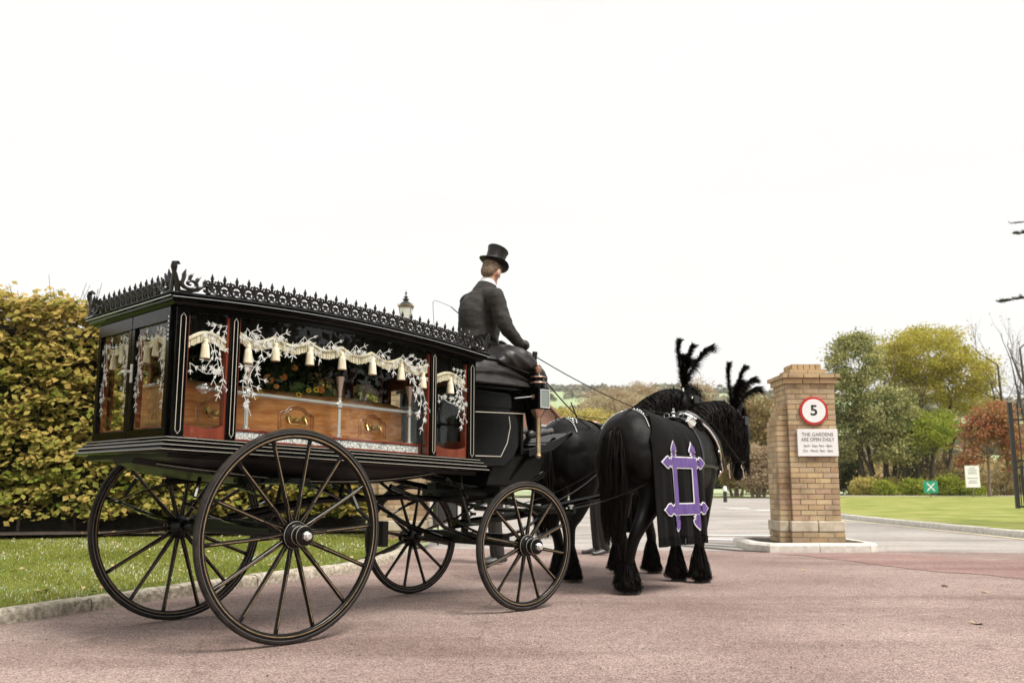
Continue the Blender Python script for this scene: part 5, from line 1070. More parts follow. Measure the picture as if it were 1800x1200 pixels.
# pole, splinter bar
mb = MB(); P0 = FR((.1, 0, .62)); mb.tube([FR((-.1, 0, .60)), FR((.6, 0, .66)), FR((1.6, 0.02, .80)), FR((2.9, .04, 1.0))], [.035, .034, .028, .02], 8); mb.build('pole', M['lacquer'], H)
mb = MB(); mb.tube([FR((.62, -.62, .70)), FR((.60, 0, .69)), FR((.62, .62, .70))], [.02, .026, .02], 8); mb.build('splinter_bar', M['lacquer'], H)
for y in (-.58, -.2, .2, .58): mb = MB(); mb.lathe(FR((.62, y, .70)), [(.012, 0), (.012, .035), (.022, .04), (.022, .05)], 10); mb.build('roller_bolt', M['chrome'], H)
mb = MB()
for y in (-.3, .3): mb.tube([FR((-.4, y * .7, .80)), FR((.1, y, .78)), FR((.62, y * 1.5, .70))], .018, 7)
mb.build('futchells', M['satin'], H)
# ---- driver's box
mb = MB(); prof = [(1.665, 1.04), (1.665, 1.64), (2.32, 1.625), (2.335, 1.49), (2.30, 1.46), (2.28, 1.36), (2.25, 1.22), (2.18, 1.11), (2.08, 1.045)]
mb.prism(prof, 'y', -.40, .40); mb.build('boot', M['lacquer'], H, bevel=.01, smooth=25)
for s in (-1, 1):
    mb = MB(); mb.prism([(1.70, 1.12), (1.70, 1.43), (2.12, 1.43), (2.13, 1.36), (2.10, 1.24), (2.03, 1.13)], 'y', s * .401, s * .407); p = mb.build('side_panel', M['lacquer'], H, bevel=.003, smooth=0)
    mb = MB(); mb.tube([(1.70, s * .409, 1.125), (2.03, s * .409, 1.125), (2.10, s * .409, 1.23), (2.135, s * .409, 1.36), (2.12, s * .409, 1.44)], .0028, 5); mb.tube([(1.69, s * .409, 1.455), (2.30, s * .409, 1.47)], .0028, 5); mb.build('panel_lining', M['cream'], p)
    mb = MB(); mb.box((1.95, s * .405, 1.55), (.5, .012, .10)); mb.build('seat_panel', M['lacquer'], H, bevel=.003, smooth=0)
mb = MB(); mb.box((1.98, 0, 1.655), (.66, .86, .03)); mb.build('seat_board', M['lacquer'], H, bevel=.008)
mb = MB(); mb.prism([(2.0, 1.05), (2.26, 1.2), (2.62, 1.19), (2.56, 1.0), (2.36, .90), (1.95, .90)], 'y', -.34, .34); mb.build('foot_well', M['satin'], H, bevel=.008)
# leather apron cushion: creased lump
bm = bmesh.new(); bmesh.ops.create_cube(bm, size=1); bmesh.ops.subdivide_edges(bm, edges=bm.edges, cuts=22, use_grid_fill=True)
from mathutils import noise as mnoise
for v in bm.verts:
    x, y, z = v.co; X_, Y_, Z_ = x * 2, y * 2, z * 2
    top = max(0, Z_ * .5 + .5); lx = 2.0 + X_ * (.335 + .0 * top) + .03 * top; ly = Y_ * (.47 - .05 * top ** 2); lz = 1.675 + top * (.265 - .05 * X_ * X_ * 1.0 - .09 * max(0, X_) ** 1.5 - .03 * Y_ ** 2)
    rr_ = 1 - .10 * (max(abs(X_), abs(Y_)) ** 8) * top; nv = mnoise.noise(Vector((lx * 6, ly * 3, lz * 10))); f_ = mnoise.noise(Vector((lx * 2.5 + 4, ly * 2.5, lz * 24 + lx * 8)))
    band = .02 * math.exp(-((top - .45) / .06) ** 2) - .022 * math.exp(-((top - .36) / .05) ** 2) + .015 * math.exp(-((top - .05) / .06) ** 2); o_ = 1 + band * 1.6 + .012 * nv + .020 * f_
    v.co = (2.0 + (lx - 2.0) * o_ * rr_, ly * o_ * rr_, lz + .012 * nv * top)
me = bpy.data.meshes.new('leather_apron'); bm.to_mesh(me); bm.free(); me.materials.append(M['leather']); me.shade_smooth(); o = bpy.data.objects.new('leather_apron', me); COL.objects.link(o); o.parent = H
mb = MB(); 
for s in (-1, 1): mb.tube([(1.72, s * .47, 1.86), (1.9, s * .485, 1.855), (2.2, s * .48, 1.80), (2.38, s * .46, 1.785), (2.40, s * .45, 1.74), (2.39, s * .45, 1.66)], .010, 7)
mb.build('seat_rail', M['lacquer'], H)
# toe board
mb = MB()
mb.add([(2.33, -.42, 1.15), (2.33, .42, 1.15), (2.62, .42, 1.21), (2.62, -.42, 1.21), (2.86, .42, 1.34), (2.86, -.42, 1.34)] , [(0, 1, 2, 3), (3, 2, 4, 5)]); mb.add([(2.33, -.42, 1.13), (2.33, .42, 1.13), (2.62, .42, 1.19), (2.62, -.42, 1.19), (2.87, .42, 1.322), (2.87, -.42, 1.322)], [(0, 1, 2, 3), (3, 2, 4, 5)])
mb.build('toe_board', M['lacquer'], H, smooth=0); mb = MB()
for k in range(2): x = 2.50 + k * .17; z = 1.165 + (x - 2.33) * .2 if x < 2.62 else 1.222 + (x - 2.62) * .54; mb.box((x, 0, z + .006), (.025, .78, .008))
mb.build('toe_board_battens', M['leather'], H, smooth=0)
for s in (-1, 1): mb = MB(); mb.prism([(2.33, 1.13), (2.62, 1.19), (2.87, 1.322), (2.86, 1.35), (2.5, 1.22), (2.33, 1.19)], 'y', s * .42, s * .428); mb.tube([(2.2, s * .33, .95), (2.35, s * .36, 1.1), (2.6, s * .38, 1.19)], .014, 6); mb.build('toe_board_bracket', M['lacquer'], H, smooth=0)
mb = MB(); mb.box((2.28, 0, 1.31), (.03, .80, .32)); mb.build('dash_panel', M['satin'], H, smooth=0)
# lamps
for s in (-1, 1):
    y = s * .50; x = 2.36; mb = MB()
    mb.box((x, y, 1.585), (.125, .125, .165)); mb.tube([(x - .06, y, 1.60), (x - .2, y - s * .08, 1.58)], .012, 6); lm = mb.build('carriage_lamp', M['lacquer'], H, bevel=.004, smooth=30)
    mb = MB(); d = .067; ZL = 1.585
    # glazed faces: outward side and front
    for (c, dm) in (((x + .005, y + s * d, ZL), (.10, .004, .135)), ((x + d, y, ZL), (.004, .10, .135))): mb.box(c, dm)
    mb.build('bevelled_glass', M['mirror'] if 'mirror' in M else M.setdefault('mirror', mat('bevelled_lamp_glass', (.25, .28, .25), rough=.05, metal=.6)), lm, smooth=0)
    mb = MB()
    for (c0, ax) in (((x + .005, y + s * (d + .003), ZL), 'x'), ((x + d + .003, y, ZL), 'y')):
        for q in (-1, 1):
            if ax == 'x': mb.box((c0[0] + q * .052, c0[1], ZL), (.007, .006, .145)); mb.box((c0[0], c0[1], ZL + q * .070), (.097, .006, .007))
            else: mb.box((c0[0], c0[1] + q * .052, ZL), (.006, .007, .145)); mb.box((c0[0], c0[1], ZL + q * .070), (.006, .097, .007))
    mb.build('glass_frame', M['chrome'], lm, smooth=0)
    mb = MB(); mb.lathe((x - .063, y, 1.60), [(.02, 0), (.022, -.004), (.014, -.008)], 14, 'x'); mb.build('bullseye', M['copper'], lm)
    mb = MB(); mb.tube([(x, y, 1.667), (x, y, 1.69)], [.085, .06], 4, caps=True); mb.lathe((x, y, 0), [(.06, 1.68), (.06, 1.705), (.066, 1.712), (.066, 1.722), (.048, 1.732), (.048, 1.75), (.060, 1.757), (.060, 1.768), (.036, 1.776), (.03, 1.79), (.012, 1.795)], 18); mb.build('lamp_top', M['lacquer'], lm, smooth=30)
    mb = MB(); mb.lathe((x, y, 0), [(.067, 1.710), (.069, 1.716), (.067, 1.722)], 18, closed=True); mb.lathe((x, y, 0), [(.061, 1.756), (.063, 1.762), (.061, 1.768)], 18, closed=True); mb.lathe((x, y, 0), [(.02, 1.79), (.030, 1.81), (.032, 1.835), (.022, 1.84), (.012, 1.85), (.016, 1.86), (.012, 1.875), (.003, 1.885)], 14)
    mb.lathe((x, y, 0), [(.02, 1.43), (.04, 1.46), (.056, 1.49), (.056, 1.502)], 18); mb.build('lamp_copper', M['copper'], lm)
    mb = MB(); mb.lathe((x, y, 0), [(.008, 1.115), (.02, 1.125), (.026, 1.135), (.02, 1.15), (.019, 1.16), (.019, 1.42), (.023, 1.435)], 16); mb.build('candle_tube', M['oldbrass'], lm)
mb = MB(); mb.tube([(2.40, -.40, 1.62), (2.41, -.40, 1.78), (2.44, -.395, 1.985)], [.014, .016, .022], 10); mb.build('whip_socket', M['ironwork'], H)
# ---- coffin
CO = thing('coffin', 'oak coffin with arched panel mouldings inside the hearse', 'coffin', (HA[0], HA[1], 0), HRZ); CY = 0.0
cz0 = ZB + .10; cz1 = cz0 + .225
def cw(x): return np.interp(x, [-.55, .66, 1.18], [.205, .29, .235])
out = [(-.55, -cw(-.55)), (.66, -cw(.66)), (1.18, -cw(1.18)), (1.18, cw(1.18)), (.66, cw(.66)), (-.55, cw(-.55))]
mb = MB(); mb.prism(out, 'z', cz0, cz1); mb.build('body', M['oak'], CO, fn=TL, smooth=0)
def layer(name, g, z0, z1, m, gt=None):
    gt = g if gt is None else gt
    lo = [(x + (-1 if x < 0 else (1 if x > 1 else 0)) * g, y + (-1 if y < 0 else 1) * g, z0) for x, y in out]; hi = [(x + (-1 if x < 0 else (1 if x > 1 else 0)) * gt, y + (-1 if y < 0 else 1) * gt, z1) for x, y in out]
    mb = MB(); mb.add(lo + hi, [tuple(range(6))[::-1], tuple(range(6, 12))] + [(i, (i + 1) % 6, 6 + (i + 1) % 6, 6 + i) for i in range(6)]); return mb.build(name, M[m], CO, fn=TL, smooth=0)
layer('base_plinth', .010, cz0 - .018, cz0 + .012, 'oakend'); layer('lid_edge', .016, cz1, cz1 + .012, 'oakend'); layer('lid', .010, cz1 + .012, cz1 + .036, 'oakend', -.02); layer('lid_raised', -.03, cz1 + .036, cz1 + .050, 'oakend', -.06)
for s in (-1, 1):
    for xc in (-.27, .28, .90):
        def SP(u, v, o): x = xc + u; return TL(x, s * (float(cw(x)) + .001 + o), cz0 + v)
        shp = [(-.125, .02), (-.125, .115), (-.10, .135), (-.085, .135), (-.05, .165), (0, .175), (.05, .165), (.085, .135), (.10, .135), (.125, .115), (.125, .02)]
        for sc2, rr_ in ((1., .006), (.86, .0035)):
            mb = MB(); mb.tube([SP(u * sc2, .02 + (v - .02) * sc2 + (1 - sc2) * .05, .003) for u, v in shp], rr_, 6); mb.build('panel_moulding', M['oakend'], CO)
        mb = MB(); P = lambda u, v, o: SP(u, v + .025, o)
        mb.tube([P(-.06, .03, .03), P(-.02, .022, .038), (P(.02, .022, .038)), P(.06, .03, .03)], .005, 6)
        for e in (-1, 1):
            mb.tube([P(e * .06, .07, .006), P(e * .062, .045, .02), P(e * .06, .03, .03)], .005, 5)
            for k in range(10): a = k * .63; mb.tube([P(e * .058 + .004 * cos(a), .07, .004), P(e * .058 + .022 * cos(a), .07 + .026 * sin(a), .006)], [.004, .003], 4)
        for k in range(9): a = k / 8 * pi; mb.tube([P(0, .05, .004), P(.034 * cos(a), .05 + .03 * sin(a), .006)], [.003, .0035], 4)
        mb.build('coffin_handle', M['brass'], CO, smooth=50)
    for x in (.30, .88): mb = MB(); mb.lathe(TL(x, s * .20, cz1 + .05), [(.018, 0), (.006, .006), (.005, .016), (.012, .022), (.010, .032), (.002, .038)], 10); mb.build('lid_screw', M['chrome'], CO)
# ---- floral tribute on the coffin
FL = thing('floral_tribute', 'dark leafed spray of yellow and orange flowers lying on the coffin lid', 'flowers', (HA[0], HA[1], 0), HRZ)
M['l_spray'] = leafmat('spray_leaves', [(.006, .011, .004), (.012, .022, .007), (.03, .06, .015)], .1); M['petal_y'] = mat('yellow_petal', (.68, .42, .02), (.75, .52, .04), 20, .6); M['petal_o'] = mat('orange_petal', (.5, .17, .03), (.6, .28, .06), 20, .6); M['eye'] = mat('dark_flower_eye', (.03, .02, .01), rough=.9)
n = 5200; C = RNG.normal(size=(n, 3)) * np.array([.19, .12, .07]) + np.array([.12, 0, cz1 + .15]); C[:, 2] = np.maximum(C[:, 2], cz1 + .055) - .0354 * C[:, 0]; V, F = leaves(C, .06, .3, aspect=.5); raw('foliage', V, F, M['l_spray'], FL, rnd=RNG.random(n))
def flower(c, r, m, n=12):
    mb = MB(); c = Vector(c)
    nrm = Vector((-.25, -1, .35)).normalized(); u = nrm.orthogonal().normalized(); v = nrm.cross(u)
    for k in range(n):
        a = 2 * pi * k / n; d = u * cos(a) + v * sin(a); t = u * -sin(a) + v * cos(a); mb.add([c + d * r * .2, c + d * r * .7 + t * r * .22 + nrm * r * .1, c + d * r + nrm * r * .05, c + d * r * .7 - t * r * .22 + nrm * r * .1], [(0, 1, 2, 3)])
    o = mb.build('flower', m, FL, smooth=0); mb = MB(); v_, f_ = ball(c + nrm * r * .08, r * .34); mb.add(v_, f_); mb.build('flower_eye', M['eye'] if m is M['petal_y'] else m, o)
rf = random.Random(5)
for (x, z, r, c) in ((-.10, 1.50, .02, 'y'), (-.08, 1.46, .02, 'y'), (-.04, 1.455, .022, 'y'), (.0, 1.48, .019, 'y'), (.05, 1.575, .038, 'o'), (.28, 1.49, .022, 'y'), (.33, 1.52, .019, 'y'), (.40, 1.53, .022, 'y'), (.16, 1.60, .03, 'o'), (.44, 1.535, .032, 'o'), (-.22, 1.56, .03, 'o'), (.22, 1.66, .024, 'o'), (.1, 1.53, .02, 'o')):
    flower((x, -.30 + rf.uniform(-.02, .02), z), r, M['petal_' + c])
mb = MB()
for k in range(7): a = -.1 + k * .1; c = Vector((.22 + k * .055, -.22, cz1 + .06 + .02 * sin(k))); mb.add([c + Vector((.045 * cos(t) * (1 + .2 * cos(3 * t)), -.015 * sin(t), .04 * sin(t) * (1 + .2 * cos(3 * t)))) for t in np.linspace(0, 2 * pi, 12)[:-1]], [tuple(range(11))])
M['broadleaf'] = mat('broad_leaf', (.05, .11, .03), (.09, .17, .05), 20, .5); mb.build('broad_leaves', M['broadleaf'], FL, fn=TL, smooth=0)
# ================================================================ horses
M['coat'] = mat('black_horse_coat', (.0018, .0013, .0011), (.0038, .0028, .0022), 5, .5, bump=.45, bscale=90, dist=.004, spec=.15, sheen=.02, stretch=(1, 1, .5))
M['hair'] = mat('black_horse_hair', (.002, .0014, .0011), (.008, .005, .0035), 40, .55, spec=.14)
M['hoof'] = mat('dark_hoof', (.03, .026, .022), rough=.4); M['eyeball'] = mat('horse_eye', (.01, .007, .005), rough=.05)
M['strap'] = mat('black_patent_harness', (.005, .0045, .0045), rough=.3, spec=.4); M['silver'] = mat('silver_fittings', (.82, .81, .78), rough=.16, metal=1.)
M['pall'] = mat('black_pall_cloth', (.002, .0017, .0015), (.004, .0032, .003), 8, .9, spec=.15, sheen=.03, bump=.15, bscale=7, dist=.02, stretch=(3, 3, .5))
M['purple'] = mat('purple_cloth', (.085, .045, .185), (.13, .075, .26), 10, .75, bump=.4, bscale=9, dist=.01, stretch=(4, 4, 1)); M['whitetrim'] = mat('white_piping', (.70, .68, .70), rough=.6)
TR = [(-.90, 0, 1.20, .06, .10), (-.85, 0, 1.20, .17, .21), (-.74, 0, 1.205, .26, .30), (-.58, 0, 1.21, .295, .345), (-.38, 0, 1.18, .30, .355), (-.12, 0, 1.13, .31, .365), (.12, 0, 1.11, .31, .375), (.34, 0, 1.13, .275, .40), (.52, 0, 1.16, .245, .37), (.68, 0, 1.16, .20, .28), (.80, 0, 1.17, .12, .17)]
def hw_at(x): return float(np.interp(x, [t[0] for t in TR], [t[3] for t in TR])), float(np.interp(x, [t[0] for t in TR], [t[4] for t in TR])), float(np.interp(x, [t[0] for t in TR], [t[2] for t in TR]))
def leg_hind(s, fx, fy):   # hoof position
    return [((-.58, s * .10, 1.38), (.09, .12)), ((-.60, s * .14, 1.20), (.165, .24)), ((-.585, s * .16, 1.05), (.165, .245)), ((-.56, s * .175, .92), (.125, .20)), ((-.60 + (fx + .66) * .3, s * .165, .72), (.085, .125)), ((-.72 + (fx + .66) * .6, s * .15, .54), (.055, .080)), ((fx - .045, (fy + s * .15) / 2, .40), (.050, .060)), ((fx - .02, fy, .18), (.042, .046)), ((fx + .01, fy, .10), (.045, .05)), ((fx + .03, fy, .03), (.055, .062))]
def leg_front(s, fx, fy):
    return [((.48, s * .10, 1.32), (.07, .10)), ((.50, s * .14, 1.14), (.12, .18)), ((.46, s * .16, .90), (.095, .14)), ((.47, s * .15, .72), (.062, .085)), ((.50 + (fx - .52) * .5, (fy + s * .14) / 2, .50), (.052, .058)), ((fx - .01, fy, .36), (.050, .056)), ((fx - .02, fy, .18), (.042, .046)), ((fx + .01, fy, .10), (.045, .05)), ((fx + .03, fy, .03), (.055, .062))]
def tapered(pr):
    pts = [p for p, r in pr]; Q = catmull([list(p) + [r[0], r[1]] for p, r in pr], 4); m = MB(); m.tube([q[:3] for q in Q], [(float(q[3]), float(q[4])) for q in Q], 14, up=(1, 0, 0)); return m.v, m.f
def horse(name, label, loc, heading, hind, front, neck, head, ears, seed):
    global RNG
    h = thing(name, label, 'horse', (loc[0], loc[1], 0), radians(90 - heading), 'pair of black horses'); parts = [loft([t[:5] for t in TR], 24, 4, 2.15)]
    for s, (fx, fy) in hind: parts.append(tapered(leg_hind(s, fx, fy)))
    for s, (fx, fy) in front: parts.append(tapered(leg_front(s, fx, fy)))
    parts.append(loft(neck, 20, 4)); parts.append(loft(head, 18, 4, 2.3))
    for s in (-1, 1): parts.append(ball((-.60, s * .165, 1.20), (.24, .14, .27))); parts.append(ball((.48, s * .14, 1.12), (.17, .12, .26)))
    parts.append(ball((.74, 0, 1.12), (.12, .19, .18)))
    hd = np.array([q[:3] for q in head]); d = hd[-1] - hd[0]; d /= np.linalg.norm(d)
    ck = hd[0] * .62 + hd[1] * .38
    parts.append(ball(tuple(ck - np.array([.05, 0, .07])), (.11, .085, .14)))
    for e0, e1 in ears:
        m = MB(); m.tube([e0, tuple((np.array(e0) + np.array(e1)) / 2 + .002), e1], [(.022, .028), (.026, .022), (.004, .004)], 8); parts.append((m.v, m.f))
    body = fuse('body', parts, .017, M['coat'], h, 7, .55)
    from mathutils import noise as mn
    displace(body, lambda c_: min(1, max(0, (c_.z - .35) / .4)) * (.013 * mn.noise(Vector((c_.x * 4 + seed, c_.y * 5, c_.z * 4))) + .005 * mn.noise(Vector((c_.x * 13, c_.y * 13, c_.z * 11)))))
    bv = bvh_of(body)
    # hooves
    for fx, fy in [p for _, p in hind] + [p for _, p in front]:
        m = MB(); m.lathe((fx + .03, fy, 0), [(.078, 0.003), (.075, .02), (.060, .075), (.03, .08)], 18); o = m.build('hoof', M['hoof'], h)
    def snap(p, off=.012):
        q, n_, i, dd = bv.find_nearest(Vector(p)); return q + n_ * off
    # hair: feathers
    rg = np.random.default_rng(seed)
    def feather(fx, fy, n=1500):
        a = rg.random(n) * 2 * pi; z0 = .07 + .27 * rg.random(n) ** 1.1 ; K = 6; P = np.zeros((n, K, 3)); flare = rg.uniform(.03, .085, n) * (1 - (z0 - .07) * 1.7); back = np.where(np.cos(a) < 0, 1.35, .85)
        for k in range(K):
            u = k / (K - 1); r = .042 + flare * back * np.sin(min(1., u * 1.25) * pi / 2) * (1 - .25 * u ** 3); z = z0 * (1 - u) + (.015 + rg.random(n) * .05) * u
            P[:, k, 0] = fx - .02 + .03 * u + r * np.cos(a + .15 * u); P[:, k, 1] = fy + r * np.sin(a + .15 * u); P[:, k, 2] = z
        P += rg.normal(0, .0032, P.shape) * np.linspace(.2, 1.6, K)[None, :, None]; return P
    m_ = [ribbons(feather(*p), .0055) for _, p in hind] + [ribbons(feather(*p), .0055) for _, p in front]
    for V, F in m_: raw('fetlock_feather', V, F, M['hair'], h, kind=None)
    # tail
    n = 1500; K = 9; P = np.zeros((n, K, 3)); a = rg.random(n) * 2 * pi; r0 = rg.random(n) ** .5; wav = rg.random(n) * 6
    keys = np.array([[-.865, .0, 1.40, .03], [-.92, -.01, 1.36, .06], [-.96, -.02, 1.18, .095], [-.965, -.03, .98, .11], [-.955, -.03, .78, .11], [-.945, -.02, .58, .10], [-.94, -.02, .40, .08]]); tk = np.linspace(0, 1, 7); ln = rg.uniform(.72, 1.0, n)
    for k in range(K):
        u = k / (K - 1) * ln; c = np.stack([np.interp(u, tk, keys[:, j]) for j in range(4)], 1); w = 1.0
        P[:, k, 0] = c[:, 0] + c[:, 3] * r0 * np.cos(a) * .75 + .008 * np.sin(u * 9 + wav); P[:, k, 1] = c[:, 1] + c[:, 3] * r0 * np.sin(a) * 1.1 + .016 * np.sin(u * 11 + wav); P[:, k, 2] = c[:, 2]
    V, F = ribbons(P, .009); tl = raw('tail', V, F, M['hair'], h)
    # mane
    crest = []
    for q in catmull([list(q[:5]) for q in neck], 6):
        crest.append(q)
    crest = np.array(crest); i0 = int(len(crest) * .10); cr_ = crest[i0:]
    # top of neck: centre + up*b, with up perpendicular to neck tangent
    T = np.gradient(cr_[:, :3], axis=0); T /= np.linalg.norm(T, axis=1, keepdims=True); lat = np.cross(np.array([0, 0, 1.]), T); lat /= np.linalg.norm(lat, axis=1, keepdims=True); up = np.cross(T, lat); top = cr_[:, :3] + up * (cr_[:, 4:5] - .01)
    n = 2600; K = 8; idx = rg.random(n) * (len(cr_) - 1.01); i = idx.astype(int); f = (idx - i)[:, None]; tp = top[i] * (1 - f) + top[i + 1] * f; ce = cr_[i, :3] * (1 - f) + cr_[i + 1, :3] * f; la = lat[i] * (1 - f) + lat[i + 1] * f; aa = cr_[i, 3:4] * (1 - f) + cr_[i + 1, 3:4] * f; uu = up[i]
    side = np.where(rg.random(n) < .72, -1., 1.)[:, None]; L_ = rg.uniform(.32, .62, n)[:, None]; wv = rg.random((n, 1)) * 6; P = np.zeros((n, K, 3)); fr = idx / len(cr_)
    for k in range(K):
        u = k / (K - 1); outw = aa * (1.08 * sin(min(1, u * 2.4) * pi / 2)) + .012 + rg.normal(0, .004, (n, 1)); drop = L_ * u ** 1.25
        P[:, k] = tp + la * side * (-1) * -1 * outw * 1.0 + np.array([0, 0, -1.]) * drop + T[i] * (.022 * np.sin(u * 7 + wv) + .05 * u * (fr[:, None] - .3)) + np.array([0, 0, .012]) * (1 - u)
    V, F = ribbons(P, .010, side=np.array([0, 0, 1.]) + rg.normal(0, .5, (n, 1, 3))); raw('mane', V, F, M['hair'], h)
    # forelock
    n = 240; P = np.zeros((n, 5, 3)); pol = hd[0] + np.array([.03, 0, .08]); dirn = hd[1] - hd[0]
    for k in range(5): u = k / 4; P[:, k] = pol + dirn * u * 1.1 + np.array([.05, 0, .02]) + rg.normal(0, 1, (n, 3)) * (.03 + .012 * u)
    V, F = ribbons(P, .009); raw('forelock', V, F, M['hair'], h)
    # eyes + bridle
    for s in (-1, 1):
        c = hd[1] * .75 + hd[0] * .25; v, f_ = ball(tuple(c + np.array([.03, s * .085, .0])), .019); m = MB(); m.add(v, f_); m.build('eye', M['eyeball'], h)
    for t, w_ in ((.12, .012), (.50, .010), (.74, .011)):
        c = hd[0] + (hd[-1] - hd[0]) * t; ax = Vector(d); u_ = ax.orthogonal().normalized(); v_ = ax.cross(u_); pts = []
        for k in range(24):
            a_ = 2 * pi * k / 24; dr = u_ * cos(a_) + v_ * sin(a_); hit = bv.ray_cast(Vector(c) + dr * .22, -dr, .3); pts.append((hit[0] if hit[0] is not None else Vector(c) + dr * .09) + dr * .006)
        m = MB(); m.tube(pts, [(w_, .003)] * 24, 4, closed=True, up=None); m.build('bridle_strap', M['strap'], h)
    bit = hd[-1] * .8 + hd[0] * .2
    for s in (-1, 1):
        c = Vector(bit) + Vector((0, s * .075, 0)); m = MB(); m.tube([c + Vector((.03 * cos(a_), 0, .03 * sin(a_))) for a_ in np.linspace(0, 2 * pi, 13)[:-1]], .006, 5, closed=True); m.tube([c + Vector((0, 0, .04)), c + Vector((.012, 0, -.09)), c + Vector((.03, 0, -.12))], .006, 5)
        m.build('bit', M['silver'], h)
        m = MB(); e = Vector(hd[1] * .55 + hd[0] * .45) + Vector((.0, s * .11, .01)); m.box(e, (.11, .012, .10)); m.build('blinker', M['strap'], h, bevel=.01)
        m = MB(); m.tube([snap(hd[0] * (1 - t) + hd[-1] * t + np.array([0, s * .12, 0]), .007) for t in np.linspace(.1, .75, 8)], [(.009, .003)] * 8, 4); m.build('cheek_strap', M['strap'], h)
        m = MB(); v, f_ = ball(tuple(snap(hd[0] * .8 + hd[1] * .2 + np.array([0, s * .12, 0]), .01)), .020); m.add(v, f_); m.build('rosette', M['silver'], h)
    # saddle pad, back strap, breeching, collar straps
    def band(xf, name, w, m_mat, z_lo=.78, th=.004, n=30, off=.012, y_only=None):
        pts = []
        for k in range(n):
            a_ = -.15 * pi + 1.3 * pi * k / (n - 1); x, yv, zv = xf(a_); hwv, hhv, zc = hw_at(x); o = Vector((x, 0, zc)); dr = Vector((0, cos(a_), sin(a_))); hit = bv.ray_cast(o + dr * .6, -dr, .6); pts.append((hit[0] if hit[0] is not None else o + Vector((0, cos(a_) * hwv, sin(a_) * hhv))) + dr * off)
        m = MB(); m.tube(pts, [(w, th)] * n, 4, up=None); return m.build(name, m_mat, h)
    band(lambda a_: (.16, 0, 0), 'girth_strap', .028, M['strap'])
    pts = [snap((.16, y, 1.6), .03) for y in np.linspace(-.2, .2, 9)]; m = MB(); m.tube(pts, [(.06, .018)] * 9, 8); m.build('saddle_pad', M['strap'], h)
    for s in (-1, 1):
        c = snap((.16, s * .20, 1.5), .045); m = MB(); m.tube([c + Vector((dx, 0, dz)) for dx, dz in ((-.07, .0), (-.03, .035), (.04, .035), (.075, .0), (.04, -.035), (-.03, -.035))], [.02] * 6, 6, closed=True); m.box(c, (.12, .02, .06)); m.build('pad_plate', M['silver'], h)
        c = snap((.17, s * .085, 1.6), .06); m = MB(); m.tube([c + Vector((0, .028 * cos(a_), .028 * sin(a_))) for a_ in np.linspace(0, 2 * pi, 13)[:-1]], .006, 5, closed=True); m.build('terret_ring', M['silver'], h)
    m = MB(); c = snap((.17, 0, 1.6), .04); m.lathe(c, [(.02, 0), (.012, .02), (.022, .04), (.008, .055), (.014, .07), (.003, .08)], 10); m.build('pad_finial', M['silver'], h)
    xs_ = np.linspace(.12, -.84, 16); m = MB(); m.tube([snap((x, 0, 1.7), .016) for x in xs_], [(.016, .004)] * 16, 4); m.build('back_strap', M['strap'], h)
    for s in (-1, 1):
        m = MB(); m.tube([snap((-.60 - .012 * k, s * (.01 + .026 * k), 1.62 - .03 * k), .008) for k in range(9)], .006, 6); m.build('crupper_strap', M['silver'], h)
        for k in range(5): v, f_ = ball(tuple(snap((-.58 - .02 * k, s * (.02 + .045 * k), 1.6), .012)), .009); m = MB(); m.add(v, f_); m.build('silver_stud', M['silver'], h)
        m = MB(); m.tube([snap((-.50, s * .02, 1.6), .008), snap((-.55, s * .10, 1.56), .008), snap((-.62, s * .17, 1.5), .008)], .006, 6); m.build('hip_strap', M['silver'], h)
        m = MB(); xs2 = np.linspace(.16, .62, 10); m.tube([snap((x, s * .5, 1.03 + .03 * (x + .5)), .014) for x in xs2], [(.005, .02)] * 10, 4, up=(0, 0, 1)); m.build('trace', M['strap'], h)
    # collar round the neck base
    for off, r, mt_, nm in ((0, .040, 'strap', 'collar'), (-.03, .013, 'silver', 'hames')):
        pts = []; c0 = Vector((.60 + off, -.0, 1.32)); ax = Vector((.75, -.04, .62)).normalized(); u_ = Vector((0, 1, 0)); v_ = ax.cross(u_)
        for k in range(30):
            a_ = 2 * pi * k / 30; dr = u_ * cos(a_) + v_ * sin(a_); hit = bv.ray_cast(c0 + dr * .7, -dr, .7); pts.append((hit[0] if hit[0] is not None else c0 + dr * .3) + dr * (r * .6 + (.03 if nm == 'hames' else 0)))
        m = MB(); m.tube(pts, r, 8, closed=True); m.build(nm, M[mt_], h)
    m = MB(); m.tube([snap((.55, -.4, 1.30), .02), snap((.66, -.35, 1.12), .02), snap((.74, -.2, .95), .02)], [(.02, .004)] * 3, 4); m.tube([snap((.60, -.4, 1.05), .02), snap((.62, -.38, 1.15), .03)], .012, 5); m.build('breast_strap', M['strap'], h)
    for z in (1.24, 1.12, 1.0): v, f_ = ball(tuple(snap((.66, -.4, z), .025)), .014); m = MB(); m.add(v, f_); m.build('silver_buckle', M['silver'], h)
    return h, bv, snap, hd
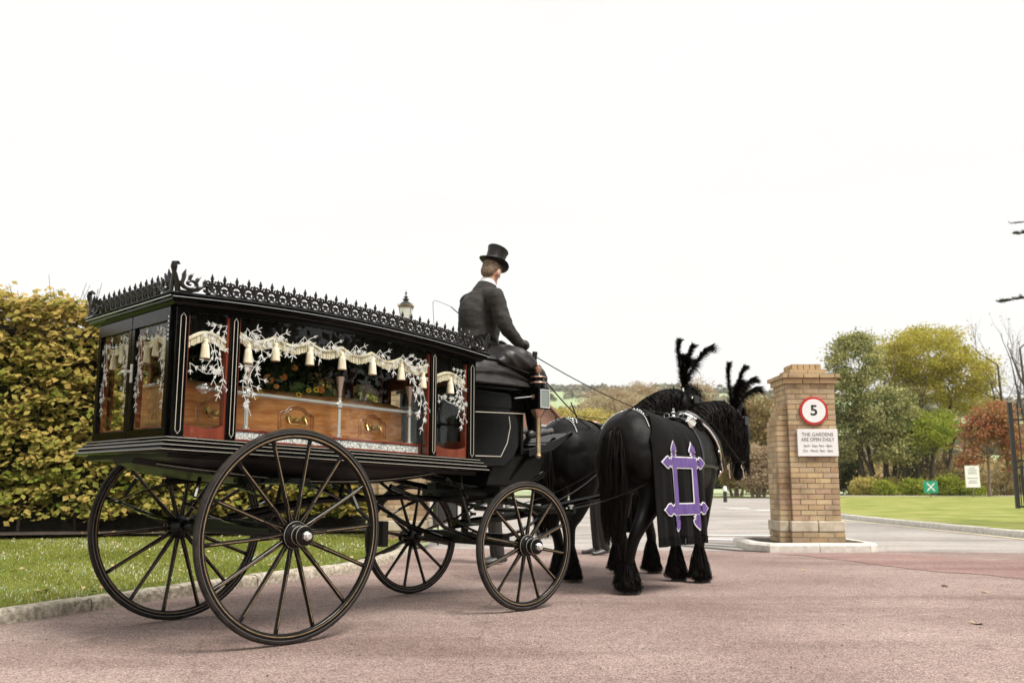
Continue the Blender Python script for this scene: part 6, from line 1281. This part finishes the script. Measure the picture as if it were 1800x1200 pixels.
def plume(parent_h, base, tips, seed, label):
    rg = np.random.default_rng(seed); hm = parent_h.matrix_basis.copy(); o = thing('feather_plume', label, 'plume', parent_h.location, parent_h.rotation_euler.z, 'black feather plumes')
    for tp in tips:
        b = np.array(base); t = np.array(tp[0]); bend = np.array(tp[1]); Q = np.array(catmull([b, b * .45 + t * .55 + bend * .4, b * .15 + t * .85 + bend * .35, t], 14)); m = MB(); m.tube(list(Q), list(np.linspace(.006, .002, len(Q))), 5); st = m.build('quill', M['hair'], o)
        n = 1100; idx = rg.random(n) ** 1.1 * (len(Q) - 2); idx = np.clip(idx + 1, 0, len(Q) - 1.01); i = idx.astype(int); f = (idx - i)[:, None]; p = Q[i] * (1 - f) + Q[i + 1] * f; T = Q[np.minimum(i + 1, len(Q) - 1)] - Q[i]; T /= np.linalg.norm(T, axis=1, keepdims=True)
        sd = rg.normal(size=(n, 3)); sd -= T * (sd * T).sum(1, keepdims=True); sd /= np.linalg.norm(sd, axis=1, keepdims=True); L_ = rg.uniform(.05, .13, n)[:, None] * (tp[2] if len(tp) > 2 else 1); K = 5; P = np.zeros((n, K, 3))
        for k in range(K): u = k / (K - 1); P[:, k] = p + sd * L_ * u * .5 + T * L_ * u * .75 + np.array([0, 0, -1.]) * L_ * (u ** 2.2) * .35
        V, F = ribbons(P, .0055); raw('barbs', V, F, M['hair'], st)
    m = MB(); m.lathe(tuple(np.array(base) + np.array([0, 0, -.05])), [(.006, 0), (.012, .015), (.008, .03), (.010, .05)], 8); m.build('socket', M['silver'], o); return o
# near (right) horse
NH = horse('black_horse', 'black horse on the right wearing a black cloth with a purple emblem', (1.42, 8.50), 38, [(-1, (-.75, -.04)), (1, (-.50, .13))], [(-1, (.47, -.09)), (1, (.48, .16))],
   [(.40, 0, 1.22, .17, .33), (.62, -.01, 1.35, .155, .30), (.86, -.03, 1.48, .125, .25), (1.06, -.07, 1.55, .10, .20), (1.22, -.11, 1.55, .085, .14), (1.30, -.13, 1.52, .07, .09)],
   [(1.28, -.11, 1.61, .06, .07), (1.36, -.135, 1.50, .088, .125), (1.385, -.15, 1.36, .082, .12), (1.36, -.16, 1.20, .062, .09), (1.30, -.155, 1.08, .052, .068), (1.24, -.15, .99, .048, .055), (1.215, -.145, .965, .03, .03)],
   [((1.26, -.17, 1.62), (1.30, -.22, 1.79)), ((1.28, -.04, 1.64), (1.31, .0, 1.80))], 11)
LH = horse('black_horse', 'black horse on the left, its rump beside the footboard and head high behind the other', (.95, 9.40), 45, [(-1, (-.66, -.12)), (1, (-.52, .14))], [(-1, (.60, -.13)), (1, (.36, .13))],
   [(.40, 0, 1.24, .17, .34), (.58, 0, 1.42, .155, .29), (.80, -.02, 1.63, .125, .225), (1.0, -.06, 1.77, .10, .175), (1.14, -.13, 1.83, .085, .125), (1.21, -.17, 1.83, .07, .09)],
   [(1.18, -.16, 1.88, .06, .07), (1.30, -.22, 1.79, .088, .12), (1.38, -.27, 1.66, .082, .115), (1.44, -.31, 1.50, .062, .085), (1.48, -.34, 1.38, .052, .065), (1.50, -.35, 1.31, .045, .05), (1.51, -.355, 1.28, .028, .028)],
   [((1.16, -.235, 1.88), (1.19, -.275, 2.03)), ((1.15, -.09, 1.88), (1.17, -.05, 2.02))], 12)
pl1 = plume(NH[0], (1.25, -.12, 1.68), [((1.22, -.11, 2.15), (-.05, .02, -.05), .7), ((1.36, -.22, 2.12), (-.04, .02, .02), .7), ((1.45, -.28, 2.00), (-.02, .03, .05), .8), ((1.47, -.32, 1.90), (-.02, .03, .05), .8), ((1.33, -.18, 1.95), (0, 0, .1), 1.1), ((1.30, -.14, 1.88), (0, 0, .05), 1.2)], 3, 'black ostrich plume on the head of the right horse')
pl2 = plume(LH[0], (1.16, -.19, 1.97), [((1.12, -.18, 2.50), (-.05, .02, .05), .8), ((1.18, -.32, 2.43), (.0, .03, .04), .8), ((1.22, -.54, 2.40), (.0, .12, .05), 1.), ((1.16, -.28, 2.25), (0, 0, .1), 1.4), ((1.14, -.22, 2.3), (0, 0, .05), 1.4)], 4, 'black ostrich plume on the head of the left horse')
# palls
def pall(H3, x0, x1, drop, name, label, fl=.03, bow=0.):
    h, bv, snap, hd = H3; o = thing(name, label, 'horse cloth', h.location, h.rotation_euler.z)
    cols = []
    def col(x):
        hwv, hhv, zc = hw_at(x); pts = []
        for k in range(26):
            a_ = pi * .86 - (pi * .86) * k / 25; dr = Vector((0, -cos(a_) * 1.0 * -1, sin(a_))); c0 = Vector((x, 0, zc)); dr = Vector((0, cos(a_), sin(a_))); hit = bv.ray_cast(c0 + dr * .7, -dr, .7); q = (hit[0] if hit[0] is not None else c0 + Vector((0, dr.y * hwv, dr.z * hhv))) + dr * .022; pts.append(q)
        return pts
    def surf_cols(n):
        C_ = []
        for i in range(n):
            x = x0 + (x1 - x0) * i / (n - 1); p = col(x)[::-1]     # starts right? angle 0 -> +y ; flip to start left
            C_.append((x, p))
        return C_
    n = 72; G = []
    for i in range(n):
        x = x0 + (x1 - x0) * i / (n - 1); hwv, hhv, zc = hw_at(x); pts = []
        for k in range(30):
            a_ = pi * .95 * (1 - k / 29) + (0) ; 
            dr = Vector((0, cos(pi - a_) * 1, sin(a_))) ; dr = Vector((0, -cos(a_) * -1, sin(a_)))
            a2 = pi * .02 + pi * .98 * k / 29   # from +y (left) over the top to -y (right)
            dr = Vector((0, cos(a2), sin(a2))); xk = x + max(0, 1 - i / (n - 1) * 1.6) * bow * min(1, max(0, 1 - (k - 13) / 13)); c0 = Vector((xk, 0, zc)); hit = bv.ray_cast(c0 + dr * .7, -dr, .7); q = (hit[0] if hit[0] is not None else c0 + Vector((0, dr.y * hwv, dr.z * hhv))) + dr * .02; pts.append(q)
        G.append(pts)
    # smooth along x, then hang from the widest point on the right
    G = np.array([[tuple(p) for p in r] for r in G]); 
    for _ in range(3): G[1:-1] = (G[:-2] + 2 * G[1:-1] + G[2:]) / 4
    W_ = np.minimum.accumulate(G[:, :, 1][:, 15:], axis=1); G[:, 15:, 1] = W_
    rows = []; kd = 22
    full = np.zeros((n, 30 + kd, 3)); full[:, :30] = G
    zb = .911; 
    ymin = G[:, -1, 1].copy(); ymin = np.convolve(np.pad(ymin, 4, mode='edge'), np.ones(9) / 9, 'valid')
    zs = G[:, -1, 2]; xg = np.linspace(0, 1, n)
    for j in range(kd):
        u = (j + 1) / kd; z = zs * (1 - u) + drop * u; fold = (.015 * np.sin(xg * 26 + 1.2 * np.sin(xg * 9)) + .010 * np.sin(xg * 47 + 2)) * u ** .8
        full[:, 30 + j, 0] = G[:, -1, 0] + .02 * np.sin(u * 3) * (xg - .5) ; full[:, 30 + j, 1] = ymin - fl * u * (1 - .4 * u) - fold - .012 * u; full[:, 30 + j, 2] = z
    full[:, 22:30, 1] -= (.006 * np.sin(xg * 26 + 1.2 * np.sin(xg * 9)))[:, None] * np.linspace(0, 1, 8)[None]
    nr = 30 + kd; V = full.reshape(-1, 3); F = [(i * nr + j, i * nr + j + 1, (i + 1) * nr + j + 1, (i + 1) * nr + j) for i in range(n - 1) for j in range(nr - 1)]
    cl = raw('cloth', V, F, M['pall'], o, smooth=True); sm = cl.modifiers.new('t', 'SOLIDIFY'); sm.thickness = .004
    # fringe band at hem
    mb = MB()
    hem = full[:, -1]
    for i in range(n - 1):
        for q in range(3):
            t = q / 3; p = hem[i] * (1 - t) + hem[i + 1] * t; mb.box((p[0], p[1] - .002 + random.uniform(-.003, .003), p[2] - .022 + random.uniform(-.004, .004)), (.0068, .006, .06))
    mb.build('hem_fringe', M['pall'], o, smooth=0)
    def surf(u, z, off):   # point on right-hand side of the cloth at body x=u and height z
        i = (u - x0) / (x1 - x0) * (n - 1); i = min(max(i, 0), n - 1.001); a = int(i); f = i - a; c = full[a] * (1 - f) + full[a + 1] * f; zz = c[15:, 2]; yy = c[15:, 1]
        y = np.interp(-z, -zz, yy); return (u, y - off, z)
    return o, surf
P1, surf1 = pall(NH, -.76, .08, .45, 'horse_pall', 'black cloth with purple and white emblem hanging over the right horse', bow=.26)
P2, surf2 = pall(LH, -.30, .12, .50, 'horse_pall', 'plain black cloth over the left horse, mostly hidden behind the right horse')
def emblem(surf, cu_, cz, sx, sz):
    def shape(poly, name, m, off, grow=0.):
        bm = bmesh.new(); pts = poly
        if grow:
            n = len(pts); ar = sum(pts[i][0] * pts[(i + 1) % n][1] - pts[(i + 1) % n][0] * pts[i][1] for i in range(n)); sg_ = 1 if ar > 0 else -1; new = []
            for i in range(n):
                a, b, c = Vector(pts[i - 1]), Vector(pts[i]), Vector(pts[(i + 1) % n]); n1 = (b - a).normalized(); n2 = (c - b).normalized(); o1 = Vector((n1.y, -n1.x)) * sg_; o2 = Vector((n2.y, -n2.x)) * sg_; nn = (o1 + o2); nn = nn.normalized() if nn.length > .1 else o1; new.append(tuple(b + nn * grow * min(1.5, 1 / max(.5, nn.dot(o1)))))
            pts = new
        f = bm.faces.new([bm.verts.new((x, y, 0)) for x, y in pts]); bmesh.ops.triangulate(bm, faces=[f])
        for ax in (0, 1):
            lo, hi = min(p[ax] for p in pts), max(p[ax] for p in pts); s = lo + .018
            while s < hi: no = (1, 0, 0) if ax == 0 else (0, 1, 0); bmesh.ops.bisect_plane(bm, geom=bm.verts[:] + bm.edges[:] + bm.faces[:], plane_co=(s if ax == 0 else 0, s if ax == 1 else 0, 0), plane_no=no); s += .018
        for v in bm.verts: v.co = Vector(surf(cu_ + v.co.x * sx, cz + v.co.y * sz, off))
        me = bpy.data.meshes.new(name); bm.to_mesh(me); bm.free(); me.materials.append(m); me.shade_smooth(); o = bpy.data.objects.new(name, me); COL.objects.link(o); return o
    def both(poly, name):
        w = shape(poly, name, M['whitetrim'], .014, .010); w.parent = P1; w.name = name; p = shape(poly, name + '_purple', M['purple'], .018); p.parent = w
    bw, hh = .032, .045
    for s in (-1, 1): both([(s * .155 - bw, -.165), (s * .155 + bw, -.165), (s * .155 + bw, .165), (s * .155 - bw, .165)], 'upright_band')
    for s in (-1, 1): both([(-.20, s * .21 - hh), (.20, s * .21 - hh), (.20, s * .21 + hh), (-.20, s * .21 + hh)], 'cross_band')
    def head(cx_, cz_, ang):
        P = [(-.024, 0), (-.022, .016), (-.040, .022), (-.022, .036), (-.050, .055), (-.044, .075), (-.02, .11), (0, .135), (.02, .11), (.044, .075), (.050, .055), (.022, .036), (.040, .022), (.022, .016), (.024, 0)]
        ca, sa = cos(ang), sin(ang); both([(cx_ + x * ca - y * sa, cz_ + x * sa + y * ca) for x, y in P], 'arrow_head')
    for s in (-1, 1):
        head(s * .155, .262, 0); head(s * .155, -.262, pi); head(-.207, s * .21, pi / 2); head(.207, s * .21, -pi / 2)
emblem(surf1, -.29, .90, 1.12, .95)

# ================================================================ reins
def wpt(th, p): a = th.rotation_euler.z; return Vector((th.location.x + cos(a) * p[0] - sin(a) * p[1], th.location.y + sin(a) * p[0] + cos(a) * p[1], p[2]))
def wl(th, p): a = th.rotation_euler.z; d_ = Vector(p) - Vector((th.location.x, th.location.y, 0)); return Vector((cos(a) * d_.x + sin(a) * d_.y, -sin(a) * d_.x + cos(a) * d_.y, d_.z))
HANDS = wpt(H, (2.44, -.22, 2.05))
def sagcurve(a, b, sag, n=16): return [a.lerp(b, k / n) - Vector((0, 0, sag * 4 * (k / n) * (1 - k / n))) for k in range(n + 1)]
for hs3, ys, lb in ((NH, .02, 'driving rein running to the right horse over its crupper'), (LH, -.05, 'driving rein running to the left horse')):
    e = wpt(hs3[0], tuple(hs3[2]((.17, -.085 if hs3 is NH else .0, 1.6), .06))); mid = wpt(hs3[0], tuple(hs3[2]((-.45, ys, 1.7), .03)))
    pts = sagcurve(HANDS, mid, .03) + sagcurve(mid, e, .0, 6)[1:] + [wpt(hs3[0], tuple(hs3[2]((.62, -.22, 1.5), .04))), wpt(hs3[0], tuple(hs3[3][-1] * .8 + hs3[3][0] * .2 + np.array([0, -.09, 0])))]
    mb = MB(); mb.tube(pts, [(.009, .003)] * len(pts), 4); tag(mb.build('rein', M['strap']), lb, 'rein')
a = wpt(LH[0], tuple(LH[2]((-.10, 0, 1.7), .03))); m1 = HANDS.lerp(a, .62) - Vector((0, 0, .05)); mb = MB(); mb.tube([m1, m1 + Vector((.06, .08, -.14)), m1 + Vector((.2, .25, -.22)), a], .007, 5); tag(mb.build('rein', M['strap']), 'hanging loop of rein above the left horse back', 'rein')
for y, hs3, sd_ in ((-.58, NH, -1), (-.2, NH, 1), (.2, LH, -1), (.58, LH, 1)):
    aa = wpt(H, FR((.62, y, .72))); bb = wpt(hs3[0], tuple(hs3[2]((-.50, sd_ * .5, 1.03), .02))); mb = MB(); pts = sagcurve(aa, bb, .05); mb.tube(pts, [(.011, .005)] * len(pts), 5); tag(mb.build('trace_rope', M['strap']), 'leather trace from the splinter bar to the %s flank of the %s horse' % ('right' if sd_ < 0 else 'left', 'right' if hs3 is NH else 'left'), 'harness trace')

# ================================================================ people
M['suit'] = mat('charcoal_suit', (.014, .0115, .0095), (.024, .020, .017), 45, .85, bump=.5, bscale=4, dist=.04, sheen=.05); M['skin'] = mat('skin', (.50, .27, .19), (.60, .35, .26), 14, .5); M['hairb'] = mat('short_brown_hair', (.10, .065, .04), (.22, .15, .10), 60, .8, bump=.5, bscale=200, dist=.003)
M['collarw'] = mat('white_collar', (.78, .77, .76), rough=.7); M['silk'] = mat('silk_hat', (.007, .0055, .0045), (.012, .0095, .008), 20, .4, spec=.3); M['band'] = mat('hat_band', (.09, .07, .058), (.13, .105, .09), 40, .7); M['glove'] = mat('black_glove', (.012, .011, .011), rough=.35); M['shoe'] = mat('black_shoe', (.03, .028, .027), (.10, .095, .09), 12, .35)
def hand(c, dirv, palm, mt, parent, curl=.6, sc=1., rs=1.):
    """palm + five bent fingers, c wrist, dirv forward, palm normal"""
    f = Vector(dirv).normalized(); pn = Vector(palm).normalized(); sd_ = f.cross(pn).normalized(); c = Vector(c); prt = [limb([c, c + f * .04 * sc, c + f * .09 * sc], [(.028, .022), (.040, .017), (.040, .015)], 10, 2)]
    for k, (o_, L_) in enumerate(((-.033, .068), (-.011, .078), (.011, .073), (.032, .058))):
        b = c + f * .085 * sc + sd_ * o_ * sc; d = f.copy(); pts = [b - f * .02]; q = b
        for j in range(3): pts.append(q.copy()); d = (d + pn * curl * (.5 + j * .45)).normalized(); q = q + d * L_ * sc / 2.6
        pts.append(q); prt.append(limb(pts, [.0095 * rs, .0095 * rs, .009 * rs, .0085 * rs, .007 * rs], 8, 2))
    b = c + f * .03 * sc - sd_ * .03 * sc; prt.append(limb([b, b - sd_ * .025 + f * .03 + pn * .015, b - sd_ * .012 + f * .06 + pn * .035], [.012 * rs, .011 * rs, .008 * rs], 8, 2)); return prt
def person(name, label, loc, rz, J, hat=True, gloves=True, seated=False, detail=True):
    p = thing(name, label, 'person', loc, rz)
    N, Hd = Vector(J['neck']), Vector(J['head']); f = Vector(J['face']).normalized(); up = (Hd - N).normalized(); lt = up.cross(f).normalized(); f = lt.cross(up)
    def E(v): return Hd + f * v[0] + lt * v[1] + up * v[2]
    prt = [limb([N - up * .08, N + up * .03, Hd - up * .04], [(.062, .058), (.056, .054), (.06, .06)], 14, 3)]
    v, fc = ball((0, 0, 0), 1.); prt.append(([E((x * .098, y * .076, z * .118 + .02)) for x, y, z in v], fc)); prt.append(([E((x * .06 + .038, y * .052, z * .07 - .075)) for x, y, z in v], fc)); prt.append(([E((x * .016 + .098, y * .013, z * .026 - .02)) for x, y, z in v], fc))
    for s in (-1, 1): prt.append(([E((x * .02 - .005, y * .009 + s * .082, z * .033 - .01)) for x, y, z in v], fc))
    prt.append(([E((x * .012 + .09, y * .028, z * .008 - .058)) for x, y, z in v], fc))
    pel, ch = Vector(J['pelvis']), Vector(J['chest']); prt.append(limb([pel, (pel + ch) / 2, ch, N - up * .03], [(.14, .10), (.13, .10), (.16, .11), (.06, .06)], 16, 3))
    for s in ('L', 'R'):
        prt.append(limb([J['sh' + s], J['el' + s], J['wr' + s]], [.045, .038, .028], 10, 3)); prt += hand(J['wr' + s], J['hd' + s], J['pn' + s], None, None, sc=.9 if gloves else 1., rs=.8 if gloves else 1.)
        prt.append(limb([J['hip' + s], J['kn' + s], J['an' + s]], [.075, .055, .042], 10, 3))
    b = fuse('body', prt, .0085, M['skin'], p, 3, .5)
    for s in (-1, 1):
        vv, ff = ball(E((.086, s * .032, .002)), .011); m = MB(); m.add(vv, ff); m.build('eye', M['collarw'], b); vv, ff = ball(E((.094, s * .032, .002)), .006); m = MB(); m.add(vv, ff); m.build('eye_iris', M['eyeball'], b)
    # coat
    prt = [limb([pel - Vector((0, 0, .0)), pel.lerp(ch, .45), ch, N + Vector((0, 0, -.05))], J.get('torso', [(.205, .15), (.185, .135), (.225, .145), (.11, .09)]), 22, 4)]
    shl, shr = Vector(J['shL']), Vector(J['shR']); prt.append(limb([shl, ch.lerp(N, .62), shr], [.072, .085, .072], 14, 3))
    for s in ('L', 'R'):
        a, e, w = Vector(J['sh' + s]), Vector(J['el' + s]), Vector(J['wr' + s]); prt.append(limb([a, a.lerp(e, .5), e, e.lerp(w, .55), w.lerp(e, .03)], [(.078), (.069), (.061), (.054), (.047)], 16, 4))
    ct = fuse('coat', prt, .012, M['suit'], p, 5, .5)
    from mathutils import noise as mn
    displace(ct, lambda c_: .009 * (mn.noise(Vector((c_.x * 5, c_.y * 5, c_.z * 16 + c_.x * 12))) + .6 * mn.noise(Vector((c_.x * 14, c_.y * 14, c_.z * 30 + 5)))))
    # lapel collar + shirt collar
    ang = np.linspace(0, 2 * pi, 29)[:-1]
    m = MB(); vs = []
    for r_, h_ in ((.074, -.005), (.069, .048), (.063, .046), (.068, -.01)): vs += [N + lt * (r_ * cos(a)) + f * (r_ * .95 * sin(a) + .004) + up * (h_ - .012 * sin(a)) for a in ang]
    nn = len(ang); m.add(vs, [(i * nn + k, i * nn + (k + 1) % nn, ((i + 1) % 4) * nn + (k + 1) % nn, ((i + 1) % 4) * nn + k) for i in range(4) for k in range(nn)]); m.build('shirt_collar', M['collarw'], p)
    m = MB(); vs = []
    for r_, h_ in ((.108, -.058), (.083, .018), (.077, .016), (.09, -.06)): vs += [N + lt * (r_ * cos(a)) + f * (r_ * .9 * sin(a)) + up * (h_ - .03 * max(0, sin(a))) for a in ang]
    m.add(vs, [(i * nn + k, i * nn + (k + 1) % nn, ((i + 1) % 4) * nn + (k + 1) % nn, ((i + 1) % 4) * nn + k) for i in range(4) for k in range(nn)]); m.build('coat_collar', M['suit'], ct)
    # trousers
    prt = [limb([pel + Vector((0, 0, .05)), pel - Vector((0, 0, .04))], [(.19, .14), (.19, .15)], 16, 2)]
    for s in ('L', 'R'): prt.append(limb([J['hip' + s], J['kn' + s], J['an' + s]], [.105, .078, .062], 14, 4))
    fuse('trousers', prt, .016, M['pall'] if hat else M['suit'], p, 5, .5)
    for s in ('L', 'R'):
        an = Vector(J['an' + s]); tf = Vector(J['toe' + s]).normalized(); prt = [limb([an - Vector((0, 0, .03)) - tf * .06, an - Vector((0, 0, .045)) + tf * .05, an - Vector((0, 0, .062)) + tf * .15, an - Vector((0, 0, .065)) + tf * .19], [(.038, .036), (.042, .036), (.042, .024), (.030, .018)], 12, 3), limb([an - tf * .02 - Vector((0, 0, .03)), an + Vector((0, 0, .02))], [.045, .045], 10, 2)]
        fuse('shoe', prt, .009, M['shoe'], p, 2, .4)
    if gloves:
        for s in ('L', 'R'): fuse('glove', [(lambda q: q)(x) for x in hand(J['wr' + s], J['hd' + s], J['pn' + s], None, None, sc=1.0, rs=1.25)] + [limb([Vector(J['wr' + s]) + Vector(J['hd' + s]).normalized() * .02, Vector(J['wr' + s]) + Vector(J['hd' + s]).normalized() * .09], [(.046, .030), (.046, .024)], 12, 2)] + [limb([Vector(J['wr' + s]) - Vector(J['hd' + s]).normalized() * .04, Vector(J['wr' + s]) + Vector(J['hd' + s]).normalized() * .02], [.038, .034], 10, 2)], .0055, M['glove'], p, 2, .4)
    # hair cap
    prt = [([E((x * .103 - .006, y * .081, z * .105 + .036)) for x, y, z in v], fc)]
    hc = fuse('hair', [([E((x * .100 - .012, y * .0795, z * .100 + .030)) for x, y, z in v], fc), ([E((x * .05 - .055, y * .066, z * .07 - .015)) for x, y, z in v], fc)], .009, M['hairb'], p, 2, .4)
    if hat:
        R3 = Matrix((f, lt, up)).transposed(); htl = Vector(J.get('hat_tilt', (0, 0, 0))); c = E((-.004, 0, .062)); m = MB()
        def T_(x, y, z): return c + R3 @ Vector((x, y, z))
        prof = [(.098, .0), (.090, .04), (.088, .08), (.092, .13), (.100, .158), (.098, .163)]; m.lathe((0, 0, 0), prof, 28); ht = m.build('top_hat', M['silk'], p, fn=lambda x, y, z: T_(x * 1.03, y * .88, z * .93))
        m = MB(); vs = []; nb = 36
        for r_, dz in ((.088, .004), (.115, .002), (.135, .010), (.136, .014), (.115, .007), (.088, .010)): vs += [T_(r_ * 1.08 * cos(a), r_ * .93 * sin(a), dz + (r_ - .088) * .42 * abs(sin(a)) ** 2 - (r_ - .088) * .12 * abs(cos(a))) for a in np.linspace(0, 2 * pi, nb + 1)[:-1]]
        m.add(vs, [(i * nb + k, i * nb + (k + 1) % nb, ((i + 1) % 6) * nb + (k + 1) % nb, ((i + 1) % 6) * nb + k) for i in range(6) for k in range(nb)]); m.build('brim', M['silk'], ht)
        m = MB(); m.lathe((0, 0, 0), [(.0975, .008), (.0945, .042), (.092, .042), (.094, .008)], 28, closed=True); m.build('hat_band', M['band'], ht, fn=lambda x, y, z: T_(x * 1.04, y * .89, z * .93))
    return p
# driver in hearse-local coordinates
DJ = dict(pelvis=(2.10, -.06, 1.95), chest=(2.135, -.06, 2.32), neck=(2.195, -.07, 2.545), head=(2.245, -.078, 2.682), face=(1, .30, -.16),
          shL=(2.18, .125, 2.44), shR=(2.12, -.252, 2.42), elL=(2.22, .20, 2.17), elR=(2.15, -.345, 2.16), wrL=(2.40, .06, 2.075), wrR=(2.36, -.28, 2.07), hdL=(1, -.35, -.1), hdR=(1, .15, -.15), pnL=(0, -1, -.2), pnR=(0, 1, -.2),
          hipL=(2.12, .05, 1.93), hipR=(2.12, -.17, 1.93), knL=(2.50, .10, 1.84), knR=(2.50, -.22, 1.82), anL=(2.66, .10, 1.38), anR=(2.62, -.22, 1.37), toeL=(1, 0, .35), toeR=(1, -.1, .30), torso=[(.20, .155), (.185, .145), (.205, .145), (.10, .085)])
DR = person('person', 'driver in dark coat and black top hat seated on the box, seen from behind', (HA[0], HA[1], 0), HRZ, DJ)
# apron over the knees
mb = MB(); v_, f_ = loft([(2.00, -.03, 1.87, .40, .06), (2.16, -.03, 1.90, .43, .12), (2.34, -.03, 1.875, .43, .14), (2.46, -.03, 1.80, .41, .11), (2.53, -.03, 1.70, .40, .07), (2.54, -.03, 1.58, .39, .05)], 24, 4, 2.6); kn = fuse('lap_apron', [(v_, f_)], .014, M['leather'], None, 3)
from mathutils import noise as mn
displace(kn, lambda c_: .024 * (1 - abs(mn.noise(Vector((c_.x * 3, c_.y * 4, c_.z * 11 + c_.x * 5))) * 2)) + .006 * mn.noise(c_ * 18))
if 1: kn.location = (HA[0], HA[1], 0); kn.rotation_euler = (0, 0, HRZ); tag(kn, 'black leather driving apron over the driver knees', 'apron')
# whip
wh = thing('driving_whip', 'thin driving whip with its thong curling out behind the driver', 'whip', (HA[0], HA[1], 0), HRZ)
mb = MB(); mb.tube([(2.50, .10, 2.03), (2.40, .22, 2.22), (2.2, .38, 2.44)], [.010, .007, .004], 7); mb.build('stick', M['strap'], wh)
mb = MB(); mb.tube(catmull([(2.2, .38, 2.44), (2.09, .42, 2.475), (2.05, .43, 2.475), (2.04, .43, 2.43), (2.06, .43, 2.2)], 8), .0022, 4); mb.build('thong', M['strap'], wh)
# attendants standing beyond the horses (legs show below)
def standing(x, y, face, label):
    fx, fy = cos(face), sin(face); z0 = 0
    J = dict(pelvis=(0, 0, .93), chest=(.02, 0, 1.28), neck=(.03, 0, 1.47), head=(.05, 0, 1.62), face=(1, 0, -.05), shL=(.01, .185, 1.40), shR=(.01, -.185, 1.40), elL=(-.02, .25, 1.12), elR=(-.02, -.25, 1.12), wrL=(.05, .24, .88), wrR=(.05, -.24, .88), hdL=(.1, 0, -1), hdR=(.1, 0, -1), pnL=(0, -1, 0), pnR=(0, 1, 0),
             hipL=(0, .09, .92), hipR=(0, -.09, .92), knL=(.03, .10, .50), knR=(.02, -.10, .50), anL=(-.02, .11, .09), anR=(.0, -.11, .09), toeL=(1, .15, 0), toeR=(1, -.15, 0))
    return person('person', label, (x, y, 0), face, J, hat=False)
standing(1.17, 12.3, radians(200), 'attendant standing behind the horses, only grey trouser legs and shoes showing')
standing(-.18, 10.9, radians(190), 'attendant standing beyond the carriage, dark trouser legs seen through the front wheel')
# ================================================================ the air
mb = MB(); mb.box((210, 825, 79), (3460, 2290, 162)); hz = mb.build('haze', [], smooth=0); hz['kind'] = 'stuff'
m = bpy.data.materials.new('haze_air'); m.use_nodes = True; t = m.node_tree; t.nodes.remove(t.nodes['Principled BSDF'])
pv = t.nodes.new('ShaderNodeVolumePrincipled'); pv.inputs['Color'].default_value = (.93, .94, .95, 1); pv.inputs['Density'].default_value = .00018; t.links.new(pv.outputs[0], t.nodes['Material Output'].inputs['Volume']); hz.data.materials.append(m)
